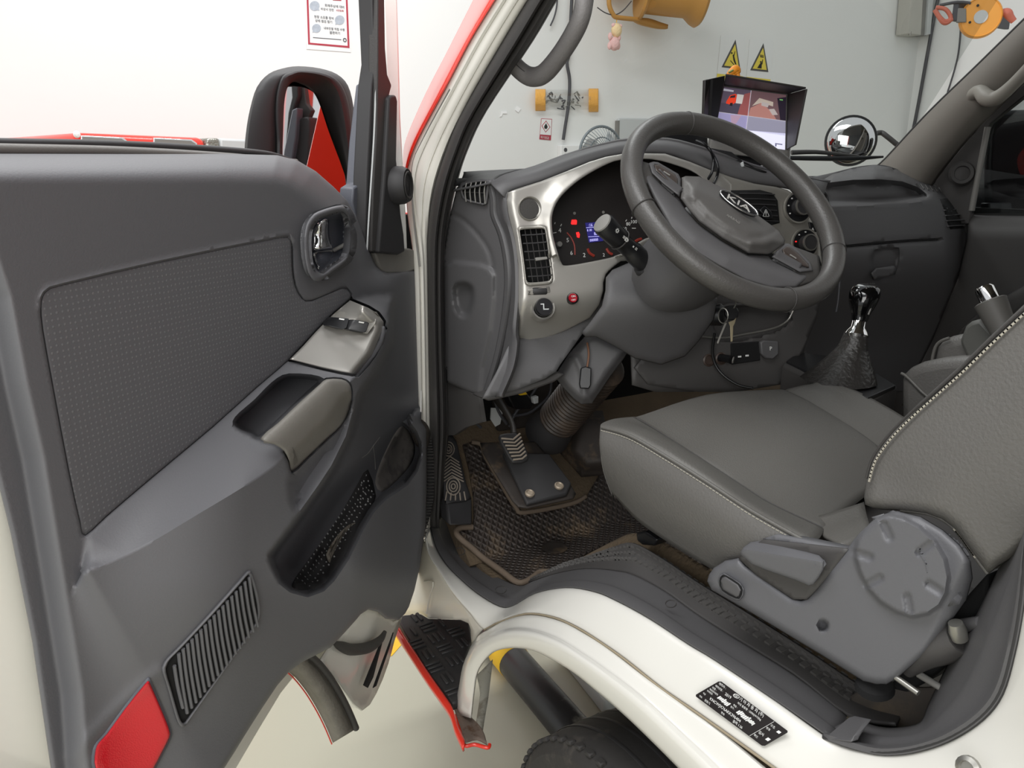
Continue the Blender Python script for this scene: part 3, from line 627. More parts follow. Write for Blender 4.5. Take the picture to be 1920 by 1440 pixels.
lev = relief('handle_lever', LVP, DP, lambda Q: .020 + .010 * np.exp(-((Q[:, 0] - 603) / 12) ** 2) - .006 * np.exp(-((Q[:, 1] - 440) / 16) ** 2), M['chrome'], door, 3, sm=2, thick=.008, edge=.006, ew=6, label='chrome lever')
relief('lever_root', [(586, 473), (604, 470), (619, 468), (626, 470), (622, 484), (613, 500), (606, 511), (600, 510), (592, 494)], DP, lambda Q: .004 + .010 * np.exp(-(ldist(Q, [(588, 474), (598, 506)]) / 4) ** 2) - .0006 * (Q[:, 0] - 600), M['chrome'], lev, 3, sm=2, thick=.003, edge=.003, ew=4)
tube('bowl_rib', [D(625, 470, -.012), D(640, 462, .0), D(653, 455, .010)], .0035, M['midgrey'], door, 8, 2)
# speaker grille
GRL = [(307, 1262), (309, 1248), (316, 1236), (340, 1212), (400, 1148), (450, 1092), (466, 1073), (472, 1072), (480, 1095), (486, 1120), (489, 1145), (487, 1162), (478, 1178), (440, 1232), (390, 1302), (356, 1350), (346, 1363), (338, 1361), (331, 1345), (318, 1300)]
def fade_o(x, y):
    return float(trim_fn(np.array([[x, y]], float))[0])
gf = relief('speaker_frame', GRL, DP, lambda Q: trim_fn(Q) + .004, M['plastic'], door, 10, holes=[hc(GRL, .955)], sm=2, thick=.004)
relief('speaker_backing', hc(GRL, .97), DP, lambda Q: trim_fn(Q) + .0012, M['void'], door, 14, sm=2, thick=.001)
NS = 18
for k in range(NS):
    t = k / (NS - 1)
    xt, yt = 327 + t * (467 - 327), 1234 + t * (1082 - 1234); xb, yb = 343 + t * (483 - 343), 1347 + t * (1174 - 1347)
    if k == 0: yt += 14; yb -= 20
    pix = [(xt + (xb - xt) * s_ + 6 * (s_ - s_ * s_) - 3 * math.sin(math.pi * s_), yt + (yb - yt) * s_) for s_ in (0, .25, .5, .75, 1)]
    path = [D(x, y, fade_o(x, y) + .0035) for x, y in pix]
    tube('grille_slat', path, .0022, M['plastic'], gf, 6, 2)
# red reflector
RFL = [(277, 1277), (282, 1282), (286, 1290), (300, 1322), (314, 1356), (319, 1372), (318, 1384), (305, 1410), (285, 1448), (265, 1478), (200, 1478), (183, 1450), (177, 1430), (179, 1405), (186, 1391), (200, 1376), (235, 1328), (262, 1294)]
relief('reflector_rim', hc(RFL, 1.045), DP, lambda Q: trim_fn(Q) + .002, M['plastic_b'], door, 14, sm=2, thick=.004)
relief('reflector', RFL, DP, lambda Q: trim_fn(Q) + .005, M['red_lens'], door, 10, sm=2, thick=.006, edge=.003, ew=7, label='red reflector')
# map pocket lining with pale discs painted as light through its holes, and the crumpled wrapper
dots = []
rnd = random.Random(3)
for i in range(30):
    for j in range(5):
        x = 552 + i * 5.2 + (j % 2) * 2.5 + j * 7; y = 1092 - i * 7.6 + j * 5
        if sdist(np.array([[x, y]]), hc(POCK, .97))[0] > 3 and sdist(np.array([[x, y]]), [(540, 1092), (577, 1104), (603, 1094), (620, 1076), (647, 1036), (673, 983), (693, 950), (700, 925), (684, 890), (672, 900), (640, 957), (600, 1014), (560, 1066)])[0] > 2 and (j < 4 or i % 2): dots.append((x, y))
for x, y in ((686, 891), (690, 902), (680, 916), (692, 911), (678, 905), (684, 925), (690, 936), (697, 921), (676, 936), (694, 945), (686, 946), (676, 950)): dots.append((x, y))
vs = []; fs = []
for x, y in dots:
    c = D(x, y, fade_o(x, y) + .0012); b = len(vs); r = .0016
    vs += [c + (CR_ * math.cos(k * 1.0472) + ZUP * math.sin(k * 1.0472) * 1.3) * r for k in range(6)]; fs.append([b + k for k in range(6)])
dd = obj('hole_light_disc', vs, fs, mat('hole_light', S(170, 170, 168), .6), door, 0); dd['kind'] = 'stuff'  # pale discs stand in for light showing through the holes
PKD = [(547, 1100), (577, 1107), (603, 1098), (620, 1080), (647, 1040), (673, 987), (693, 954), (705, 930), (690, 880), (672, 905), (640, 962), (600, 1020), (565, 1068)]
relief('pocket_floor', PKD, DP, lambda Q: np.array([fade_o(x, y) for x, y in Q]) + .0006, mat('pocket_dark', S(42, 40, 40), .6), door, 12, sm=2, thick=.001, label='dark perforated pocket floor')
relief('pocket_lining', [(757, 799), (772, 818), (778, 838), (777, 854), (768, 874), (742, 903), (716, 922), (704, 905), (712, 872), (728, 836), (744, 808)], DP, lambda Q: trim_fn(Q) + .0008, mat('dusty_lining', S(106, 101, 96), .75, dirt=(30, .5, S(84, 80, 78))), door, 6, sm=2, thick=.001, label='dusty pale pocket lining')
for pts in ([(679, 858), (690, 850), (700, 836), (712, 820)], [(700, 838), (703, 862), (704, 880)]):
    tube('scratch', [D(x, y, fade_o(x, y) + .0006) for x, y in pts], .0007, M['midgrey'], door, 5, 3)
wr = loft('wrapper', [[D(x, y, .02 + rnd.uniform(-.008, .008)) for x, y in r] for r in ([(612, 1040), (630, 1010), (655, 985), (682, 978)], [(620, 1056), (640, 1030), (664, 1003), (684, 984)], [(636, 1060), (650, 1040), (668, 1012), (680, 992)])], mat('wrapper', S(140, 132, 120), .25, bump=(80, .9, .01), dirt=(40, .5, S(90, 78, 60))), None, 4, 4, thick=.002)
tag(wr, 'crumpled clear wrapper lying in the door map pocket', 'wrapper')
# ribbed rubber bumper at the front edge
RB = [(806, 816), (811, 850), (813, 890), (812, 930), (806, 965), (796, 1012)]
tube('edge_bumper', [D(x - 8, y, -.03) for x, y in RB], [.007, .011, .013, .013, .011, .004], M['rubber'], door, 12, 4)
for k in range(34):
    t = k / 33; j = min(int(t * 5), 4); f_ = t * 5 - j; x = RB[j][0] + (RB[j + 1][0] - RB[j][0]) * f_; y = RB[j][1] + (RB[j + 1][1] - RB[j][1]) * f_
    box('bumper_rib', D(x - 6, y, -.020), CR_ * .0055, ZUP * .0012, DP.n * .004, M['seal'], door)
relief('hinge_cover', [(786, 786), (798, 792), (806, 806), (807, 822), (800, 840), (792, 832), (784, 808)], DP, -.012, mat('dusty_rubber', S(74, 68, 62), .8, bump=(80, .3, .004)), door, 6, sm=2, thick=.02)
# white outer skin, its flange and arch lip
SKIN = [(-90, 276), (0, 268), (420, 276), (540, 300), (655, 372), (700, 470), (784, 484), (789, 560), (786, 700), (786, 800), (784, 1000), (775, 1110), (757, 1152), (748, 1180), (722, 1260), (700, 1310), (672, 1330), (640, 1290), (606, 1258), (585, 1240), (560, 1260), (528, 1300), (488, 1366), (440, 1448), (415, 1490), (-20, 1490), (-40, 1200), (-70, 900), (-110, 560)]
pslab('outer_skin', SKIN, DP, -.10, .03, M['white'], door, .004, label='white painted outer skin')
relief('skin_flange', [(640, 1190), (668, 1160), (690, 1140), (712, 1150), (738, 1166), (752, 1160), (740, 1200), (728, 1245), (706, 1300), (680, 1332), (650, 1300), (622, 1262), (600, 1240)], DP, lambda Q: -.04 + .03 * np.clip(ldist(Q, [(752, 1160), (706, 1300)]) / 50, 0, 1), M['white'], door, 8, sm=2, thick=.004, label='white lower corner')
for pix in ([(716, 1200), (722, 1186), (700, 1270), (690, 1290), (682, 1285)], [(738, 1186), (732, 1210), (706, 1286), (700, 1290), (718, 1240)]):
    relief('skin_slot', pix, DP, -.003, M['void'], door, 6, sm=0, thick=.002, label='black drain slot')
tube('lower_seal_lip', [D(x, y, .0) for x, y in ((628, 1206), (640, 1212), (660, 1218), (690, 1214), (712, 1200), (722, 1184))], [.004, .009, .011, .011, .008, .004], M['seal'], door, 10, 4)
al = [(568, 1236), (588, 1254), (610, 1282), (630, 1315), (645, 1345), (658, 1376)]
loft('arch_moulding', [[D(x - 34 + k * 10, y + 17 - k * 6, o) for x, y in al] for k, o in ((0, -.05), (1, .0), (2, .012), (3, .012), (4, .0))], mat('dusty_moulding', S(122, 118, 110), .85, bump=(140, .5, .004), var=(30, .25)), door, 4, 3, thick=.006, label='dusty grey arch moulding')
tube('arch_bead', [D(x + 10, y - 10, .012) for x, y in al], .006, M['seal'], door, 8, 4)
tube('arch_red_edge', [D(x - 36, y + 19, -.045) for x, y in al], .0014, M['red'], door, 6, 4, label='thin red outer edge')
EDG = [p for p in TRIM[13:] if p != (105, 1480)]
loft('door_edge', [[D(x, y, fade_o(x, y) - .012) for x, y in EDG], [D(x, y, -.105) for x, y in EDG]], mat('door_edge_white', S(228, 226, 220), .5), door, 1, 1, thick=.003, label='white painted door edge')
# belt weatherstrip and lip
BL = [(-90, 262), (0, 265), (200, 268), (340, 274), (450, 281), (510, 287), (548, 297)]
tube('belt_weatherstrip', [D(x, y + 4, -.055) for x, y in BL], [.0055, .0055, .0058, .006, .006, .005, .003], M['rubber'], door, 10, 4)
tube('belt_lip', [D(x, y + 16, -.045) for x, y in BL[:-1]] + [D(556, 303, -.045)], [.0065] * 6 + [.004], M['plastic_w'], door, 10, 4)
# window frame post with its rubbers
FP = Plane((0, 1.48, 0), (.643, -.766, 0))
fb = lambda pix, o, d, m, name, bv=.003, sm=0, lb=None: pslab(name, pix, DP, o, d, m, door, bv, sm, lb)
FOP = Plane(D(742, 200, -.07), (-.15, -.98, .1))
pslab('frame_outer', [(718, -30), (744, -30), (748, 100), (751, 220), (757, 330), (762, 420), (764, 476), (730, 476), (726, 200)], FOP, 0, .012, mat('frame_white', S(232, 231, 226), .6), door, .003, 0, 'white outer frame post')
pslab('frame_paint', [(690, -200), (738, -200), (740, 100), (744, 330), (750, 470), (660, 470), (668, 330), (690, 160)], DP, -.135, .006, M['red'], door, .002, 0, 'red outer paint')
pslab('mirror_dark_sheet', [(430, 285), (560, 305), (660, 385), (700, 480), (786, 490), (786, 900), (430, 900)], DP, -.135, .006, M['rubber'], door, .002, 0, 'dark sheet added behind the door for the mirror to reflect')  # dark sheet added so the wing mirror reflects dark below the red
fb([(697, -30), (710, -30), (713, 118), (706, 150), (705, 260), (700, 350), (694, 470), (684, 470), (688, 330), (697, 160), (703, 120)], -.04, .03, M['rubber'], 'frame_rubber')
fb([(708, -30), (721, -30), (723, 90), (727, 140), (735, 160), (730, 180), (720, 330), (714, 472), (697, 472), (700, 350), (706, 250), (708, 130)], -.032, .02, M['seal'], 'frame_channel')
fb([(693, 158), (701, 154), (699, 230), (690, 330), (684, 455), (672, 430), (661, 380), (663, 352), (674, 345), (680, 265)], -.06, .03, M['plastic_b'], 'frame_blade')
tube('frame_chrome_line', [D(x, y, -.036) for x, y in ((705, 155), (701, 260), (692, 400), (688, 470))], .0016, M['grey'], door, 6, 3)
fb([(730, 183), (735, 178), (743, 178), (746, 190), (744, 300), (746, 318), (752, 400), (758, 440), (760, 472), (748, 478), (711, 474), (722, 330)], -.024, .05, M['rubber'], 'mirror_sail', .004)
fb([(704, 474), (714, 469), (742, 466), (770, 466), (792, 474), (797, 488), (796, 500), (760, 513), (722, 513), (712, 500)], -.04, .03, M['grip'], 'corner_shelf', .004)
kc = D(766, 347, .0); kn = (DP.n * .75 + CR_ * .6 + V((0, 0, .05))).normalized()
kb = lathe('corner_speaker', kc - kn * .055, kn, [(0, 0), (.034, 0), (.037, .03), (.036, .045), (.031, .055), (.026, .052), (.024, .050), (0, .053)], M['rubber'], door, 32)
lathe('speaker_cap_ring', kc - kn * .001, kn, [(.024, 0), (.027, .0015), (.0255, .003), (.022, .0015)], M['seal'], kb, 32)
# wing mirror: housing shell, hood rim and glass
MD = thing('wing_mirror', 'black-framed wing mirror standing outside the open door window', 'mirror', D(600, 400, -.30)) if False else None
mo = -.27
MSH = [(463, 420), (463, 300), (466, 250), (473, 205), (485, 165), (506, 141), (532, 131), (560, 127), (600, 131), (632, 142), (652, 163), (662, 200), (666, 243), (670, 300), (672, 352), (672, 420)]
MRM = [(520, 420), (520, 300), (520, 260), (518, 210), (521, 172), (530, 145), (545, 137), (562, 133), (600, 137), (628, 148), (645, 170), (655, 205), (660, 250), (665, 300), (668, 352), (668, 420)]
MIN = [(532, 420), (528, 300), (529, 250), (530, 200), (533, 172), (540, 152), (552, 143), (568, 139), (594, 143), (614, 154), (628, 176), (637, 210), (645, 255), (654, 310), (660, 352), (663, 420)]
MGL = [(526, 420), (527, 300), (528, 240), (531, 195), (535, 170), (541, 158), (549, 152), (560, 154), (578, 163), (592, 180), (603, 206), (614, 240), (628, 278), (640, 310), (650, 345), (658, 420)]
def mrow(pix, o): return [D(x, y, o) for x, y in pix]
hsg = loft('mirror_housing', [mrow([(480 + (x - 463) * .9, 160 + (y - 127) * .92) for x, y in MSH], mo - .16), mrow(MSH, mo - .07), mrow(MSH, mo - .02), mrow(MRM, mo)], M['rubber'], door, 3, 3, thick=.004)
pslab('housing_back', [(484 + (x - 463) * .9, 162 + (y - 127) * .92) for x, y in MSH], DP, mo - .155, .006, M['rubber'], hsg)
loft('mirror_hood', [mrow(MRM, mo), mrow([(a + (c - a) * .4, b + (d - b) * .4) for (a, b), (c, d) in zip(MRM, MIN)], mo + .004), mrow(MIN, mo - .006), mrow([(a + (c - a) * .6, b + (d - b) * .6) for (a, b), (c, d) in zip(MIN, MGL)], mo - .05), mrow(MGL, mo - .075)], M['rubber'], hsg, 3, 2, thick=.002)
MPL = Plane(D(590, 260, mo - .075), (-.085, -.995, .0))
slab('mirror_glass', [MPL.at(x, y) for x, y in cr(MGL, 3)], -MPL.n * .004, M['mirror'], hsg, label='mirror glass')
slab('mirror_arm', [D(x, y, -.09) for x, y in ((610, 395), (668, 360), (668, 430), (610, 440))], -DP.n * .22, M['rubber'], hsg, .006)
# ------------------------------------------------------------------ the cab shell
cab = thing('truck_cab', 'white and red truck cab with bare door opening, sill, wheel arch and windscreen', 'truck cab', V((.8, 1.0, .6)))
def AP(px, py, b):
    p = X(px, py, b); return X(px, py, b + .15 * max(0, p.z - 1.45))
def aprow(pix, b): return [AP(x, y, b) for x, y in pix]
RL = [(903, -30), (887, 0), (840, 93), (797, 177), (762, 258), (755, 300), (757, 335)]
RR = [(945, -30), (927, 0), (880, 77), (833, 167), (782, 262), (763, 313), (760, 335)]
RM = [((a + 2 * c) / 3, (b + 2 * d) / 3) for (a, b), (c, d) in zip(RL, RR)]
loft('pillar_skin', [aprow(RL, .12), aprow([((2 * a + c) / 3, (2 * b + d) / 3) for (a, b), (c, d) in zip(RL, RR)], .045), aprow(RM, .006), aprow(RR, .0), aprow([(x + 3, y) for x, y in RR], .012)], M['red'], cab, 4, 4, thick=.003, label='red outer pillar skin')
W0 = [(947, -30), (929, 0), (882, 77), (835, 167), (784, 262), (764, 315), (766, 400), (778, 500), (783, 700), (784, 860), (786, 940), (790, 1012)]
W1 = [(1012, -30), (990, 0), (940, 83), (880, 187), (840, 273), (813, 360), (802, 440), (801, 500), (803, 640), (806, 800), (808, 900), (806, 985)]
def mixr(a, b, k): return [(p[0] + (q[0] - p[0]) * k, p[1] + (q[1] - p[1]) * k) for p, q in zip(a, b)]
loft('pillar_jamb', [aprow(W0, .008), aprow(mixr(W0, W1, .24), .011), aprow(mixr(W0, W1, .32), .016), aprow(mixr(W0, W1, .6), .022), aprow(mixr(W0, W1, .68), .027), aprow(mixr(W0, W1, .9), .036), aprow(W1, .055)], M['white_dirty'], cab, 4, 3, thick=.003, label='white painted pillar jamb')
tube('seam_sealer', aprow([(x + 9, y) for x, y in W0[3:8]], .008), .002, M['midgrey'], cab, 6, 4)
W2 = [(1058, -30), (1038, 0), (993, 77), (907, 207), (873, 277), (853, 337), (835, 420), (830, 500), (831, 640), (836, 790), (830, 880), (824, 990)]
W1b = [(1012, -30), (990, 0), (940, 83), (865, 213), (840, 273), (813, 360), (803, 432), (801, 500), (803, 640), (806, 800), (808, 900), (806, 985)]
loft('door_seal', [aprow(W1b, .052), aprow(mixr(W1b, W2, .12), .040), aprow(mixr(W1b, W2, .45), .040), aprow(mixr(W1b, W2, .52), .056), aprow(mixr(W1b, W2, .60), .060), aprow(mixr(W1b, W2, .8), .060), aprow(W2, .085)], M['seal'], cab, 4, 3, thick=.003, label='black rubber door seal')
loft('pillar_inner_trim', [aprow(W2, .083), aprow([(x + 4, y - 1) for x, y in W2], .15)], M['dash_d'], cab, 4, 2, thick=.003)
# sill: rails from the front pillar over the wheel arch to the rear pillar
r0 = [(830, 950), (848, 995), (873, 1033), (904, 1064), (939, 1085), (974, 1099), (1000, 1090), (1043, 1076), (1097, 1067), (1154, 1071), (1191, 1080), (1247, 1110), (1304, 1151), (1368, 1192), (1488, 1266), (1588, 1344)]
r1 = [(806, 985), (816, 1024), (835, 1057), (861, 1084), (895, 1113), (936, 1137), (962, 1136), (1003, 1113), (1060, 1102), (1115, 1110), (1160, 1129), (1220, 1162), (1290, 1208), (1340, 1238), (1455, 1315), (1560, 1388)]
r2 = [(797, 1010), (803, 1040), (825, 1075), (850, 1115), (880, 1150), (908, 1181), (935, 1167), (985, 1151), (1035, 1157), (1080, 1176), (1125, 1204), (1172, 1237), (1240, 1291), (1310, 1339), (1410, 1410), (1520, 1490)]
r1x = [(1629, 1408), (1683, 1411), (1736, 1401), (1789, 1380), (1842, 1344), (1877, 1298), (1899, 1224), (1913, 1153), (1927, 1060), (1945, 900)]
r2x = [(1600, 1530), (1680, 1560), (1780, 1560), (1880, 1540), (1960, 1480), (2000, 1400), (2020, 1280), (2030, 1180), (2040, 1060), (2060, 900)]
def xrow(pix, x): return [X(a, b, x) for a, b in pix]
loft('sill_skin', [xrow(r1 + r1x, .062), xrow(r1 + r1x, .048), xrow(mixr(r1 + r1x, r2 + r2x, .15), .036), xrow(mixr(r1 + r1x, r2 + r2x, .55), .018), xrow(mixr(r1 + r1x, r2 + r2x, .93), .004), xrow(r2 + r2x, .008)], M['white'], cab, 4, 3, thick=.004, label='white painted sill')
au = [(848, 1337), (859, 1297), (868, 1249), (886, 1212), (912, 1194), (955, 1180), (1000, 1182), (1050, 1200), (1095, 1228), (1140, 1259), (1200, 1305), (1270, 1369), (1330, 1425), (1400, 1495)]
al_ = [(884, 1347), (889, 1300), (896, 1260), (914, 1233), (932, 1220), (962, 1215), (1000, 1220), (1041, 1240), (1079, 1264), (1116, 1294), (1175, 1345), (1245, 1413), (1290, 1460), (1350, 1530)]
rc2 = [(862, 1300), (868, 1262), (878, 1222), (893, 1196), (915, 1180), (950, 1161), (995, 1152), (1050, 1163), (1102, 1190), (1150, 1222), (1215, 1272), (1290, 1326), (1360, 1376), (1450, 1450)]
loft('wheel_arch', [xrow(rc2, .010), xrow(mixr(rc2, au, .08), -.002), xrow(mixr(rc2, au, .5), -.012), xrow(mixr(rc2, au, .9), -.020), xrow(au, -.026), xrow(mixr(au, al_, .25), -.036), xrow(mixr(au, al_, .8), -.034), xrow(al_, -.024), xrow([(x + 1, y - 1) for x, y in al_], .03)], M['white'], cab, 4, 3, thick=.003, label='white wheel arch lip')
cl_ = [(908, 1181)] + r2[6:]
tube('seam_line', xrow(cl_, .002), .0016, mat('brown_seam', S(150, 138, 116), .8), cab, 6, 4)
# step well behind the footstep
relief('step_well', [(786, 1010), (800, 1020), (812, 1050), (838, 1090), (866, 1126), (906, 1178), (894, 1192), (884, 1208), (883, 1180), (878, 1168), (864, 1162), (804, 1160), (789, 1151), (755, 1154), (738, 1150), (745, 1110), (770, 1060)], Plane((.035, 0, 0), (-1, 0, 0)), lambda Q: .0 + 0 * Q[:, 0] - .02 * sstep((1130 - Q[:, 1] + (Q[:, 0] - 800) * .6) / -60), M['white_dirty'], cab, 8, sm=0, thick=.004, label='dirty white step well')
for pl, rr_ in (([(800, 1030), (830, 1082), (870, 1135), (906, 1176)], .003), ([(795, 1090), (812, 1092), (805, 1120), (800, 1150)], .002)):
    tube('jamb_crease', [X(x, y, .030) for x, y in pl], rr_, M['white_dirty'], cab, 6, 4)
# dark sill plate
r0a, r1a = r0, r1
sp = loft('sill_plate', [xrow(r0a, .155), xrow(r0a, .135), xrow(mixr(r0a, r1a, .12), .122), xrow(mixr(r0a, r1a, .55), .082), xrow(mixr(r0a, r1a, .62), .072), xrow(mixr(r0a, r1a, .94), .046), xrow(r1a, .052)], M['dash'], cab, 4, 3, thick=.003, label='charcoal sill plate')
for x, y in ((862, 1034), (939, 1106), (1258, 1132)):
    tube('plate_clip', [X(x + 10 * math.cos(t), y + 7 * math.sin(t), .0865 - .012 * (x < 1000)) for t in [k * math.pi / 10 for k in range(20)]], .0009, M['seal'], sp, 6, 1, True)
slab('plate_end', [X(1622, 1352, .075), X(1600, 1378, .045), X(1596, 1392, .04), X(1544, 1386, .04), X(1556, 1376, .046), X(1590, 1345, .08)], (.01, -.002, .0), M['dash'], sp, .002)
# rear pillar: dark trim and its seal
bi = [(1600, 1350), (1640, 1366), (1683, 1370), (1729, 1360), (1747, 1325), (1764, 1288), (1787, 1243), (1833, 1160), (1890, 1050), (1950, 950)]
bo = [(1545, 1381), (1629, 1407), (1683, 1410), (1736, 1400), (1789, 1379), (1842, 1343), (1877, 1297), (1899, 1223), (1916, 1130), (1935, 960)]
loft('rear_pillar_trim', [xrow(bi, .17), xrow(mixr(bi, bo, .08), .125), xrow(mixr(bi, bo, .4), .095), xrow(mixr(bi, bo, .5), .085), xrow(mixr(bi, bo, .85), .07), xrow(mixr(bi, bo, .96), .044), xrow(bo, .05)], M['dash'], cab, 4, 3, thick=.004, label='charcoal rear pillar trim')
tube('rear_pillar_seal', xrow(bo, .044), .0035, M['rubber'], cab, 8, 4)
stp = pslab('striker_plate', [(1766, 1452), (1780, 1428), (1800, 1418), (1822, 1418), (1836, 1428), (1844, 1445), (1844, 1500), (1760, 1500)], Plane((.012, 0, 0), (-1, .0, .25)), .0, .008, M['seal'], cab, .003)
lathe('striker_bolt', stp and X(1818, 1440, .008), (-1, 0, .3), [(0, 0), (.011, 0), (.011, .004), (.007, .006), (.006, .003), (0, .003)], M['steel'], stp, 16)
loft('rear_floor', [[X(x, y, .175) for x, y in r] for r in ([(1570, 1330), (1610, 1355), (1660, 1372), (1700, 1372), (1735, 1362)], [(1590, 1310), (1640, 1325), (1680, 1328), (1715, 1322), (1748, 1318)], [(1620, 1290), (1660, 1288), (1700, 1285), (1730, 1288), (1764, 1286)])], mat('dusty_floor_rubber', S(86, 80, 74), .7, dirt=(16, .5, S(108, 96, 82))), cab, 3, 3, thick=.004)
# shell: rear wall, roof, right side, firewall, floor (inside faces dark)
lin_ = M['dash_d']
slab('rear_wall', [V((.10, .20, .62)), V((1.55, .20, .62)), V((1.55, .14, 2.08)), V((.18, .14, 2.08))], (0, -.05, 0), lin_, cab)
slab('roof', [V((.10, .12, 2.06)), V((1.52, .12, 2.06)), V((1.46, 1.12, 2.06)), V((.15, 1.12, 2.06))], (0, 0, .05), M['beige'], cab)
slab('door_side', [V((1.58, .12, .6)), V((1.58, 1.56, .6)), V((1.58, 1.48, 1.40)), V((1.58, .12, 1.40))], (.05, 0, 0), lin_, cab)
slab('quarter_pillar', [V((1.57, .12, 1.40)), V((1.57, .34, 1.40)), V((1.5, .34, 2.06)), V((1.5, .12, 2.06))], (.05, 0, 0), lin_, cab)
slab('firewall', [V((.05, 1.80, .55)), V((1.58, 1.80, .55)), V((1.58, 1.72, 1.40)), V((.05, 1.72, 1.40))], (0, .03, 0), M['void'], cab)
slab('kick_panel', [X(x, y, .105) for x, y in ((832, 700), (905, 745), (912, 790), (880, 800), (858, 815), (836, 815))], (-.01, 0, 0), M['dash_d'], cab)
slab('front_panel', [V((.02, 1.90, .50)), V((1.62, 1.90, .50)), V((1.62, 1.82, 1.40)), V((.02, 1.82, 1.40))], (0, .03, 0), M['red'], cab, .01, 'red front panel')
slab('cab_floor', [V((.12, .2, .59)), V((1.58, .2, .59)), V((1.58, 1.52, .59)), V((.12, 1.52, .59))], (0, 0, -.03), M['carpet'], cab)
slab('toe_board', [V((.10, 1.48, .592)), V((1.58, 1.48, .592)), V((1.58, 1.80, .86)), V((.10, 1.80, .86))], (0, .03, -.03), M['carpet'], cab)
# rear part of the body along the cab side (red), seen only in the wing mirror
slab('side_body', [V((.0, .12, 1.36)), V((.0, -2.2, 1.36)), V((.10, -2.2, 2.1)), V((.10, .12, 2.1))], (.04, 0, 0), M['red'], cab, label='red body side')
slab('side_body_lower', [V((.0, .12, .6)), V((.0, -2.2, .6)), V((.0, -2.2, 1.355)), V((.0, .12, 1.355))], (.04, 0, 0), M['white'], cab, label='white lower body side')
slab('side_window', [V((-.004, -.02, 1.44)), V((-.004, -.75, 1.44)), V((.075, -.75, 1.98)), V((.075, -.15, 1.98))], (.01, 0, 0), M['gloss'], cab, .004, 'dark side window')
# windscreen
def wsp(u, v):       # u across 0..1, v up 0..1
    y = 1.50 + .10 * (1 - (2 * u - 1) ** 2) - .40 * v; z = 1.475 + .60 * v; x0 = .085 + .09 * v; x1 = 1.50 - .07 * v
    return V((x0 + (x1 - x0) * u, y, z))
loft('windscreen', [[wsp(u, v) for u in (0, .25, .5, .75, 1)] for v in (-.03, .35, .7, 1)], M['glass'], cab, 4, 3, label='tinted windscreen glass')
tube('windscreen_base_seal', [wsp(u, .003) + V((0, -.002, 0)) for u in (0, .2, .4, .6, .8, 1)], .008, M['rubber'], cab, 8, 4)
# right front pillar, window frame, right door
P0 = [(1625, 330), (1640, 316), (1662, 297), (1740, 213), (1830, 126), (1920, 38), (1990, -30)]
P1 = [(1735, 365), (1748, 350), (1765, 325), (1822, 255), (1880, 196), (1950, 130), (2030, 55)]
def prow(pix, x): return [X(a, b, x) for a, b in pix]
loft('pillar_trim', [prow(P0, 1.50), prow(P0, 1.47), prow(mixr(P0, P1, .3), 1.44), prow(mixr(P0, P1, .75), 1.46), prow(P1, 1.53)], M['beige'], cab, 3, 3, thick=.005, label='warm grey right pillar trim')
tube('pillar_edge', prow(P0, 1.475), .005, M['rubber'], cab, 8, 3)
# framing of the right window
def rp(x, y): return X(x, y, 1.54)
slab('window_frame', [rp(1735, 365), rp(1765, 322), rp(1822, 252), rp(1880, 192), rp(1960, 120), rp(1960, 150), rp(1890, 205), rp(1856, 232), rp(1847, 250), rp(1838, 290), rp(1822, 382), rp(1816, 420), rp(1760, 420)], (.02, 0, 0), M['dash_d'], cab, .003)
tube('window_channel', [rp(1852, 238), rp(1844, 280), rp(1832, 340), rp(1822, 395)], .008, M['midgrey'], cab, 8, 3)
slab('window_glass', [rp(1856, 232), rp(1890, 203), rp(1990, 120), rp(1990, 400), rp(1822, 400), rp(1838, 290)], (.004, 0, 0), M['darkglass'], cab, label='right side window glass')
rd = thing('passenger_door_trim', 'dark passenger door trim at the far right below the side window', 'door trim', V((1.55, 1.0, .65)))
RDP = Plane((1.52, 0, 0), (-1, 0, 0))
relief('panel', [(1815, 402), (1850, 404), (2010, 406), (2010, 760), (1690, 760), (1740, 640), (1795, 520), (1812, 450)], RDP, lambda Q: -.03 + .03 * sstep((Q[:, 1] - 402) / 40), M['dash_d'], rd, 14, sm=0, thick=.02, edge=.008, ew=10)
relief('armrest', [(1790, 640), (1830, 590), (1930, 530), (2000, 500), (2000, 540), (1930, 575), (1850, 640), (1800, 690)], RDP, .03, M['dash_d'], rd, 12, sm=2, thick=.04, edge=.015, ew=14)
lathe('tweeter', X(1801, 326, 1.525), V((-.7, -.65, .1)), [(0, 0), (.03, 0), (.033, .012), (.028, .02), (.02, .019), (.018, .014), (0, .016)], M['seal'], rd, 24)
# right wing mirror outside the window
rm = thing('wing_mirror', 'dark wing mirror seen through the passenger side window', 'mirror', X(1900, 400, 1.72))
MR = [(1850, 404), (1849, 330), (1852, 260), (1860, 222), (1876, 209), (1900, 206), (1960, 204), (2000, 210), (2000, 404)]
RMP = Plane((1.70, 0, 0), (-.6, -.8, 0)); RMP.p = X(1900, 300, 1.70)
pslab('housing', MR, RMP, 0, .12, M['black'], rm, .012, seg=3)
slab('mirror_glass', [RMP.at(x, y, .004) for x, y in ((1862, 396), (1862, 300), (1868, 240), (1880, 222), (1990, 220), (1990, 392))], -RMP.n * .003, mat('dim_mirror', S(58, 54, 56), .12, metal=.4), rm, label='dim mirror glass')
slab('red_reflection_strip', [RMP.at(x, y, .005) for x, y in ((1876, 229), (1912, 218), (1896, 233), (1872, 236))], -RMP.n * .002, M['red'], rm, label='painted red reflection') if False else None  # reflection painted as a red strip, left switched off
slab('mirror_bracket', [X(x, y, 1.60) for x, y in ((1838, 380), (1856, 380), (1856, 410), (1836, 410))], (.12, 0, 0), M['black'], rm, .004)
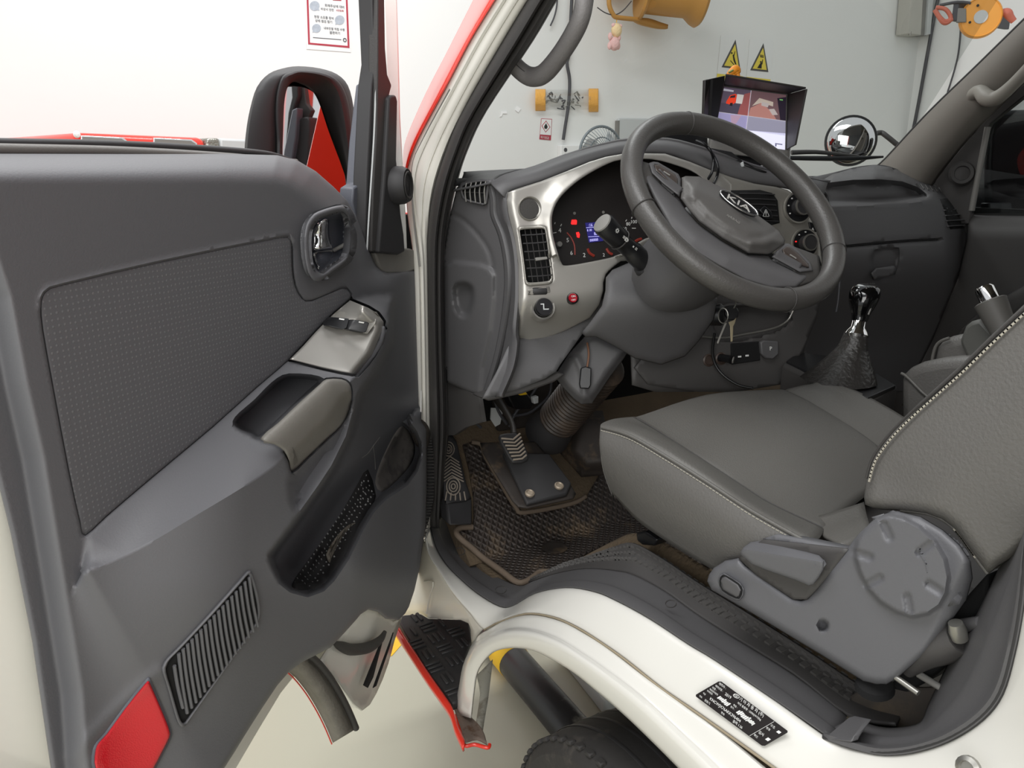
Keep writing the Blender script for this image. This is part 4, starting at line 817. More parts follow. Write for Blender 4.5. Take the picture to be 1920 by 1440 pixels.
# grab handles
gh = thing('grab_handle', 'large grey grab handle fixed to the left pillar across the windscreen', 'handle', AP(1000, 140, .12))
gm = mat('grab_handle_grey', S(120, 117, 116), .5, bump=(300, .2, .003), var=(30, .06))
gp = [AP(x, y, b) for x, y, b in ((955, 110, .09), (975, 132, .11), (996, 144, .125), (1020, 138, .13), (1050, 103, .13), (1078, 58, .13), (1092, 22, .13), (1098, -25, .13))]
tube('handle_bar', gp, [.0155, .0165, .0175, .0175, .0165, .0165, .016, .016], gm, gh, 16, 5)
tube('grip_seam', [p + (CAM - p).normalized() * .0172 + V((0, 0, .004)) for p in gp[0:4]], .0008, M['seal'], gh, 6, 4)
slab('mount', [AP(x, y, .10) for x, y in ((946, 120), (958, 96), (974, 112), (962, 138))], (-.02, .01, 0), gm, gh, .004)
g2 = thing('grab_handle', 'pale grey grab handle on the right front pillar', 'handle', X(1830, 180, 1.44))
tube('handle_bar', [X(x, y, b) for x, y, b in ((1826, 196, 1.47), (1826, 178, 1.45), (1838, 172, 1.43), (1850, 183, 1.415), (1868, 184, 1.41), (1900, 158, 1.41), (1950, 105, 1.41))], [.016, .017, .017, .020, .018, .015, .015], mat('pale_handle', S(140, 136, 128), .5), g2, 14, 5)
# ---- footstep
FS = thing('footstep', 'black ribbed footstep with a red lower edge below the front of the door opening', 'step', V((.05, 1.6, 0)))
ZS = .40
SPX = [(755, 1153), (789, 1150), (804, 1159), (864, 1161), (880, 1168), (884, 1200), (873, 1230), (864, 1282), (857, 1316), (847, 1319), (830, 1294), (800, 1256), (759, 1185), (746, 1162)]
slab('tread', [Z(x, y, ZS) for x, y in SPX], (0, 0, -.02), M['rubber'], FS, .004)
SPOLY = cr(SPX, 2, True); e1 = V((1, 0, 0)); e2 = V((0, 1, 0))
for bi_ in range(9):
    for bj in range(9):
        c = Z(758, 1180, ZS) + (e1 * (bi_ * .052 - .05) + e2 * (.03 - bj * .052)); h = (bi_ + bj) % 2
        for k in (-1, 0, 1):
            u = e1 if h else e2; w = e2 if h else e1
            d = c + w * k * .014
            dd_ = d - CAM; px_ = 960 + FPX * dd_.dot(CR_) / dd_.dot(CF); py_ = 720 - FPX * dd_.dot(CU) / dd_.dot(CF)
            if sdist(np.array([[px_, py_]]), SPOLY)[0] > 7: box('tread_rib', d + V((0, 0, .002)), u * .018, w * .004, V((0, 0, .003)), M['rubber'], FS, .0015, seg=1)
E1 = [(738, 1166), (752, 1188), (800, 1262), (828, 1302), (846, 1330), (856, 1362), (870, 1392)]
loft('red_edge', [[Z(x + 2, y - 4, ZS + .004) for x, y in E1], [Z(x, y + 2, ZS + .006) for x, y in E1], [Z(x - 3, y + 12, ZS) for x, y in E1], [Z(x - 2, y + 18, ZS - .02) for x, y in E1]], M['red'], FS, 4, 2, thick=.004, label='red painted step edge')
tube('red_lip', [Z(x, y, ZS - .03) for x, y in ((856, 1340), (866, 1380), (872, 1398), (890, 1396), (914, 1402), (918, 1396))], .004, M['red'], FS, 8, 4)
loft('rusty_bracket', [[Z(x, y, ZS - .02) for x, y in ((848, 1322), (862, 1360), (872, 1394))], [Z(x, y, ZS - .03) for x, y in ((872, 1335), (888, 1362), (894, 1388))], [Z(x, y, ZS - .03) for x, y in ((884, 1345), (905, 1370), (914, 1398))]], mat('rusty_metal', S(112, 98, 88), .8, dirt=(30, .5, S(88, 62, 44))), FS, 3, 3, thick=.003)
loft('mud_flap', [[X(x, y, .10) for x, y in ((895, 1265), (900, 1300), (893, 1350), (890, 1372))], [X(x, y, .12) for x, y in ((924, 1236), (918, 1290), (908, 1350), (904, 1376))]], mat('grey_flap', S(150, 148, 140), .8, dirt=(20, .5, S(110, 104, 94))), FS, 3, 2, thick=.003)
# ---- front tyre
ty = thing('front_tyre', 'black front tyre under the white wheel arch at the bottom of the photo', 'tyre', V((.09, .80, 0)))
RT = .29; TC = V((.0, .80, RT))
prof = [(.165, .0), (.22, -.010), (.262, -.008), (.280, .004), (.287, .02), (.290, .06), (.290, .13), (.287, .17), (.280, .186), (.262, .198), (.22, .20), (.165, .19)]
lathe('casing', TC, (1, 0, 0), prof, M['tire'], ty, 64, smooth=30)
for h_ in (.055, .095, .135): lathe('tread_groove', TC + V((h_ - .004, 0, 0)), (1, 0, 0), [(RT + .0004, 0), (RT + .001, .001), (RT + .001, .007), (RT + .0004, .008)], M['rubber'], ty, 64)
for k in range(60):
    t = k * 2 * math.pi / 60; u = V((0, math.cos(t), math.sin(t)))
    if u.z > -.1: box('shoulder_lug', TC + V((.006, 0, 0)) + u * (RT - .006), (.007, 0, 0), V((0, -math.sin(t), math.cos(t))) * .008, u * .004, M['tire'], ty, .002, seg=1)
lathe('rim', TC + V((.014, 0, 0)), (1, 0, 0), [(0, .0), (.08, 0), (.10, .03), (.16, .03), (.17, .0), (.175, .0), (.175, .12), (0, .12)], M['steel'], ty, 40)
# ------------------------------------------------------------------ dashboard
dash = thing('dashboard', 'charcoal dashboard with silver instrument bezel, vents and glove box', 'dashboard', V((.8, 1.4, .9)))
c12, s12 = math.cos(math.radians(12)), math.sin(math.radians(12))
DU = V((.960, -.2796, 0)); DN = V((-.2796 * c12, -.960 * c12, s12)); DUP = DN.cross(DU)
DB = Plane((.14, 1.27, 1.34), DN)                    # instrument face
DL = Plane((.12, 1.327, 1.3), (-.992, -.13, 0))       # left flank
b_ = DB.at
# left flank
DLO = [(856, 352), (866, 342), (900, 336), (924, 336), (930, 344), (930, 372), (930, 404), (944, 440), (953, 482), (956, 525), (953, 570), (946, 620), (934, 676), (912, 736), (904, 748), (880, 737), (836, 717), (833, 600), (831, 480), (842, 410)]
FUSE = [(836, 496), (850, 490), (900, 496), (920, 505), (926, 516), (926, 560), (920, 620), (904, 690), (900, 742), (880, 735), (838, 716)]
def dl_fn(Q):
    o = F(Q, FUSE, .008, 9, 1, .5)
    o += G(Q, [(840, 398), (870, 414), (900, 445), (918, 475), (924, 505)], .004, 4, 3)
    o -= F(Q, [(854, 540), (868, 534), (880, 538), (885, 550), (882, 575), (874, 590), (864, 588), (856, 572)], .018, 12, 3, .6)
    return o
relief('dash_flank', DLO, DL, dl_fn, M['dash'], dash, 4, sm=0, thick=.004, rings=[(FUSE, (-5, -2, 2, 5), True)])
# ridge between the flank and the instrument face
rg = [(922, 338), (930, 372), (932, 404), (946, 440), (955, 482), (958, 525), (955, 570), (948, 620), (936, 676), (914, 746)]
be = [(948, 358), (946, 372), (949, 404), (961, 449), (967, 495), (968, 556), (964, 617), (966, 645), (958, 690), (936, 744)]
loft('flank_ridge', [[DL.at(x - 10, y, -.002) for x, y in rg], [DL.at(x - 4, y, .004) for x, y in rg], [near(DL.at(x, y, .0), x + 3, y) + V((0, -.004, 0)) for x, y in rg], [b_(x, y, -.002) for x, y in be], [b_(x + 6, y, -.010) for x, y in be]], M['dash'], dash, 4, 3, thick=.003)
# top pad
t0 = [(946, 372), (951, 362), (966, 354), (1014, 339), (1060, 321), (1106, 302), (1136, 293), (1175, 287), (1247, 287), (1293, 302), (1354, 326), (1415, 342), (1476, 351), (1540, 372)]
t1 = [(921, 346), (930, 340), (948, 331), (1004, 315), (1052, 297), (1100, 282), (1136, 273), (1175, 266), (1250, 265), (1310, 279), (1370, 299), (1430, 318), (1490, 330), (1552, 342)]
tb = [wsp(u, -.03) for u in [k / 13 * .72 for k in range(14)]]
T1 = [b_(x, y, -.05) for x, y in t1]
loft('top_pad', [[b_(x, y, -.006) for x, y in t0], [b_(x, y, .0) for x, y in mixr(t0, t1, .15)], [b_(x, y, -.006) for x, y in mixr(t0, t1, .6)], [b_(x, y, -.03) for x, y in mixr(t0, t1, .92)], T1, [p.lerp(q, .4) + V((0, 0, .0)) for p, q in zip(T1, tb)], tb], M['dash'], dash, 3, 4, thick=.004)
loft('demister_shelf', [[DL.at(x, y, -.0) for x, y in ((858, 352), (880, 343), (900, 339), (924, 340))], [near(wsp(.03, 0), x, y) for x, y in ((868, 329), (890, 327), (912, 326), (940, 328))], [near(wsp(.04, 0) + V((0, .03, 0)), x, y) for x, y in ((869, 322), (900, 320), (940, 318), (985, 316))]], M['dash'], dash, 3, 3, thick=.003)
# silver bezel
BZ = [(944, 376), (946, 367), (952, 361), (966, 355), (1014, 340), (1060, 322), (1106, 303), (1136, 294), (1175, 287), (1247, 288), (1293, 303), (1354, 328), (1372, 345), (1372, 400), (1340, 460), (1260, 482), (1212, 486), (1164, 490), (1147, 503), (1136, 514), (1131, 530), (1131, 545), (1124, 571), (1106, 596), (1060, 620), (1014, 638), (974, 645), (964, 642), (961, 630), (963, 590), (967, 556), (967, 495), (960, 449), (949, 404)]
BH = [(1164, 300), (1130, 312), (1090, 335), (1060, 360), (1043, 382), (1035, 408), (1037, 440), (1045, 471), (1053, 492), (1062, 497), (1106, 490), (1164, 476), (1210, 447), (1280, 430), (1325, 398), (1326, 350), (1305, 326), (1270, 311), (1222, 299)]
def bz_fn(Q):
    o = .012 + 0 * Q[:, 0]
    dl = ldist(Q, BZ[-8:] + [BZ[0]] + [BZ[1]])
    o -= .020 * (1 - np.clip(dl / 20, 0, 1)) ** 2
    o -= .07 * sstep((Q[:, 1] - 545 - .12 * (1000 - Q[:, 0])) / 110) ** 1.4
    o += .014 * np.exp(-(ldist(Q, BH + [BH[0]]) / 22) ** 2) * (Q[:, 1] < 480)
    return o
VNT = [(973, 430), (980, 427), (1012, 425), (1021, 427), (1024, 436), (1035, 515), (1034, 526), (1028, 530), (994, 533), (987, 529), (985, 520), (974, 440)]
bez = relief('instrument_bezel', BZ, DB, bz_fn, M['silver'], dash, 5, holes=[BH, VNT], sm=1, thick=.004, edge=.003, ew=5, rings=[(BH, (-10, -16, -24), True)], label='silver instrument bezel')
def bo_(x, y): return float(bz_fn(np.array([[x, y]], float))[0])
# instrument binnacle: tunnel, dial face, lamps
DFO = -.075
BHs = cr(BH, 2, True)
DF = Plane((.14, 1.27, 1.34) , (DN + V((0, 0, .1))).normalized())
bc = hc(BHs, 1.0)
tun = loft('binnacle_tunnel', [[b_(x, y, .012) for x, y in BHs + BHs[:1]], [b_(x, y, -.03) for x, y in BHs + BHs[:1]], [b_(x, y, DFO) for x, y in hc(BHs, 1.03) + hc(BHs, 1.03)[:1]]], mat('binnacle_black', S(22, 20, 22), .6), dash, 1, 1)
dial = slab('dial_face', [b_(x, y, DFO) for x, y in hc(BHs, 1.03)], -DN * .004, mat('dial_black', S(34, 30, 29), .45), dash)
def dp(x, y): return b_(x, y, DFO + .001)
def dtx(s, x, y, h, m): text('numeral', s, dp(x, y), DU, DUP, h * (dp(x, y) - CAM).dot(CF) / FPX, m, dial, .0003)
for s, x, y, h in (('4', 1047, 436, 12), ('5', 1062, 454, 11), ('6', 1069, 478, 11), ('2', 1093, 482, 11), ('2', 1130, 481, 9), ('60', 1167, 432, 9), ('80', 1174, 423, 9), ('100', 1182, 419, 9)): dtx(s, x, y, h, M['whiteink'])
rdl = mat('gauge_red', S(150, 52, 40), .5)
def arc(pts, w, m, nm='gauge_arc'): tube(nm, [dp(x, y) for x, y in pts], w, m, dial, 6, 4)
arc([(1063, 436), (1071, 446), (1077, 460), (1078, 478)], .0016, rdl); arc([(1102, 466), (1105, 474), (1114, 480)], .003, rdl); arc([(1137, 466), (1142, 474), (1148, 477)], .003, rdl); arc([(1188, 455), (1196, 450), (1203, 448)], .003, rdl)
for pts in ([(1037, 437), (1043, 436)], [(1051, 424), (1053, 420)], [(1040, 420), (1041, 417)], [(1173, 415), (1175, 412)], [(1184, 410), (1185, 407)], [(1185, 428), (1192, 428)]): tube('gauge_mark', [dp(*p) for p in pts], .0009, M['whiteink'], dial, 5, 1)
for x, y in ((1077, 400), (1131, 398)): lathe('warning_light', dp(x, y), DN, [(0, 0), (.003, 0), (.003, .001), (0, .001)], M['midgrey'], dial, 12)
slab('battery_lamp', [dp(x, y) for x, y in ((1072, 412), (1080, 412), (1081.5, 414), (1081, 421), (1072, 421), (1070.5, 419))], DN * .0008, M['lamp_r'], dial, label='lit red warning lamp')
slab('oil_lamp', [dp(x, y) for x, y in ((1080, 436), (1085, 435), (1087, 440), (1086, 446), (1082, 445))], DN * .0008, M['lamp_r'], dial, label='lit red warning lamp')
lcd = slab('trip_display', [dp(x, y) for x, y in ((1097, 418), (1122, 416), (1131, 452), (1104, 455))], DN * .001, M['lcd'], dial, label='lit blue trip display')
def lp(x, y): return b_(x, y, DFO + .0025)
sz = lambda h, x, y: h * (lp(x, y) - CAM).dot(CF) / FPX
lx = (lp(1131, 452) - lp(1104, 455)); ly = (lp(1097, 418) - lp(1104, 455))
for s, x, y, h in ((':16', 1104, 425, 8), ('8 .00', 1101, 434, 6), ('88', 1114, 441, 8), ('000000', 1106, 453, 7)): text('readout', s, lp(x, y), lx, ly, sz(h, x, y), M['lcdw'], lcd, .0002, sx=.8)
for a_, c_ in (((1099, 427), (1113, 426)), ((1103, 444), (1128, 443))): tube('readout_line', [lp(*a_), lp(*c_)], .0005, M['lcdw'], lcd, 4, 1)
lathe('reset_knob', dp(1046, 459), DN, [(0, 0), (.006, 0), (.006, .012), (.005, .014), (0, .014)], M['midgrey'], dial, 16)
# round tweeter, air vent, thumbwheel, knob and red button on the left of the bezel
def bp(x, y, o=0): return b_(x, y, bo_(x, y) + o)
def pxm(x, y, k): return k * (bp(x, y) - CAM).dot(CF) / FPX
r = pxm(992, 392, 21.5)
lathe('tweeter_ring', bp(992, 392, -.004), DN, [(r * .8, 0), (r * 1.08, 0), (r * 1.08, .006), (r, .009), (r * .86, .006), (r * .8, .0)], M['silver_d'], bez, 36)
lathe('tweeter_mesh', bp(992, 392, .001), DN, [(0, 0), (r * .86, 0), (r * .85, .003), (0, .004)], mat('speaker_mesh', S(62, 60, 58), .8, bump=(900, .6, .002)), bez, 30)
vent = relief('vent_frame', hc([(973, 430), (980, 427), (1012, 425), (1021, 427), (1024, 436), (1035, 515), (1034, 526), (1028, 530), (994, 533), (987, 529), (985, 520), (974, 440)], 1.06), DB, lambda Q: bz_fn(Q) + .004, M['silver_d'], bez, 5, sm=0, holes=[hc([(973, 430), (980, 427), (1012, 425), (1021, 427), (1024, 436), (1035, 515), (1034, 526), (1028, 530), (994, 533), (987, 529), (985, 520), (974, 440)], .94)], thick=.004)
relief('vent_cavity', [(965, 420), (1030, 416), (1046, 538), (980, 543)], DB, -.022, M['void'], bez, 8, sm=0, thick=.002)
for k in range(6):
    y = 440 + k * 15.5; xo = (y - 430) * .145
    tube('vent_slat', [bp(977 + xo, y + 1, .004), bp(1000 + xo, y, .006), bp(1022 + xo, y - 2, .004)], pxm(1000, 480, 2.2), M['rubber'], bez, 6, 2, flat=.6)
for k in range(4):
    tube('vent_fin', [bp(984 + k * 10.5, 430, -.002), bp(999 + k * 10.2, 529, -.002)], pxm(1000, 480, .9), M['seal'], bez, 6, 1)
slab('vent_tab', [bp(x, y, .011) for x, y in ((1004, 483), (1026, 481), (1027, 486), (1005, 489))], -DN * .008, M['midgrey'], bez, .001)
slab('thumbwheel_slot', [bp(x, y, .002) for x, y in ((988, 543), (1030, 537), (1032, 548), (990, 553))], -DN * .003, M['silver_d'], bez, .001)
lathe('thumbwheel', bp(1011, 546, -.004) - DU * pxm(1011, 546, 14), DU, [(0, 0), (.007, 0), (.008, .002), (.008, pxm(1011, 546, 26)), (.007, pxm(1011, 546, 28)), (0, pxm(1011, 546, 28))], M['rubber'], bez, 18)
text('mark', 'Z', bp(990, 552, .003), DU, DUP, .008, M['inkblack'], bez)
for k in range(3): tube('mark', [bp(1025 + k * 2.5, 538, .003), bp(1026 + k * 2.5, 546, .003)], .0005, M['inkblack'], bez, 4, 1)
r = pxm(1018, 580, 24); kc_ = bp(1014, 580, -.012)
kn_ = (DN + V((0, 0, .15))).normalized()
lathe('mirror_knob_ring', kc_, kn_, [(r * .72, 0), (r * 1.02, 0), (r * 1.0, .012), (r * .92, .019), (r * .78, .017), (r * .72, .01)], M['silver'], bez, 36)
kb_ = lathe('mirror_knob', kc_, kn_, [(0, 0), (r * .72, 0), (r * .72, .024), (r * .66, .028), (0, .028)], M['black'], bez, 30)
slab('knob_mark', [kc_ + kn_ * .0285 + DU * a + DUP * c for a, c in ((-.008, .004), (-.003, .004), (-.003, -.006), (.008, -.006), (.008, -.004), (-.001, -.004), (-.001, .006), (-.008, .006))], kn_ * .0005, M['grey'], kb_)
r = pxm(1072, 560, 11.5); q_ = bp(1072, 560, -.004)
lathe('button_ring', q_, kn_, [(0, 0), (r, 0), (r, .007), (r * .85, .009), (r * .8, .006), (0, .006)], M['black'], bez, 26)
rb_ = lathe('red_button', q_ + kn_ * .005, kn_, [(0, 0), (r * .78, 0), (r * .72, .004), (0, .0035)], mat('dark_red_button', S(150, 22, 36), .3), bez, 24, 'round dark red button')
text('lettering', 'ON', q_ + kn_ * .0095 - DU * .004 + DUP * .001, DU, DUP, .0055, M['whiteink'], rb_); text('lettering', 'OFF', q_ + kn_ * .0095 - DU * .004 - DUP * .006, DU, DUP, .005, M['whiteink'], rb_)
# side vent on the flank
SVO = [(860, 352), (866, 345), (888, 339), (915, 337), (916, 342), (911, 382), (905, 385), (880, 379), (866, 372)]
sv = relief('side_vent_frame', SVO, DL, .006, M['dash'], dash, 4, sm=0, holes=[hc(SVO, .84)], thick=.004)
relief('side_vent_cavity', hc(SVO, .9), DL, .002, M['void'], sv, 8, sm=0, thick=.001)
for k in range(5):
    x = 873 + k * 9; tube('side_vent_fin', [DL.at(x + 2, 343 - k * .8, .007), DL.at(x - 1, 358, .010), DL.at(x + 1, 378 + k, .007)], .0014, M['midgrey'], sv, 6, 3)
tube('side_vent_bar', [DL.at(866, 360, .004), DL.at(912, 362, .004)], .0012, M['seal'], sv, 6, 1)
# knee panel below the bezel
KN = [(904, 748), (930, 700), (950, 655), (962, 636), (1014, 632), (1060, 610), (1100, 590), (1128, 560), (1140, 560), (1120, 600), (1092, 626), (1066, 662), (1050, 684), (1043, 696), (1022, 710), (970, 730), (914, 746)]
relief('knee_panel', KN, DB, lambda Q: -.050 + .02 * sstep((Q[:, 1] - 640) / 60), M['dash'], dash, 8, sm=0, thick=.006)
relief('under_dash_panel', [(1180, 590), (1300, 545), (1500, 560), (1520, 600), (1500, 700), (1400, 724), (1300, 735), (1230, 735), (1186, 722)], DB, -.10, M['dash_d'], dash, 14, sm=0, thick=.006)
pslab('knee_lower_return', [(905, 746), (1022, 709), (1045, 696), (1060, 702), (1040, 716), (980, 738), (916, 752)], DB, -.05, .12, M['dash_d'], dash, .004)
# centre stack
CS = [(1340, 320), (1372, 332), (1415, 344), (1455, 350), (1476, 356), (1492, 366), (1512, 392), (1528, 424), (1538, 460), (1542, 492), (1538, 505), (1490, 505), (1440, 470), (1380, 420), (1345, 380)]
cs = relief('centre_stack', CS, DB, lambda Q: .010 - .0 * Q[:, 0], M['silver_d'], dash, 8, sm=1, thick=.006, edge=.008, ew=9, label='silver centre stack')
CVO = [(1360, 357), (1425, 356), (1448, 362), (1458, 376), (1462, 418), (1440, 424), (1420, 416), (1390, 392)]
relief('centre_vent_cavity', CVO, DB, .0115, M['void'], cs, 8, sm=1, thick=.002)
for k in range(6):
    y = 363 + k * 10; tube('centre_vent_slat', [b_(1386 + k * 3, y, .013), b_(1420, y, .016), b_(1452 + k * 1.5, y + 2, .013)], .0025, M['rubber'], cs, 6, 2, flat=.6)
hz = pslab('hazard_button', [(1424, 394), (1434, 385), (1447, 396), (1450, 410), (1438, 410)], DB, .024, .014, M['black'], cs, .002)
text('symbol', '⚠', b_(1429, 404, .0248), DU, DUP, .014, M['whiteink'], hz)
for x, y, r_, red in ((1494, 390, 27, 0), (1507, 457, 26, 1)):
    r = r_ * (b_(x, y) - CAM).dot(CF) / FPX; q = b_(x, y, .010)
    kk = lathe('heater_dial', q, DN, [(0, 0), (r, 0), (r, .004), (r * .95, .007), (r * .6, .006), (0, .006)], M['black'], cs, 36)
    lathe('dial_rim', q, DN, [(r * .97, .002), (r * 1.1, .002), (r * 1.08, .008), (r * .97, .007)], M['silver_d'], kk, 36)
    lathe('dial_knob', q, DN, [(0, .006), (r * .55, .006), (r * .55, .020), (r * .48, .024), (0, .024)], M['rubber'], kk, 30)
    lathe('knob_ring', q + DN * .022, DN, [(r * .50, 0), (r * .60, 0), (r * .60, .003), (r * .50, .0035)], M['steel'], kk, 32)
    for t in range(7):
        a = math.radians(-30 + t * 40); d = DU * math.cos(a) + DUP * math.sin(a)
        box('dial_mark', q + d * r * .8 + DN * .0072, DU * .0016, DUP * .0012, DN * .0004, M['lamp_r'] if red and t in (5,) else M['whiteink'], kk)
for x, y, m in ((1524, 425, 0), (1533, 488, 1)):
    bt = pslab('stack_button', [(x - 7, y - 9), (x + 4, y - 7), (x + 8, y + 10), (x - 4, y + 8)], DB, .014, .006, M['black'], cs, .001)
    if m: pslab('amber_lamp', [(x - 4, y - 5), (x + 2, y - 4), (x + 2, y - 1), (x - 4, y - 2)], DB, .0148, .001, M['lamp_o'], bt)
    text('symbol', 'P' if m else 'A', b_(x - 2, y + 7, .0145), DU, DUP, .008, M['whiteink'], bt)
# passenger side of the dash
PD = Plane((1.1, 1.235, 1.3), V((-.05, -.97, .22)))
PO = [(1530, 345), (1560, 327), (1600, 314), (1640, 309), (1668, 312), (1710, 328), (1755, 342), (1785, 360), (1806, 384), (1816, 410), (1819, 432), (1813, 470), (1797, 520), (1750, 635), (1700, 735), (1500, 735), (1515, 600), (1535, 520), (1545, 480), (1540, 420), (1528, 390)]
TRAY = [(1538, 350), (1556, 341), (1600, 336), (1650, 335), (1692, 339), (1722, 350), (1742, 366), (1736, 374), (1690, 380), (1560, 386), (1544, 384)]
def pd_fn(Q):
    o = 0 * Q[:, 0]
    dt = Q[:, 1] - np.interp(Q[:, 0], [1500, 1560, 1640, 1700, 1755, 1800, 1820], [350, 326, 309, 324, 342, 378, 425])
    o -= .15 * (1 - np.clip(dt / 34, 0, 1)) ** 1.5
    o -= F(Q, TRAY, .075, 16, 2, .15)
    o -= .05 * sstep((Q[:, 1] - 452) / 10) * 0
    o += G(Q, [(1575, 463), (1640, 457), (1700, 452), (1762, 449)], .012, 2.0, 1)
    o -= .10 * sstep((Q[:, 1] - 470) / 190)
    o += G(Q, [(1545, 383), (1640, 381), (1732, 373)], -.004, 4, 2)
    o -= F(Q, [(1640, 470), (1684, 466), (1684, 490), (1676, 514), (1640, 524), (1634, 505)], .012, 6, 2, .5)
    o -= .05 * sstep((Q[:, 0] - 1770) / 45)
    return o
pdm = relief('passenger_dash', PO, PD, pd_fn, M['dash'], dash, 6, sm=1, thick=.006, rings=[(TRAY, (-3, 1, 5, 10, 15), True), ([(1575, 463), (1640, 457), (1700, 452), (1762, 449)], (-3, -1.5, 0, 1.5, 3), False), ([(1640, 470), (1684, 466), (1684, 490), (1676, 514), (1640, 524), (1634, 505)], (-3, 0, 3), True)])
tube('glove_box_seam', [PD.at(x, y, .0005) for x, y in ((1578, 462.5), (1640, 457), (1700, 452), (1758, 449))], .0014, M['void'], dash, 6, 3)
loft('passenger_top', [[PD.at(x, y, -.148) for x, y in ((1528, 348), (1560, 327), (1600, 314), (1640, 309), (1668, 312), (1710, 328), (1755, 342))], [wsp(u, -.03) for u in (.64, .70, .78, .86, .92, .96, 1.0)]], M['dash'], dash, 3, 2, thick=.004)
hp = relief('glove_box_pull', [(1643, 503), (1676, 498), (1682, 505), (1676, 516), (1640, 524), (1635, 512)], PD, lambda Q: .001 - .03 * sstep((Q[:, 1] - 470) / 190), M['dash'], dash, 5, sm=1, thick=.004)
PVO = [(1762, 373), (1785, 371), (1798, 375), (1808, 392), (1812, 420), (1808, 428), (1782, 430), (1776, 415), (1770, 390)]
pv = relief('passenger_vent_cavity', PVO, PD, lambda Q: pd_fn(Q) + .001, M['void'], dash, 5, sm=1, thick=.001)
for k in range(5):
    y = 383 + k * 10; tube('passenger_vent_slat', [PD.at(1768 + k * 2.4, y + 1, float(pd_fn(np.array([[1775., y]]))[0]) + .004), PD.at(1802 + k * 1.6, y - 1, float(pd_fn(np.array([[1800., y]]))[0]) + .004)], .0032, M['dash'], pv, 6, 1, flat=.5)
for k in range(6):
    x = 1718 + k * 8.5; y = 346 + k * 1.6
    tube('demister_fin', [PD.at(x, y - 2, float(pd_fn(np.array([[x, y]]))[0]) + .004), PD.at(x + 6, y + 7, float(pd_fn(np.array([[x, y + 5.]]))[0]) + .004)], .002, M['seal'], dash, 6, 1)
# lower centre console with pocket and sockets
LC = Plane((.62, 1.16, 1.1), V((-.30, -.92, .15)))
LCO = [(1285, 590), (1330, 575), (1420, 572), (1500, 560), (1545, 540), (1530, 600), (1505, 660), (1480, 690), (1470, 720), (1380, 735), (1310, 735), (1215, 720), (1190, 690), (1240, 630)]
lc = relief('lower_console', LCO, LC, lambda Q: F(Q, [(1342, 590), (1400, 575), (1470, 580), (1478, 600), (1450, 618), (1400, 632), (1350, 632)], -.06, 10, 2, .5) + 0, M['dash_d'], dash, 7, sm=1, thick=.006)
tube('pocket_trim', [LC.at(x, y, .002) for x, y in ((1290, 628), (1350, 634), (1390, 628), (1450, 616), (1476, 602), (1486, 585), (1494, 566))], .0028, M['steel'], lc, 8, 3)
pslab('socket_panel', [(1371, 644), (1424, 640), (1426, 676), (1372, 684)], LC, .004, .01, M['void'], lc, .002)
pslab('console_switch', [(1426, 642), (1433, 638), (1460, 640), (1461, 664), (1450, 674), (1436, 672), (1428, 664)], LC, .012, .012, M['dash'], lc, .003)
text('symbol', 'P', LC.at(1443, 657, .0128), DU, DUP, .012, M['whiteink'], lc)
for x, y in ((1387, 669), (1401, 667)): pslab('socket_mark', [(x - 3, y - 1.5), (x + 3, y - 2), (x + 3, y + 1), (x - 3, y + 1.5)], LC, .006, .001, M['whiteink'], lc)
for x, y in ((1328, 675), (1351, 672)):
    lathe('power_socket', LC.at(x, y, .0), LC.n, [(.006, 0), (.013, 0), (.014, .004), (.011, .006), (.009, .001), (0, .001)], mat('socket_rim', S(70, 58, 52), .4), lc, 20)
pg = tube('charger_plug', [LC.at(1350, 671, .004), LC.at(1362, 672, .02), LC.at(1372, 675, .035)], [.008, .008, .009], M['black'], None, 14, 2)
tag(pg, 'black charger plug with a pale face stuck in the power socket of the lower console', 'plug')
lathe('plug_face', LC.at(1374, 675, .036), V((.5, -.8, -.1)), [(0, 0), (.0075, 0), (.007, .002), (0, .002)], M['midgrey'], pg, 16)
cc = tube('charger_cable', [LC.at(x, y, o) for x, y, o in ((1340, 625, .03), (1336, 660, .02), (1342, 685, .02), (1358, 705, .03), (1385, 722, .05), (1412, 728, .07))], .003, M['black'], None, 8, 5)
tag(cc, 'black charger cable looping down the lower console behind the seat cushion', 'cable')
# cable from the dash to the right of the wheel
c2 = tube('console_cable', [LC.at(x, y, .012) for x, y in ((1575, 520), (1572, 560), (1568, 585))], .002, M['wire'], None, 6, 3)
tag(c2, 'thin grey cable hanging beside the steering wheel in front of the glove box', 'cable')
# ------------------------------------------------------------------ steering column and pedals
CW = V((.3482, .9602, 1.4429)); WN = V((-.0056, -.708, .706)).normalized(); AXD = -WN
WU = V((1, 0, 0)); WU = (WU - WN * WU.dot(WN)).normalized(); WV = WN.cross(WU)
scol = thing('steering_column', 'charcoal steering column cover with ribbed rubber gaiter down to the floor', 'steering column', V((.35, 1.55, .83)))
def csec(s, hw, hu, hd, n=20, pw=2.6, dx=0):
    c = CW + AXD * s + WU * dx; out = []
    for k in range(n):
        t = 2 * math.pi * k / n; cx = math.copysign(abs(math.cos(t)) ** (2 / pw), math.cos(t)); cy = math.copysign(abs(math.sin(t)) ** (2 / pw), math.sin(t))
        out.append(c + WU * cx * hw + WV * cy * (hu if cy > 0 else hd))
    return out
secs = [csec(.045, .05, .05, .05), csec(.06, .066, .06, .06), csec(.12, .078, .07, .07), csec(.18, .088, .075, .07), csec(.22, .080, .06, .06)]
loft('upper_cover', [[s[k] for s in secs] for k in range(20)], M['dash'], scol, 3, 1, closed_v=True) if False else None
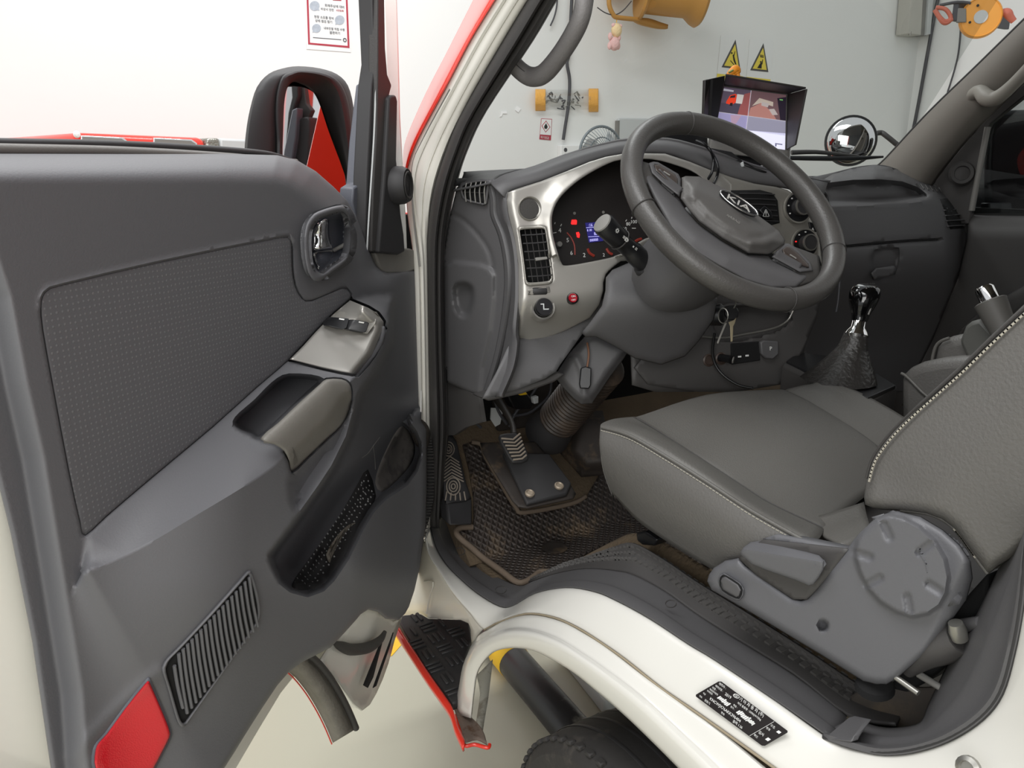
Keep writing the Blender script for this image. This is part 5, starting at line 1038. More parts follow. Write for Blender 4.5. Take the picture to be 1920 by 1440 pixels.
def skin(name, secs, m, par, nu=3, label=None):
    rows = [[s[k] for s in secs] for k in range(len(secs[0]))]
    R = [cr(r, nu) for r in rows]; k = len(R[0]); mm = len(R); vs = []; fs = []
    for j in range(k): vs += [R[i][j] for i in range(mm)]
    for j in range(k - 1):
        for i in range(mm): fs.append([j * mm + i, j * mm + (i + 1) % mm, (j + 1) * mm + (i + 1) % mm, (j + 1) * mm + i])
    fs.append(list(range(mm))[::-1]); fs.append([(k - 1) * mm + i for i in range(mm)])
    return obj(name, vs, fs, m, par, 50, label)
skin('upper_cover', secs, M['dash'], scol)
# knee bolster cheeks running from the bezel to the cover
CKP = Plane((.33, 1.16, 1.24), (-.45, -.86, .22))
CK = [(1136, 520), (1148, 506), (1180, 492), (1215, 480), (1260, 490), (1310, 530), (1345, 560), (1338, 600), (1310, 640), (1285, 668), (1240, 684), (1190, 672), (1150, 648), (1118, 632), (1098, 632), (1090, 624), (1108, 602), (1128, 574), (1135, 545)]
relief('column_shroud', CK, CKP, lambda Q: .045 * np.sqrt(np.clip(1 - (np.abs((Q[:, 0] - 1215) * .75 + (Q[:, 1] - 560) * .66) / 150) ** 2, 0, 1)) - .02 + .03 * sstep((Q[:, 1] - 480) / 80) - .09 * sstep((Q[:, 1] - 560) / 150), M['dash'], scol, 7, sm=1, thick=.004, edge=.012, ew=14)
LBP = Plane((.34, 1.27, 1.10), (-.50, -.80, .30))
LB = [(1040, 706), (1050, 690), (1066, 664), (1095, 632), (1106, 626), (1122, 626), (1150, 640), (1183, 650), (1170, 672), (1145, 705), (1125, 735), (1110, 756), (1090, 758), (1076, 748), (1055, 726)]
lb = relief('lower_cover', LB, LBP, lambda Q: .02 * sstep(ldist(Q, LB + [LB[0]]) / 14) + G(Q, [(1062, 676), (1078, 668), (1092, 700), (1096, 740)], -.006, 6, 3), M['dash'], scol, 5, sm=1, thick=.03, edge=.006, ew=8)
tube('cover_edge', [LBP.at(x, y, .012) for x, y in ((1070, 672), (1072, 690), (1084, 720), (1092, 744))], .0035, M['midgrey'], scol, 8, 3)
# plug on a short wire
pl = thing('wire_plug', 'black connector hanging on a short brown wire from the column cover', 'plug', LBP.at(1098, 728, .03))
tube('wire', [LBP.at(1101, 643, .026), LBP.at(1104, 664, .034), LBP.at(1101, 688, .034)], .0022, mat('brown_wire', S(120, 84, 62), .6), pl, 8, 4)
slab('connector', [LBP.at(x, y, .040) for x, y in ((1089, 690), (1098, 687), (1109, 690), (1108, 722), (1104, 729), (1088, 728), (1086, 720))], -LBP.n * .014, M['black'], pl, .002)
# column gaiter
gx0 = CW + AXD * .50; bl = []
for k in range(20):
    h = k * .0125; bl += [(.046, h), (.052, h + .004), (.052, h + .008)]
gp_ = lathe('gaiter', gx0, AXD, [(0, 0)] + bl + [(.045, .253), (0, .254)], mat('gaiter_rubber', S(52, 44, 38), .5, dirt=(20, .5, S(74, 62, 52))), scol, 28)
lathe('gaiter_foot', gx0 + AXD * .245, AXD, [(0, 0), (.045, 0), (.05, .02), (.056, .05), (.060, .075), (0, .08)], M['rubber'], scol, 28)
FP0 = Z(985, 890, .70)
FPn = Plane(CW + AXD * .795, (-.05, -.42, .90))
pl_ = [(938, 852), (1048, 880), (1066, 922), (990, 948), (972, 935), (950, 890)]
plate = slab('floor_plate', [FPn.at(x, y) for x, y in ((942, 848), (1030, 850), (1072, 905), (1063, 926), (988, 944))], -FPn.n * .012, M['rubber'], scol, .004)
relief('plate_flange', [(1004, 828), (900, 830), (905, 850), (960, 940), (972, 952), (990, 954), (1075, 936), (1080, 926), (1072, 912)], FPn, -.012, M['mat'], scol, 8, sm=1, thick=.01, edge=.006, ew=8)
for x, y in ((993, 926), (1048, 912)): lathe('bolt', FPn.at(x, y), FPn.n, [(0, 0), (.011, 0), (.011, .004), (.008, .006), (.006, .004), (0, .004)], mat('dusty_bolt', S(170, 156, 138), .5, metal=.4), plate, 16)
# clutch pedal
cp = thing('clutch_pedal', 'ribbed rubber clutch pedal on a steel arm left of the column gaiter', 'pedal', V((.25, 1.6, .72)))
CPP = Plane(V((.20, 1.56, .86)), (-.1, -.72, .68)); CPP.p = X(965, 840, .185)
CPX = [(936, 815), (948, 812), (968, 811), (976, 818), (990, 848), (991, 862), (978, 867), (962, 867), (955, 858), (940, 830)]
pslab('pad', CPX, CPP, 0, .014, M['rubber'], cp, .003, 1)
pr_ = mat('worn_pedal_rib', S(150, 138, 124), .7)
for k in range(7):
    t = k / 6; xl, yl = 940 + t * 22, 822 + t * 40; xm, ym = 962 + t * 17, 824 + t * 36; xr_, yr_ = 975 + t * 12, 813 + t * 40
    tube('pad_rib', [CPP.at(xl, yl, .003), CPP.at(xm, ym, .003), CPP.at(xr_, yr_, .003)], .0022, pr_, cp, 6, 1)
tube('arm', [CPP.at(964, 815, -.01), CPP.at(970, 795, .0) + V((0, .03, .0)), CPP.at(958, 760, .0) + V((0, .07, 0)), CPP.at(950, 735, 0) + V((0, .1, 0))], [.008, .007, .010, .012], mat('pedal_arm', S(48, 44, 40), .5), cp, 10, 4)
# brake pedal, half hidden behind the gaiter
# footrest
fr_ = thing('footrest', 'worn dead pedal with chevron and ring pattern against the left kick panel', 'pedal', V((.14, 1.6, .6)))
FRP = Plane(X(853, 895, .128), (.25, -.60, .76))
FRX = [(836, 818), (848, 815), (856, 828), (866, 870), (874, 905), (884, 935), (868, 941), (848, 943), (838, 944), (832, 930), (830, 880)]
relief('pad', FRX, FRP, .0, M['rubber'], fr_, 7, sm=1, thick=.02, edge=.004, ew=6)
slab('foot_block', [FRP.at(x, y, -.004) for x, y in ((838, 944), (886, 936), (887, 985), (842, 986))], (.0, .05, 0), M['rubber'], fr_, .006)
wp_ = mat('worn_pattern', S(142, 132, 120), .75)
for cx, cy, rr_ in ((850, 912, 17), (841, 842, 14)):
    for q in (1, .62, .3):
        tube('pattern_ring', [FRP.at(cx + math.cos(a) * rr_ * q * .75, cy + math.sin(a) * rr_ * q * .95, .002) for a in [k * math.pi / 8 for k in range(16)]], .0018, wp_, fr_, 5, 1, True)
for k in range(7):
    y = 858 + k * 6; tube('pattern_chevron', [FRP.at(833, y + 8, .002), FRP.at(844 + k * .6, y - 2, .002), FRP.at(861 + k * 1.4, y + 9, .002)], .0018, wp_, fr_, 5, 1)
for k in range(5):
    tube('pattern_ray', [FRP.at(838 + k * 8, 926 + abs(k - 2) * -2, .002), FRP.at(835 + k * 9.5, 938, .002)], .0018, wp_, fr_, 5, 1)
# wiring, yellow connector and white plugs under the dash
wb = thing('wiring_loom', 'dark wiring with a yellow connector under the dashboard', 'wiring', V((.25, 1.6, 1.0)))
def ud(x, y, yy=1.62): return Y(x, y, yy)
slab('yellow_connector', [ud(x, y) for x, y in ((965, 728), (980, 727), (990, 740), (976, 742), (967, 736))], (0, .02, 0), M['yellow'], wb, .002, 'yellow connector')
slab('black_module', [ud(x, y, 1.64) for x, y in ((948, 735), (985, 732), (1002, 755), (996, 768), (965, 768))], (0, .04, 0), M['black'], wb, .004)
slab('white_plug', [ud(x, y) for x, y in ((1000, 746), (1010, 743), (1010, 756), (1002, 758))], (0, .015, 0), M['grey'], wb, .002)
slab('paper_tag', [ud(x, y, 1.66) for x, y in ((921, 765), (944, 765), (938, 795), (929, 800), (920, 786))], (0, .003, 0), M['grey'], wb, 0, 'pale paper tag')
slab('kick_tag', [X(x, y, .11) for x, y in ((846, 724), (876, 736), (847, 752))], (.004, 0, 0), mat('pale_green', S(176, 178, 164), .7), wb, 0)
slab('white_clip', [X(x, y, .11) for x, y in ((834, 742), (845, 740), (846, 750), (835, 752))], (.01, 0, 0), M['grey'], wb, .002)
for pts in ([(878, 738), (882, 770), (890, 790), (902, 802)], [(888, 738), (897, 765), (902, 790)], [(1034, 715), (1030, 740), (1012, 760), (990, 775), (962, 780)], [(1010, 720), (990, 750), (968, 772), (955, 800)], [(925, 740), (934, 770), (950, 795)]):
    tube('wire', [ud(x, y, 1.66) for x, y in pts], .004, M['wire'], wb, 8, 4)
slab('pedal_bracket', [ud(x, y, 1.70) for x, y in ((925, 730), (1040, 700), (1060, 760), (1000, 800), (935, 810))], (0, .02, 0), mat('bracket_brown', S(46, 40, 36), .7), wb, .004)
# ------------------------------------------------------------------ steering wheel
wheel = thing('steering_wheel', 'dark grey leather steering wheel turned to the right in front of the instruments', 'steering wheel', CW)
WP = Plane(CW, WN); wa = WP.at
RM_, rm_ = .1955, .0185
TX = WU * math.cos(math.radians(-46)) + WV * math.sin(math.radians(-46)); TY = WN.cross(TX)
def rimpt(t): return CW + (WU * math.cos(t) + WV * math.sin(t)) * RM_
vs = []; fs = []; NR, NS_ = 96, 18
for i in range(NR):
    t = 2 * math.pi * i / NR; d = WU * math.cos(t) + WV * math.sin(t)
    dev = abs(((math.degrees(t) - 44 + 180) % 360) - 180); g = 1 + .07 * math.exp(-((dev - 60) / 22) ** 2)
    for s in range(NS_):
        a = 2 * math.pi * s / NS_; vs.append(CW + d * (RM_ + math.cos(a) * rm_ * g * .95) + WN * math.sin(a) * rm_ * g * 1.05)
for i in range(NR):
    for s in range(NS_): fs.append([i * NS_ + s, i * NS_ + (s + 1) % NS_, ((i + 1) % NR) * NS_ + (s + 1) % NS_, ((i + 1) % NR) * NS_ + s])
rim = obj('rim', vs, fs, M['wheel'], wheel, 60)
for px in ((1196, 390), (1475, 560), (1288, 232), (1560, 470)):
    q = wa(*px) - CW; t = math.atan2(q.dot(WV), q.dot(WU)); d = WU * math.cos(t) + WV * math.sin(t); e = -WU * math.sin(t) + WV * math.cos(t)
    tube('rim_seam', [CW + d * (RM_ + math.cos(a) * rm_ * 1.015) + WN * math.sin(a) * rm_ * 1.10 for a in [k * math.pi / 10 for k in range(20)]], .0011, M['seal'], rim, 5, 1, True)
PADO = [(1278, 333), (1286, 330), (1311, 331), (1336, 343), (1372, 361), (1415, 399), (1461, 433), (1472, 450), (1470, 458), (1448, 474), (1440, 477), (1403, 475), (1354, 447), (1311, 416), (1290, 392), (1276, 372), (1278, 352)]
def pad_fn(Q):
    return .006 + .016 * sstep(sdist(Q, PADO) / 26) + 0 * Q[:, 0] + G(Q, [(1306, 380), (1320, 395), (1350, 420), (1402, 446), (1440, 440), (1455, 432)], .0035, 6, 2)
pad = relief('airbag_pad', PADO, WP, pad_fn, M['pad'], wheel, 4, sm=1, thick=.02, edge=.005, ew=6)
LOWP = [(1205, 322), (1214, 345), (1226, 372), (1262, 436), (1306, 474), (1350, 500), (1400, 526), (1446, 540), (1492, 540), (1516, 520), (1526, 508), (1500, 514), (1446, 486), (1441, 480), (1402, 478), (1352, 450), (1308, 418), (1286, 393), (1272, 372), (1241, 347), (1220, 326), (1213, 308)]
relief('lower_spoke_cover', LOWP, WP, lambda Q: -.012 + .012 * np.exp(-(ldist(Q, [(1222, 340), (1262, 395), (1310, 440), (1370, 478), (1440, 504), (1500, 522)]) / 22) ** 2), M['dash'], wheel, 5, sm=1, thick=.008, edge=.004, ew=6)
for nm, pts, lab in (('switch_pod', [(1216, 306), (1225, 303), (1234, 304), (1272, 326), (1277, 336), (1277, 360), (1274, 369), (1242, 344), (1222, 325)], 0), ('switch_pod', [(1472, 456), (1480, 457), (1494, 465), (1520, 492), (1525, 508), (1500, 511), (1447, 482), (1452, 474)], 1)):
    pod = relief(nm, pts, WP, .004, M['dash'], wheel, 4, sm=1, thick=.014, edge=.004, ew=5)
    inner = [(1226, 309), (1236, 308), (1266, 327), (1271, 336), (1270, 350), (1246, 334), (1230, 320)] if not lab else [(1474, 462), (1482, 463), (1496, 474), (1516, 495), (1517, 502), (1500, 497), (1470, 476), (1466, 468)]
    b2 = relief('rocker_switch', inner, WP, .008, mat('switch_brown', S(66, 58, 54), .35), pod, 3, sm=1, thick=.004, edge=.002, ew=4)
    c = wa(*((1250, 325) if not lab else (1487, 481)), .009)
    tube('switch_mark', [c - TX * .006, c + TX * .006], .0012, M['midgrey'], b2, 6, 1)
spk = lambda a, b: loft('spoke', [[wa(x, y, o) for x, y, o in r] for r in (a, b)], M['pad'], wheel, 3, 1, thick=.016)
spk([(1198, 300, -.004), (1216, 306, -.002), (1240, 312, -.004)], [(1196, 345, -.006), (1216, 342, -.004), (1240, 346, -.006)])
spk([(1476, 458, -.004), (1510, 470, -.002), (1536, 480, -.004)], [(1495, 534, -.006), (1515, 528, -.004), (1540, 524, -.006)])
lathe('hub', CW - WN * .06, WN, [(0, 0), (.055, 0), (.06, .03), (.05, .045), (0, .045)], M['dash_d'], wheel, 28)
# oval badge with its characters and the airbag mark (as on the pad)
bc_ = wa(1385, 382, .0225); oval = lambda a, b, o: [bc_ + TX * a * math.cos(t) + TY * b * math.sin(t) + WN * o for t in [k * math.pi / 16 for k in range(32)]]
bd = tube('badge_ring', oval(.036, .0145, .0015), .0013, M['chrome'], pad, 8, 1, True, label='chrome oval badge')
slab('badge_field', oval(.0355, .0142, .0012), -WN * .004, M['black'], bd)
text('lettering', 'KIA', bc_ + WN * .0014 - TX * .0245 - TY * .0065, TX, TY, .0185, mat('badge_letter', S(205, 203, 198), .25, metal=.3), bd, .0008, sx=1.6)
text('lettering', 'AIRBAG', wa(1375, 410, .0225) - TX * .013 - TY * .003, TX, TY, .0075, M['midgrey'], pad, .0003)
# indicator stalk
stk = thing('indicator_stalk', 'black indicator stalk with white light symbols pointing left from the column', 'stalk', X(1207, 490, .27))
sA, sB = X(1209, 494, .275), X(1128, 417, .175); sd = (sB - sA); L_ = sd.length; sd = sd.normalized()
lathe('lever', sA, sd, [(0, 0), (.019, 0), (.019, L_ * .30), (.0165, L_ * .34), (.0165, L_ * .58), (.0185, L_ * .60), (.0195, L_ * .64), (.0205, L_ * .94), (.019, L_ * .98), (0, L_ * .98)], M['black'], stk, 28)
lathe('end_cap', sA, sd, [(0, L_ * .97), (.0185, L_ * .97), (.0175, L_ * 1.0), (.012, L_ * 1.012), (0, L_ * 1.014)], M['midgrey'], stk, 28, 'grey end cap')
tube('switch_ring', [sA + sd * L_ * .585 + (frame_of(sd)[1] * math.cos(t) + frame_of(sd)[2] * math.sin(t)) * .0195 for t in [k * math.pi / 12 for k in range(24)]], .0012, M['seal'], stk, 6, 1, True)
lathe('boot', sA - sd * .02, sd, [(0, 0), (.024, 0), (.026, .012), (.023, .022), (.019, .024), (0, .024)], M['rubber'], stk, 28)
for f_, s in ((.90, '☼'), (.72, '≡D'), (.66, 'D'), (.5, '▪'), (.44, '≡')):
    c = sA + sd * L_ * f_; tv = (CAM - c); tv = (tv - sd * tv.dot(sd)).normalized(); up = sd.cross(tv).normalized()
    tv2 = (tv * .92 - up * .35).normalized() if up.z < 0 else (tv * .92 + up * .35).normalized()
    ax_ = sd.cross(tv2); ax_ = ax_ if ax_.z > 0 else -ax_
    text('symbol', s, c + tv2 * .0212 - sd * .004 - ax_ * .003, -sd, ax_ if (-sd).cross(ax_).dot(tv2) > 0 else -ax_, .010, M['whiteink'], stk, .0002)
# ignition keys
ky = thing('ignition_keys', 'bunch of keys hanging from the ignition under the steering wheel', 'keys', near(CW + AXD * .25, 1370, 590))
kd = CW + AXD * .22 + V((.10, 0, 0))
def kp(x, y, o=0): return near(kd, x, y) - ray(x, y) * o
lathe('ignition_barrel', kp(1352, 590), V((.6, -.75, .1)), [(0, -.03), (.02, -.03), (.022, 0), (.016, .006), (0, .006)], M['black'], ky, 20)
blk = [(1360, 578), (1372, 574), (1382, 576), (1386, 584), (1384, 594), (1378, 600), (1366, 600), (1360, 590)]
slab('key_fob', [kp(x, y, .02) for x, y in blk], CF * .010, M['black'], ky, .002)
slab('key_blade', [kp(x, y, .022) for x, y in ((1366, 604), (1376, 600), (1381, 595), (1378, 606), (1375, 612), (1374, 640), (1370, 641), (1369, 612))], CF * .002, mat('brass_key', S(176, 164, 136), .35, metal=.7), ky, .0005)
slab('key_blade', [kp(x, y, .018) for x, y in ((1359, 604), (1363, 606), (1352, 632), (1347, 645), (1344, 643))], CF * .002, M['steel'], ky, .0005)
tube('key_ring', [kp(1356 + 9 * math.cos(t), 592 + 14 * math.sin(t), .024) for t in [k * math.pi / 8 for k in range(16)]], .0012, M['steel'], ky, 6, 2, True)
tube('ring_link', [kp(1380, 564, .02), kp(1379, 572, .022), kp(1376, 578, .024)], .0014, M['steel'], ky, 6, 2)
# ------------------------------------------------------------------ monitor on the dash
MP = Plane(Y(1420, 220, 1.30), V((-.42, -.90, .02)))
mon = thing('dash_monitor', 'black hooded monitor on the dashboard showing a split camera picture', 'monitor', MP.at(1410, 300, -.02))
ma = MP.at
scr = [(1358, 163), (1474, 178), (1472, 281), (1337, 262)]
pslab('screen_frame', [(1350, 155), (1484, 172), (1482, 303), (1330, 284)], MP, -.004, .02, M['midgrey'], mon, .002)
pslab('screen', scr, MP, -.002, .004, M['gloss'], mon)
def hood(name, p1, p2, m=M['black']):    # flat hood leaf between a line on the screen frame and its outer line
    slab(name, [ma(*p1[0], -.01), ma(*p1[1], -.01), ma(*p2[1], .11), ma(*p2[0], .11)], ((ma(*p2[0], .11) - ma(*p1[0], -.01)).cross(ma(*p1[1], -.01) - ma(*p1[0], -.01))).normalized() * .004, m, mon, .001)
hm = mat('hood_black', S(44, 41, 40), .5, bump=(200, .1, .002))
hood('hood_top', ((1357, 161), (1476, 177)), ((1360, 142), (1511, 167)), hm)
hood('hood_side', ((1475, 177), (1473, 281)), ((1511, 167), (1490, 272)), hm)
slab('hood_side', [ma(1358, 160, -.01), ma(1341, 250, -.01), ma(1320, 216, .10), ma(1322, 150, .10), ma(1337, 147, .105), ma(1360, 142, .11)], MP.n * -.004 - CR_ * .004, hm, mon, .001)
pslab('hood_fold', [(1333, 148), (1337, 147), (1333, 228), (1328, 225)], MP, .108, .003, M['black'], mon)
def px_(name, col, pts, o=.0005, e=.55):
    m = MATS.get('screen_' + name) or mat('screen_' + name, col, .4, emit=e)
    pslab('screen_image', pts, MP, o, .0008, m, mon)
def sc(u, v):
    a = V((scr[0][0] + (scr[1][0] - scr[0][0]) * u, scr[0][1] + (scr[1][1] - scr[0][1]) * u, 0)); b = V((scr[3][0] + (scr[2][0] - scr[3][0]) * u, scr[3][1] + (scr[2][1] - scr[3][1]) * u, 0))
    q = a.lerp(b, v); return (q.x, q.y)
def sq(name, col, P, o=.0005, e=.55): px_(name, col, [sc(u, v) for u, v in P], o, e)
sq('dusk', S(92, 80, 96), [(0, 0), (.43, 0), (.43, .47), (0, .47)])
sq('lane', S(110, 84, 88), [(.44, 0), (1, 0), (1, .47), (.44, .47)])
sq('slate', S(74, 68, 84), [(0, .30), (.30, .27), (.28, .47), (0, .47)], .001)
sq('ramp', S(150, 84, 84), [(.34, .08), (.43, .04), (.43, .47), (.27, .47)], .001)
sq('truck', S(220, 62, 36), [(.08, .26), (.12, .14), (.20, .10), (.22, .12), (.22, .26), (.17, .31), (.08, .30)], .0015, .7)
sq('cab_dark', S(60, 40, 46), [(.13, .15), (.20, .12), (.20, .17), (.12, .19)], .002)
sq('box', S(206, 200, 196), [(.225, .10), (.33, .10), (.32, .27), (.225, .27)], .0015)
sq('wheel_dark', S(36, 30, 34), [(.14, .28), (.18, .27), (.18, .33), (.14, .33)], .002)
sq('pale', S(190, 188, 200), [(0, .03), (.16, .04), (.16, .07), (0, .07)], .0015)
sq('night', S(38, 30, 44), [(.86, .08), (1, .04), (1, .47), (.92, .47)], .001)
sq('road', S(176, 124, 116), [(.46, .32), (.62, .20), (.80, .36), (.86, .47), (.44, .47)], .001)
sq('sand', S(190, 176, 164), [(.48, .28), (.58, .12), (.80, .16), (.80, .24), (.62, .2)], .0015)
sq('car', S(182, 172, 170), [(.62, .18), (.74, .2), (.72, .27), (.62, .25)], .002)
sq('car', S(182, 172, 170), [(.74, .30), (.82, .28), (.88, .38), (.80, .40)], .002)
sq('green', S(120, 190, 110), [(.90, .09), (.95, .09), (.95, .11), (.90, .11)], .002)
sq('lilac', S(156, 150, 190), [(0, .48), (.43, .48), (.43, 1), (0, 1)])
sq('lilac2', S(150, 148, 168), [(.44, .48), (1, .48), (1, .74), (.44, .74)])
sq('white', S(222, 222, 238), [(.44, .74), (1, .70), (1, 1), (.44, 1)], .0005, .8)
sq('blush', S(178, 150, 172), [(.18, .5), (.34, .48), (.28, .64), (.22, .7)], .001)
sq('divider', S(200, 196, 206), [(.432, 0), (.44, 0), (.44, 1), (.432, 1)], .002)
sq('divider', S(200, 196, 206), [(0, .472), (1, .472), (1, .48), (0, .48)], .002)
sq('mark', S(120, 120, 150), [(.86, .90), (.96, .90), (.96, .92), (.88, .92), (.88, .96), (.86, .96)], .001)
slab('stand', [ma(x, y, -.03) for x, y in ((1385, 280), (1440, 285), (1450, 330), (1372, 322))], -MP.n * .03, M['black'], mon, .003)
slab('stand_plate', [ma(x, y, -.004) for x, y in ((1466, 300), (1483, 274), (1482, 302), (1400, 318))], -MP.n * .01, M['grey'], mon, .001)
oc_ = thing('orange_clip', 'small orange clip standing on top of the hooded monitor', 'clip', ma(1376, 146, .06))
oc2 = mat('clip_orange', S(242, 152, 40), .5)
tube('clip_body', [ma(x, y, .07) for x, y in ((1366, 141), (1372, 135), (1379, 130), (1383, 134), (1377, 138))], [.006, .008, .009, .007, .005], oc2, oc_, 12, 4)
for x0, y0, x1, y1 in ((1368, 138, 1364, 143), (1376, 136, 1374, 144), (1382, 134, 1384, 146)): tube('clip_leg', [ma(x0, y0, .07), ma(x1, y1, .07)], .005, oc2, oc_, 10, 1)
tube('green_stripe', [ma(1366, 136, .078), ma(1375, 131, .08)], .002, mat('clip_green', S(120, 140, 60), .5), oc_, 6, 1)
# black device tray behind the wheel and its cables
dv = thing('dash_device', 'black device box on the dashboard top behind the steering wheel', 'device', Y(1270, 270, 1.40))
dvp = Plane(Y(1270, 250, 1.40), V((-.3, -.95, .1)))
pslab('case', [(1228, 222), (1240, 218), (1290, 213), (1303, 217), (1306, 224), (1318, 224), (1326, 232), (1330, 290), (1236, 280)], dvp, 0, .06, M['black'], dv, .004)
pslab('lid_line', [(1232, 224), (1300, 219), (1301, 222), (1233, 227)], dvp, .002, .003, M['seal'], dv)
dt_ = thing('dash_clutter', 'dark phone cradle and clips on the dash top between monitor and wheel', 'cradle', near(t0 and b_(1370, 300, -.03), 1370, 300))
ck = lambda x, y, o=0: near(b_(1370, 300, -.03), x, y) - ray(x, y) * o
slab('cradle_arm', [ck(x, y) for x, y in ((1330, 276), (1372, 284), (1392, 300), (1418, 314), (1408, 319), (1366, 304), (1330, 288))], CF * .02, M['black'], dt_, .003)
slab('cradle_foot', [ck(x, y, .01) for x, y in ((1386, 306), (1424, 316), (1440, 322), (1410, 322))], CF * .03, M['void'], dt_, .002)
slab('pale_clip', [ck(x, y, .02) for x, y in ((1389, 305), (1394, 302), (1396, 312), (1391, 313))], CF * .006, M['grey'], dt_, .001)
for nm, lab, pts in (('charger_lead', 'black lead running from the monitor stand down past the wheel spoke', ((1305, 264), (1322, 272), (1336, 288), (1346, 312), (1344, 332), (1338, 345))), ('charger_lead', 'second black lead crossing the silver bezel behind the wheel', ((1318, 268), (1332, 282), (1338, 300), (1336, 320), (1326, 338)))):
    c = tube(nm, [b_(x, y, .02 + .012 * (k % 2)) for k, (x, y) in enumerate(pts)], .003, M['black'], None, 8, 5); tag(c, lab, 'cable')
c = tube('looped_cable', [PD.at(x, y, o) for x, y, o in ((1522, 352, .0), (1538, 352, .03), (1549, 366, .05), (1552, 384, .05), (1546, 392, .04))], .003, M['black'], None, 8, 5)
tag(c, 'black cable loop on the passenger dash beside the steering wheel rim', 'cable')
# round outside mirror, its arm, and the wiper
bm = thing('round_mirror', 'round convex mirror on a bent arm outside the windscreen at the right corner', 'mirror', Y(1600, 310, 1.72))
bc2 = Y(1595, 264, 1.72); ba = (CAM - bc2).normalized(); ba = (ba + V((.18, 0, .06))).normalized(); br = 45.5 * (bc2 - CAM).dot(CF) / FPX
lathe('mirror_shell', bc2, ba, [(0, -.03), (br * .6, -.028), (br * .95, -.012), (br * 1.02, 0), (br * 1.0, .005), (br * .93, .005), (br * .93, -.002), (0, -.002)], M['black'], bm, 40)
lathe('mirror_lens', bc2, ba, [(br * .94 * math.cos(a), .002 + .022 * math.sin(a)) for a in [k * math.pi / 20 for k in range(11)]][:-1] + [(0, .024)], M['mirror'], bm, 40, 'convex mirror lens')
tube('mirror_arm', [bc2 - ba * .02 + CR_ * br * .8 + V((0, 0, .0)), Y(1640, 252, 1.72), Y(1652, 249, 1.72), Y(1662, 255, 1.70), Y(1690, 278, 1.66), Y(1705, 292, 1.64)], .0085, M['seal'], bm, 12, 4)
wpv = thing('windscreen_wiper', 'black wiper blade lying along the foot of the windscreen', 'wiper', wsp(.75, .0) + V((0, .02, 0)))
def wg(x, y): return near(wsp(.8, .02) + V((0, .03, 0)), x, y)
tube('wiper_blade', [wg(1470, 296), wg(1540, 297), wg(1600, 297), wg(1656, 294)], [.006, .007, .007, .003], M['black'], wpv, 8, 3)
tube('wiper_arm', [wg(1484, 286), wg(1530, 285), wg(1580, 290), wg(1610, 293)], [.007, .006, .005, .004], M['seal'], wpv, 8, 3)
# ------------------------------------------------------------------ driver's seat
seat = thing('driver_seat', 'grey leather driver seat with pale stitching and plastic side cover', 'seat', V((.35, .7, .62)))
def cush(x, pts): return [X(a, b, x) for a, b in pts]
rails = [cush(.14, [(1152, 930), (1197, 978), (1262, 1023), (1332, 1066), (1402, 1106), (1485, 1156)]),
         cush(.112, [(1134, 880), (1190, 925), (1258, 970), (1336, 1014), (1408, 1058), (1495, 1110)]),
         cush(.104, [(1128, 835), (1186, 868), (1256, 912), (1336, 962), (1410, 1008), (1508, 1062)]),
         cush(.116, [(1129, 802), (1182, 818), (1252, 858), (1332, 908), (1412, 960), (1522, 1022)]),
         cush(.128, [(1133, 794), (1190, 810), (1260, 848), (1342, 900), (1420, 952), (1530, 1014)]),
         cush(.165, [(1158, 786), (1230, 812), (1300, 855), (1370, 904), (1438, 950), (1540, 1004)]),
         cush(.205, [(1195, 784), (1275, 834), (1335, 873), (1390, 909), (1444, 943), (1545, 990)])]
mid = [cush(.205, [(1195, 784), (1275, 834), (1335, 873), (1390, 909), (1444, 943), (1545, 990)]),
       cush(.225, [(1212, 780), (1294, 826), (1354, 862), (1404, 896), (1456, 932), (1556, 980)]),
       cush(.35, [(1330, 741), (1392, 768), (1446, 796), (1496, 828), (1544, 872), (1610, 940)]),
       cush(.48, [(1456, 731), (1496, 748), (1542, 774), (1588, 803), (1632, 836), (1682, 884)]),
       cush(.50, [(1474, 733), (1512, 752), (1556, 778), (1602, 806), (1646, 838), (1694, 884)])]
right = [mid[-1], cush(.515, [(1486, 728), (1524, 747), (1568, 772), (1614, 800), (1658, 832), (1704, 878)]), cush(.56, [(1522, 721), (1566, 737), (1606, 758), (1650, 783), (1694, 812), (1740, 850)]), cush(.61, [(1560, 724), (1602, 740), (1642, 760), (1684, 784), (1726, 812), (1768, 846)]),
         [p + V((.0, 0, -.16)) for p in cush(.62, [(1564, 726), (1606, 742), (1646, 762), (1688, 786), (1730, 814), (1772, 848)])]]
def nose(r, d=0, z=0):
    return [r[0] + V((.004, .006, -.005))] + r
cu_ = loft('cushion_side', [nose(r, .012, -.008) for r in rails[:4]], M['leather_s'], seat, 4, 4, thick=.003)
loft('cushion_bolster', [nose(r, .012, -.008) for r in rails[3:]], M['leather'], seat, 4, 4, thick=.003)
loft('cushion_centre', [nose(r, .016, -.02) for r in mid], M['leather_p'], seat, 4, 4, thick=.003)
loft('cushion_bolster', [nose(r, .016, -.02) for r in right], M['leather'], seat, 4, 4, thick=.003)
loft('cushion_front', [[nose(rails[0])[0], nose(rails[1])[0], nose(rails[3])[0]], [V((.30, 1.012, .90)), V((.30, 1.03, .98)), V((.30, 1.02, 1.07))], [V((.62, .98, .90)), V((.62, .99, .98)), V((.61, .98, 1.06))]], M['leather_s'], seat, 3, 3, thick=.003)
tube('piping', [p + V((-.001, 0, .001)) for p in rails[3]], .0026, M['leather'], cu_, 8, 4)
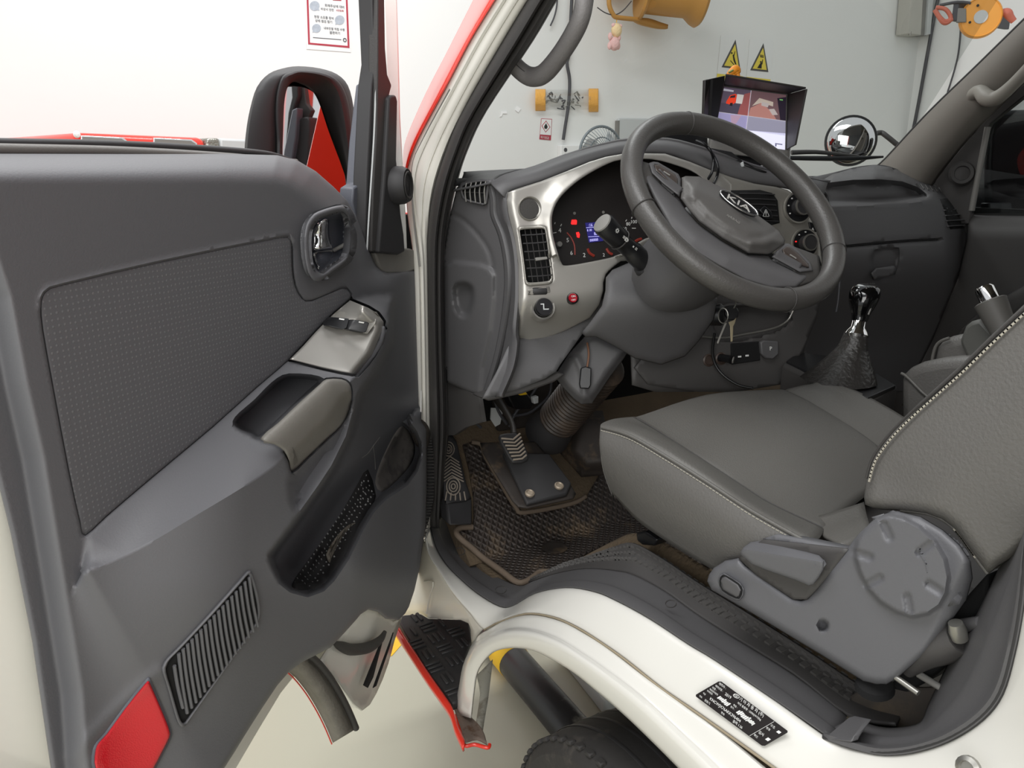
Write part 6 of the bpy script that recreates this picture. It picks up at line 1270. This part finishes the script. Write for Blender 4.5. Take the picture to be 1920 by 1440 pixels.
def stitches(name, path, par, n, l=.006, r=.0009):
    P = cr(path, 12); L = [0]
    for i in range(1, len(P)): L.append(L[-1] + (P[i] - P[i - 1]).length)
    vs = []; fs = []
    for k in range(n):
        s = L[-1] * (k + .5) / n; i = max(j for j in range(len(L)) if L[j] <= s); i = min(i, len(P) - 2)
        d = (P[i + 1] - P[i]).normalized(); c = P[i] + d * (s - L[i]); u = ZUP.cross(d).normalized() * r; w = d.cross(u)
        w = w.normalized() * r; b = len(vs)
        for e in (-1, 1):
            for su, sw in ((-1, -1), (1, -1), (1, 1), (-1, 1)): vs.append(c + d * l * .5 * e + u * su + w * sw)
        fs += [[b + q for q in f] for f in ([3, 2, 1, 0], [4, 5, 6, 7], [0, 1, 5, 4], [1, 2, 6, 5], [2, 3, 7, 6], [3, 0, 4, 7])]
    o = obj(name, vs, fs, M['stitch'], par, 0); o['kind'] = 'stuff'; return o
stitches('stitching', [p + V((-.003, 0, -.004)) for p in rails[3]], cu_, 64, .005, .0005)
tube('seam', [p + V((0, 0, -.001)) for p in mid[0]], .0022, M['seal'], cu_, 6, 4)
tube('seam', [p + V((0, 0, -.001)) for p in mid[-1]], .0022, M['seal'], cu_, 6, 4)
slab('cushion_base', [V((.30, .86, .64)), V((.58, .86, .64)), V((.58, .42, .64)), V((.30, .42, .64))], (0, 0, .34), M['dash_d'], seat, .02)
loft('cushion_flap', [[X(x, y, b) for x, y, b in r] for r in ([(1505, 974, .21), (1560, 960, .25), (1620, 941, .32)], [(1530, 996, .19), (1575, 985, .22), (1625, 965, .28)], [(1585, 1026, .14), (1605, 1015, .16), (1635, 1000, .20)])], M['leather'], seat, 3, 3, thick=.006)
# backrest
BKO = [(1622, 946), (1620, 932), (1624, 900), (1634, 866), (1653, 832), (1680, 800), (1714, 764), (1748, 733), (1802, 684), (1860, 627), (1925, 566), (2010, 492), (2110, 420), (2110, 940), (1990, 990), (1925, 1022), (1900, 1045), (1872, 1062), (1853, 1077), (1840, 1060), (1815, 1026), (1790, 992), (1766, 974), (1736, 963), (1690, 958), (1656, 956), (1636, 952)]
BPL = Plane((.115, 0, 0), (-1, 0, 0))
slab('backrest_pad', [BPL.at(x, y, -.012) for x, y in BKO], (.42, 0, 0), M['leather'], seat, .02, seg=4)
bk = relief('backrest_side', BKO, BPL, lambda Q: .004 + .018 * sstep(ldist(Q, BKO[3:13]) / 150), M['leather_s'], seat, 10, sm=1, thick=.008, edge=.022, ew=22)
STL = [(1630, 902), (1640, 868), (1658, 839), (1683, 809), (1717, 776), (1750, 747), (1804, 699), (1862, 643), (1928, 582), (1990, 528)]
stitches('stitching', [BPL.at(x, y, .006) for x, y in STL], bk, 62, .0062, .0009)
tube('seam', [BPL.at(x - 6, y - 5, .000) for x, y in STL], .0016, M['seal'], bk, 6, 4)
tube('backrest_piping', [BPL.at(x, y, .002) for x, y in ((1690, 957), (1736, 962), (1766, 973), (1790, 991), (1815, 1025), (1840, 1058), (1853, 1075))], .0025, M['leather'], bk, 8, 4)
stitches('stitching', [BPL.at(x, y, .004) for x, y in ((1790, 993), (1802, 1008), (1815, 1026), (1828, 1044))], bk, 12, .005, .0008)
# plastic side cover, lever, switch, disc
RCO = [(1326, 1090), (1329, 1078), (1338, 1065), (1360, 1051), (1386, 1046), (1398, 1060), (1420, 1076), (1486, 1121), (1502, 1125), (1514, 1121), (1530, 1104), (1558, 1066), (1584, 1034), (1608, 1003), (1640, 972), (1660, 962), (1682, 958), (1726, 968), (1768, 993), (1800, 1022), (1820, 1052), (1824, 1084), (1812, 1126), (1786, 1162), (1737, 1224), (1680, 1274), (1662, 1283), (1642, 1283), (1618, 1277), (1540, 1228), (1412, 1151), (1334, 1106)]
RCP = Plane((.098, 0, 0), (-1, 0, 0)); ra_ = RCP.at
DC = (1690, 1060)
DSK = [(1603, 1040), (1608, 1012), (1622, 988), (1643, 972), (1666, 966), (1694, 972), (1724, 988), (1752, 1014), (1772, 1048), (1779, 1082), (1775, 1112), (1762, 1136), (1740, 1151), (1712, 1157), (1682, 1148), (1652, 1130), (1628, 1104), (1612, 1072)]
SLOT = [(1663, 996, 1690, 1060), (1734, 1028, 1690, 1060), (1618, 1041, 1690, 1062), (1638, 1090, 1690, 1062), (1703, 1132, 1690, 1062), (1752, 1102, 1690, 1062)]
def rc_fn(Q):
    o = .004 + .012 * sstep(sdist(Q, DSK) / 10 + .6) - .03 * sstep((Q[:, 0] - 1735 - (1200 - Q[:, 1]) * .45) / 70)
    for x, y, cx, cy in SLOT:
        dx, dy = x - cx, y - cy; l = math.hypot(dx, dy); dx, dy = dx / l, dy / l
        o -= .0035 * sstep((9.5 - ldist(Q, [(x - dx * 13, y - dy * 13), (x + dx * 13, y + dy * 13)])) / 5)
    o -= .014 * sstep((12 - np.hypot(Q[:, 0] - 1543, Q[:, 1] - 1173)) / 5)
    o += G(Q, DSK[9:] + DSK[:1], .002, 2.2, 2)
    return o
rcv = relief('side_cover', RCO, RCP, rc_fn, M['plastic'], seat, 4, sm=1, thick=.02, edge=.012, ew=14, rings=[(DSK, (-5, -2, 1, 4), True)])
relief('lever_recess', [(1384, 1046), (1400, 1030), (1430, 1012), (1590, 1030), (1560, 1070), (1528, 1108), (1512, 1124), (1488, 1124), (1420, 1080)], RCP, .0005, M['dash_d'], seat, 10, sm=1, thick=.004)
relief('cover_top', [(1430, 1010), (1450, 1004), (1580, 1032), (1572, 1050), (1545, 1056), (1536, 1042), (1434, 1014)], RCP, -.004, M['plastic'], seat, 6, sm=0, thick=.02)
LVO = [(1387, 1038), (1394, 1026), (1408, 1016), (1432, 1012), (1470, 1022), (1536, 1041), (1545, 1050), (1544, 1068), (1536, 1082), (1525, 1096), (1516, 1098), (1492, 1088), (1440, 1070), (1410, 1058)]
relief('recline_lever', LVO, RCP, lambda Q: .022 - .026 * np.clip(((1030 + (Q[:, 0] - 1400) * .17) - Q[:, 1]) / 20, 0, 1) - .006 * np.clip((Q[:, 1] - (1034 + (Q[:, 0] - 1400) * .17)) / 40, 0, 1), M['plastic'], seat, 4, sm=1, thick=.01, edge=.005, ew=6, rings=[([(1398, 1029.7), (1543, 1054.3)], (-2, 0, 2), False)])
sw_ = relief('switch_rim', [(1346, 1088), (1350, 1077), (1359, 1075), (1388, 1093), (1395, 1104), (1394, 1116), (1387, 1126), (1379, 1126), (1352, 1111)], RCP, .009, M['plastic'], seat, 4, sm=1, thick=.008, edge=.003, ew=5)
relief('lumbar_switch', [(1351, 1089), (1355, 1081), (1361, 1081), (1384, 1096), (1390, 1106), (1386, 1118), (1380, 1120), (1356, 1106)], RCP, .013, M['dash'], sw_, 4, sm=1, thick=.006, edge=.003, ew=5)
tube('switch_gap', [ra_(x, y, .0105) for x, y in ((1350, 1089), (1354, 1080), (1361, 1080), (1385, 1095), (1391, 1106), (1387, 1119), (1380, 1121), (1355, 1107))], .0011, M['void'], sw_, 5, 2, True)
# seat frame rails and hardware behind the cover
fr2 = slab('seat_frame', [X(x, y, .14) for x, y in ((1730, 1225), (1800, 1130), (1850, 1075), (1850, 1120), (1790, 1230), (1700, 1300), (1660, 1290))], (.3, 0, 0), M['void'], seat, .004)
tube('seat_rail', [X(1840, 1168, .12), X(1765, 1178, .14)], .007, M['dash'], seat, 8, 1)
tube('buckle_sleeve', [X(x, y, .12) for x, y in ((1702, 1262), (1730, 1225), (1765, 1205), (1800, 1194))], [.006, .018, .022, .018], M['dash_d'], seat, 12, 4)
lathe('spring_end', X(1800, 1198, .11), V((-.3, .2, .9)), [(0, 0), (.008, 0), (.009, .01), (.007, .02), (0, .02)], M['steel'], seat, 14)
tube('seat_rail', [X(1680, 1270, .10), X(1722, 1300, .10)], .0035, M['steel'], seat, 8, 1); tube('seat_rail', [X(1722, 1264, .13), X(1765, 1290, .13)], .004, M['midgrey'], seat, 8, 1)
lathe('anchor_boot', X(1640, 1290, .12), V((-.2, 0, 1)), [(0, 0), (.022, 0), (.02, .008), (.014, .012), (0, .012)], M['void'], seat, 20)
# dusty carpet strip and ribbed mat beside the seat
cs_ = loft('sill_carpet', [[X(x, y, b) for x, y in r] for b, r in ((.215, [(1046, 1070), (1098, 1048), (1150, 1036), (1190, 1040), (1246, 1070), (1304, 1112), (1368, 1158), (1488, 1240), (1600, 1320)]), (.245, [(1100, 1040), (1150, 1014), (1185, 1000), (1225, 1008), (1270, 1030), (1330, 1068), (1400, 1112), (1510, 1190), (1630, 1270)]))], M['carpet'], None, 4, 3, thick=.004)
tag(cs_, 'dusty brown carpet strip on the floor between the seat and the ribbed sill mat', 'carpet')
smr0 = [(992, 1093), (1043, 1077), (1097, 1068), (1154, 1072), (1191, 1081), (1247, 1111), (1304, 1152), (1368, 1193), (1488, 1267), (1590, 1345), (1680, 1362)]
smr1 = [(1010, 1082), (1060, 1058), (1120, 1040), (1152, 1026), (1188, 1018), (1245, 1048), (1307, 1090), (1376, 1132), (1494, 1206), (1616, 1286), (1700, 1330)]
smat = loft('sill_mat', [xrow(smr0, .150), xrow(mixr(smr0, smr1, .3), .165), xrow(mixr(smr0, smr1, .7), .185), xrow(smr1, .19)], M['dash_d'], None, 4, 3, thick=.004)
tag(smat, 'ribbed charcoal rubber mat running along the sill beside the seat', 'mat')
rb = []
for k in range(96):
    t = k / 96 * 9; j = int(t); f_ = t - j
    for q, bx_ in ((.42, .173), (.62, .184), (.82, .190)):
        a = mixr(smr0, smr1, q + (k % 2) * .06); x = a[j][0] + (a[j + 1][0] - a[j][0]) * f_; y = a[j][1] + (a[j + 1][1] - a[j][1]) * f_
        c = X(x, y, bx_); d = X(x + 4, y + 3, bx_) - c; d.normalize(); rb.append((c + V((0, 0, .002)), d * .0048, V((.0055, 0, 0)), V((0, 0, .003))))
rbo = boxes('rib', rb, mat('dusty_rib', S(84, 82, 80), .7), smat); rbo['kind'] = 'stuff'
# floor mat
class FloorSurf:
    n = V((0, -.2, .98)).normalized(); slope = Plane((0, 1.48, .598), (0, -.642, .767))
    def at(s, px, py, off=0):
        p = Z(px, py, .598 + off)
        if p.y > 1.48: p = s.slope.at(px, py, off + .0)
        return p
FSF = FloorSurf()
MATO = [(854, 1000), (856, 992), (862, 988), (886, 986), (889, 970), (888, 930), (880, 880), (868, 834), (884, 828), (904, 832), (912, 856), (940, 905), (968, 950), (984, 960), (1070, 944), (1100, 930), (1130, 880), (1150, 850), (1300, 900), (1330, 1060), (1250, 1040), (1180, 1006), (1150, 1012), (1100, 1036), (1062, 1056), (1030, 1074), (1012, 1074), (1000, 1084), (980, 1095), (965, 1093), (940, 1070), (905, 1044), (880, 1024), (866, 1012)]
def mat_material():
    m = mat('waffle_mat', S(58, 50, 45), .6, dirt=(9, .55, S(104, 88, 70))); N = m.node_tree.nodes; L = m.node_tree.links; b = N['Principled BSDF']
    tc = N.new('ShaderNodeTexCoord'); hs = []
    for ang in (40, -50):
        mp = N.new('ShaderNodeMapping'); mp.inputs['Rotation'].default_value[2] = math.radians(ang); w = N.new('ShaderNodeTexWave'); w.inputs['Scale'].default_value = 24; w.inputs['Distortion'].default_value = .4
        L.new(tc.outputs['Object'], mp.inputs[0]); L.new(mp.outputs[0], w.inputs['Vector']); hs.append(w)
    mx = N.new('ShaderNodeMath'); mx.operation = 'MAXIMUM'; L.new(hs[0].outputs['Fac'], mx.inputs[0]); L.new(hs[1].outputs['Fac'], mx.inputs[1])
    bp = N.new('ShaderNodeBump'); bp.inputs['Strength'].default_value = .9; bp.inputs['Distance'].default_value = .006
    L.new(mx.outputs[0], bp.inputs['Height']); L.new(bp.outputs['Normal'], b.inputs['Normal']); return m
fm = thing('floor_mat', 'dirty waffle-patterned rubber floor mat in the driver footwell', 'mat', V((.4, 1.4, .6)))
relief('mat_sheet', MATO, FSF, .004, mat_material(), fm, 12, sm=1, thick=.006)
tube('mat_rim', [FSF.at(x, y, .006) for x, y in MATO[19:20] + [] ] if False else [FSF.at(x, y, .007) for x, y in ((886, 988), (862, 990), (856, 1000), (868, 1014), (882, 1025), (906, 1046), (941, 1071), (966, 1090), (982, 1092), (1000, 1082), (1012, 1073), (1030, 1072))], .0075, M['matrim'], fm, 8, 4, label='dusty mat rim')
tube('mat_rim', [FSF.at(x, y, .006) for x, y in ((884, 829), (902, 834), (911, 857), (939, 906), (967, 951), (984, 961), (1070, 945), (1098, 931))], .006, M['matrim'], fm, 8, 4)
lathe('mat_stud', FSF.at(1040, 1028, .004), (0, 0, 1), [(0, 0), (.03, 0), (.032, .003), (.024, .004), (.02, .002), (0, .002)], M['mat'], fm, 24)
rk = thing('seat_bracket', 'small black steel bracket on the dusty floor below the seat front', 'bracket', Z(1215, 1012, .63))
slab('bracket_plate', [X(x, y, .20) for x, y in ((1192, 1000), (1208, 997), (1232, 1012), (1226, 1024), (1204, 1022), (1194, 1014))], (.03, 0, 0), M['black'], rk, .003)
# accelerator-side moulding at the foot of the gaiter
bh = thing('floor_hump', 'dark moulded floor hump beyond the column gaiter', 'floor hump', V((.5, 1.5, .62)))
relief('hump', [(1050, 850), (1062, 800), (1085, 770), (1130, 770), (1150, 860), (1145, 890), (1090, 895)], Plane((.5, 1.52, .75), (-.5, -.6, .6)), lambda Q: .05 * sstep(sdist(Q, [(1050, 850), (1062, 800), (1085, 770), (1180, 770), (1180, 890), (1090, 895)]) / 30), M['mat'], bh, 6, sm=1, thick=.01)
# ------------------------------------------------------------------ gear lever, handbrake, middle seat
gl = thing('gear_lever', 'gear lever with glossy black knob, chrome collar and leather gaiter', 'gear lever', X(1600, 720, .66))
gz = 1.10
tp = [(1470, 678), (1482, 668), (1503, 660), (1540, 660), (1600, 676), (1650, 702), (1676, 720), (1680, 728), (1628, 747), (1590, 735), (1531, 708)]
slab('console_base', [Z(x, y, gz - .0) for x, y in ((1466, 682), (1484, 668), (1510, 661), (1600, 672), (1684, 722), (1630, 748), (1588, 736), (1530, 710))], (0, 0, -.14), M['dash_d'], gl, .008)
slab('console_rim', [Z(x, y, gz + .004) for x, y in ((1474, 677), (1486, 668), (1508, 661), (1600, 673), (1680, 722), (1628, 745), (1588, 733), (1532, 706))], (0, 0, -.008), M['black'], gl, .002)
gx = X(1600, 690, .66)
def gp2(x, y): return near(gx, x, y)
lm = mat('gaiter_leather', S(46, 44, 42), .38, bump=(120, .4, .006))
def gsec(cx, cy, w, d, n=16):
    c = gp2(cx, cy); k = (c - CAM).dot(CF) / FPX
    fw_ = V((CF.x, CF.y, 0)).normalized()
    return [c + CR_ * math.cos(t) * w * k * (1 + .10 * math.sin(5 * t)) + fw_ * math.sin(t) * d * k * (1 + .08 * math.cos(4 * t)) for t in [2 * math.pi * q / n for q in range(n)]]
skin('gaiter', [gsec(1576, 712, 68, 62), gsec(1584, 696, 56, 52), gsec(1592, 674, 40, 38), gsec(1600, 652, 27, 26), gsec(1604, 634, 22, 22), gsec(1606, 622, 19, 19)], lm, gl)
kx = gp2(1607, 622); kt = gp2(1622, 545); kdv = (kt - kx).normalized()
lathe('chrome_collar', kx - kdv * .012, kdv, [(0, 0), (.020, 0), (.023, .006), (.020, .012), (.014, .02), (.0135, .05), (0, .05)], M['chrome'], gl, 28, 'chrome collar')
kn2 = skin('knob', [[gp2(1611, 604) + (CR_ * math.cos(t) + V((CF.x, CF.y, 0)) * math.sin(t)) * r_ + (gp2(1611 + s_ * 14, 604 - s_ * 70) - gp2(1611, 604)) for t in [2 * math.pi * q / 20 for q in range(20)]] for s_, r_ in ((0, .012), (.06, .015), (.2, .017), (.38, .022), (.58, .027), (.76, .0285), (.90, .026), (.98, .019), (1.0, .006))], M['gloss'], gl, 3)
tube('knob_inlay', [gp2(x, y) - ray(x, y) * .019 for x, y in ((1624, 540), (1632, 556), (1634, 572), (1628, 590))], .0016, M['midgrey'], kn2, 6, 4)
kt2 = gp2(1622, 536); lathe('shift_plate', kt2 + V((0, 0, -.002)), kdv + V((-.25, -.3, .6)), [(0, 0), (.014, 0), (.0155, .002), (.012, .004), (0, .003)], M['chrome'], kn2, 24, 'chrome shift plate')
text('shift_pattern', '135', kt2 + V((-.012, -.012, .006)), CR_, FH, .012, M['inkblack'], kn2)
hb = thing('handbrake', 'handbrake lever with chrome push button beside the seat back', 'handbrake', X(1880, 640, .72))
hA, hB = X(1892, 640, .70), X(1857, 566, .70); hd = (hB - hA).normalized(); hL = (hB - hA).length
lathe('grip', hA, hd, [(0, -.05), (.020, -.05), (.021, hL * .4), (.025, hL * .95), (.0255, hL), (.022, hL + .002), (0, hL + .002)], M['midgrey'] if False else mat('handbrake_grip', S(92, 90, 86), .5), hb, 28)
lathe('button', hA + hd * hL, hd, [(0, 0), (.015, 0), (.015, .024), (.012, .028), (0, .028)], M['chrome'], hb, 24, 'chrome push button')
slab('lever_base', [X(x, y, .72) for x, y in ((1797, 640), (1808, 611), (1818, 603), (1838, 597), (1852, 612), (1900, 660), (1900, 720), (1830, 720))], (.07, 0, 0), mat('lever_cover', S(88, 88, 84), .5), hb, .008)
ms = thing('middle_seat', 'dark grey middle seat cushion and folded backrest beyond the driver seat', 'seat', V((.85, .75, .62)))
slab('cushion', [X(x, y, .70) for x, y in ((1684, 790), (1685, 712), (1690, 700), (1700, 690), (1722, 680), (1760, 672), (1900, 660), (1980, 700), (1980, 830), (1700, 830))], (.34, 0, 0), M['leather_s'], ms, .02, seg=3)
slab('folded_backrest', [X(x, y, .74) for x, y in ((1745, 715), (1746, 675), (1752, 650), (1762, 638), (1776, 632), (1802, 626), (1900, 622), (1960, 640), (1960, 760), (1760, 760))], (.30, 0, 0), M['leather_s'], ms, .02, seg=3)
tube('piping', [X(x, y, .698) for x, y in ((1690, 700), (1700, 706), (1716, 722), (1730, 736), (1745, 748))], .003, M['leather'], ms, 8, 3)
tube('piping', [X(x, y, .738) for x, y in ((1747, 700), (1748, 675), (1754, 651), (1764, 640), (1780, 634))], .003, M['leather'], ms, 8, 3)
# ------------------------------------------------------------------ certification label on the sill
LBQ = [(1350, 1276), (1479, 1372), (1434, 1409), (1302, 1304)]
LP0, LP1, LP3 = X(1350, 1276, .036), X(1479, 1372, .036), None
def lq(x, y): # the sill face slopes between its two edges
    t = max(0, min(1, ((x - 1350) * -.6 + (y - 1276) * .8) / 52)); return X(x, y, .022 - .018 * t)
LN = (lq(1479, 1372) - lq(1350, 1276)).cross(lq(1302, 1304) - lq(1350, 1276)).normalized(); LN = LN if LN.dot(CAM - lq(1390, 1340)) > 0 else -LN
cl = thing('certification_label', 'black vehicle data label with white print stuck on the white sill', 'label', lq(1390, 1340))
LPL = Plane(lq(1390, 1340), LN); lo_ = max((lq(*p) - LPL.p).dot(LN) for p in LBQ) + .0008
def lw(u, v, o=0):   # u along the long side, v down
    x = LBQ[0][0] + (LBQ[1][0] - LBQ[0][0]) * u + (LBQ[3][0] - LBQ[0][0]) * v; y = LBQ[0][1] + (LBQ[1][1] - LBQ[0][1]) * u + (LBQ[3][1] - LBQ[0][1]) * v
    return LPL.at(x, y, lo_ + o)
LBU = (lw(1, .5) - lw(0, .5)); LBV = (lw(.5, 0) - lw(.5, 1)); LUL = LBU.length; LVL = LBV.length
plate_ = slab('label_sheet', [lw(.02, 0), lw(.98, 0), lw(1, .06), lw(1, .94), lw(.98, 1), lw(.02, 1), lw(0, .94), lw(0, .06)], -LN * .0005, M['inkblack'], cl)
plate_.data.materials[0] = mat('label_black', S(34, 30, 30), .35)
def lt(s, u, v, h, sx=1.0): text('lettering', s, lw(u, v, .0004), LBU, LBV, h * LVL * 1.3, M['whiteink'], cl, .00005, sx=sx)
lt('제작자 :', .03, .14, .07); lt('기 아 자 동 차 (주)', .33, .15, .095)
lt('제작년월 :', .03, .28, .06); lt('2019', .185, .32, .095); lt('차대 총중량 : 3390(3415)kg', .36, .30, .062)
lt('차명 :', .03, .40, .06); lt('제원관리번호', .03, .50, .05); lt('차대번호', .03, .60, .05); lt('축중 :', .355, .45, .055); lt('형식 :', .355, .56, .055)
lt('KNCWJX76AKK396404', .14, .79, .095); lt('원동기', .12, .94, .065); lt('번호', .04, .92, .05); lt('변속', .36, .94, .06); lt('출력 1.26', .53, .94, .075)
lt('색상', .03, .76, .05)
tube('badge_ring', [lw(.275 + .035 * math.cos(t), .10 + .065 * math.sin(t), .0004) for t in [k * math.pi / 10 for k in range(20)]], .0004, M['whiteink'], cl, 4, 1, True)
lt('KIA', .25, .135, .07)
def bl_(u0, u1, v0, v1, o=.0003): slab('print_block', [lw(u0, v0, o), lw(u1, v0, o), lw(u1, v1, o), lw(u0, v1, o)], -LN * .0002, M['whiteink'], cl)
rnd2 = random.Random(5)
for u0, u1, v0, v1 in ((.17, .33, .42, .62), (.45, .62, .42, .62), (.60, .70, .45, .64)):
    for i in range(7):
        u = u0 + (u1 - u0) * i / 7; bl_(u, u + (u1 - u0) / 9, v0 + rnd2.uniform(0, .05), v1 - rnd2.uniform(0, .05))
bl_(.792, .796, .02, .98)
for s, v, h in (('구조', .24, .07), ('변경', .40, .06), ('검사', .70, .08), ('확인', .88, .06)): lt(s, .815, v, h)
bl_(.92, .96, .18, .28); bl_(.93, .97, .62, .74)
# ------------------------------------------------------------------ tidy
bpy.data.scenes.remove(TS)
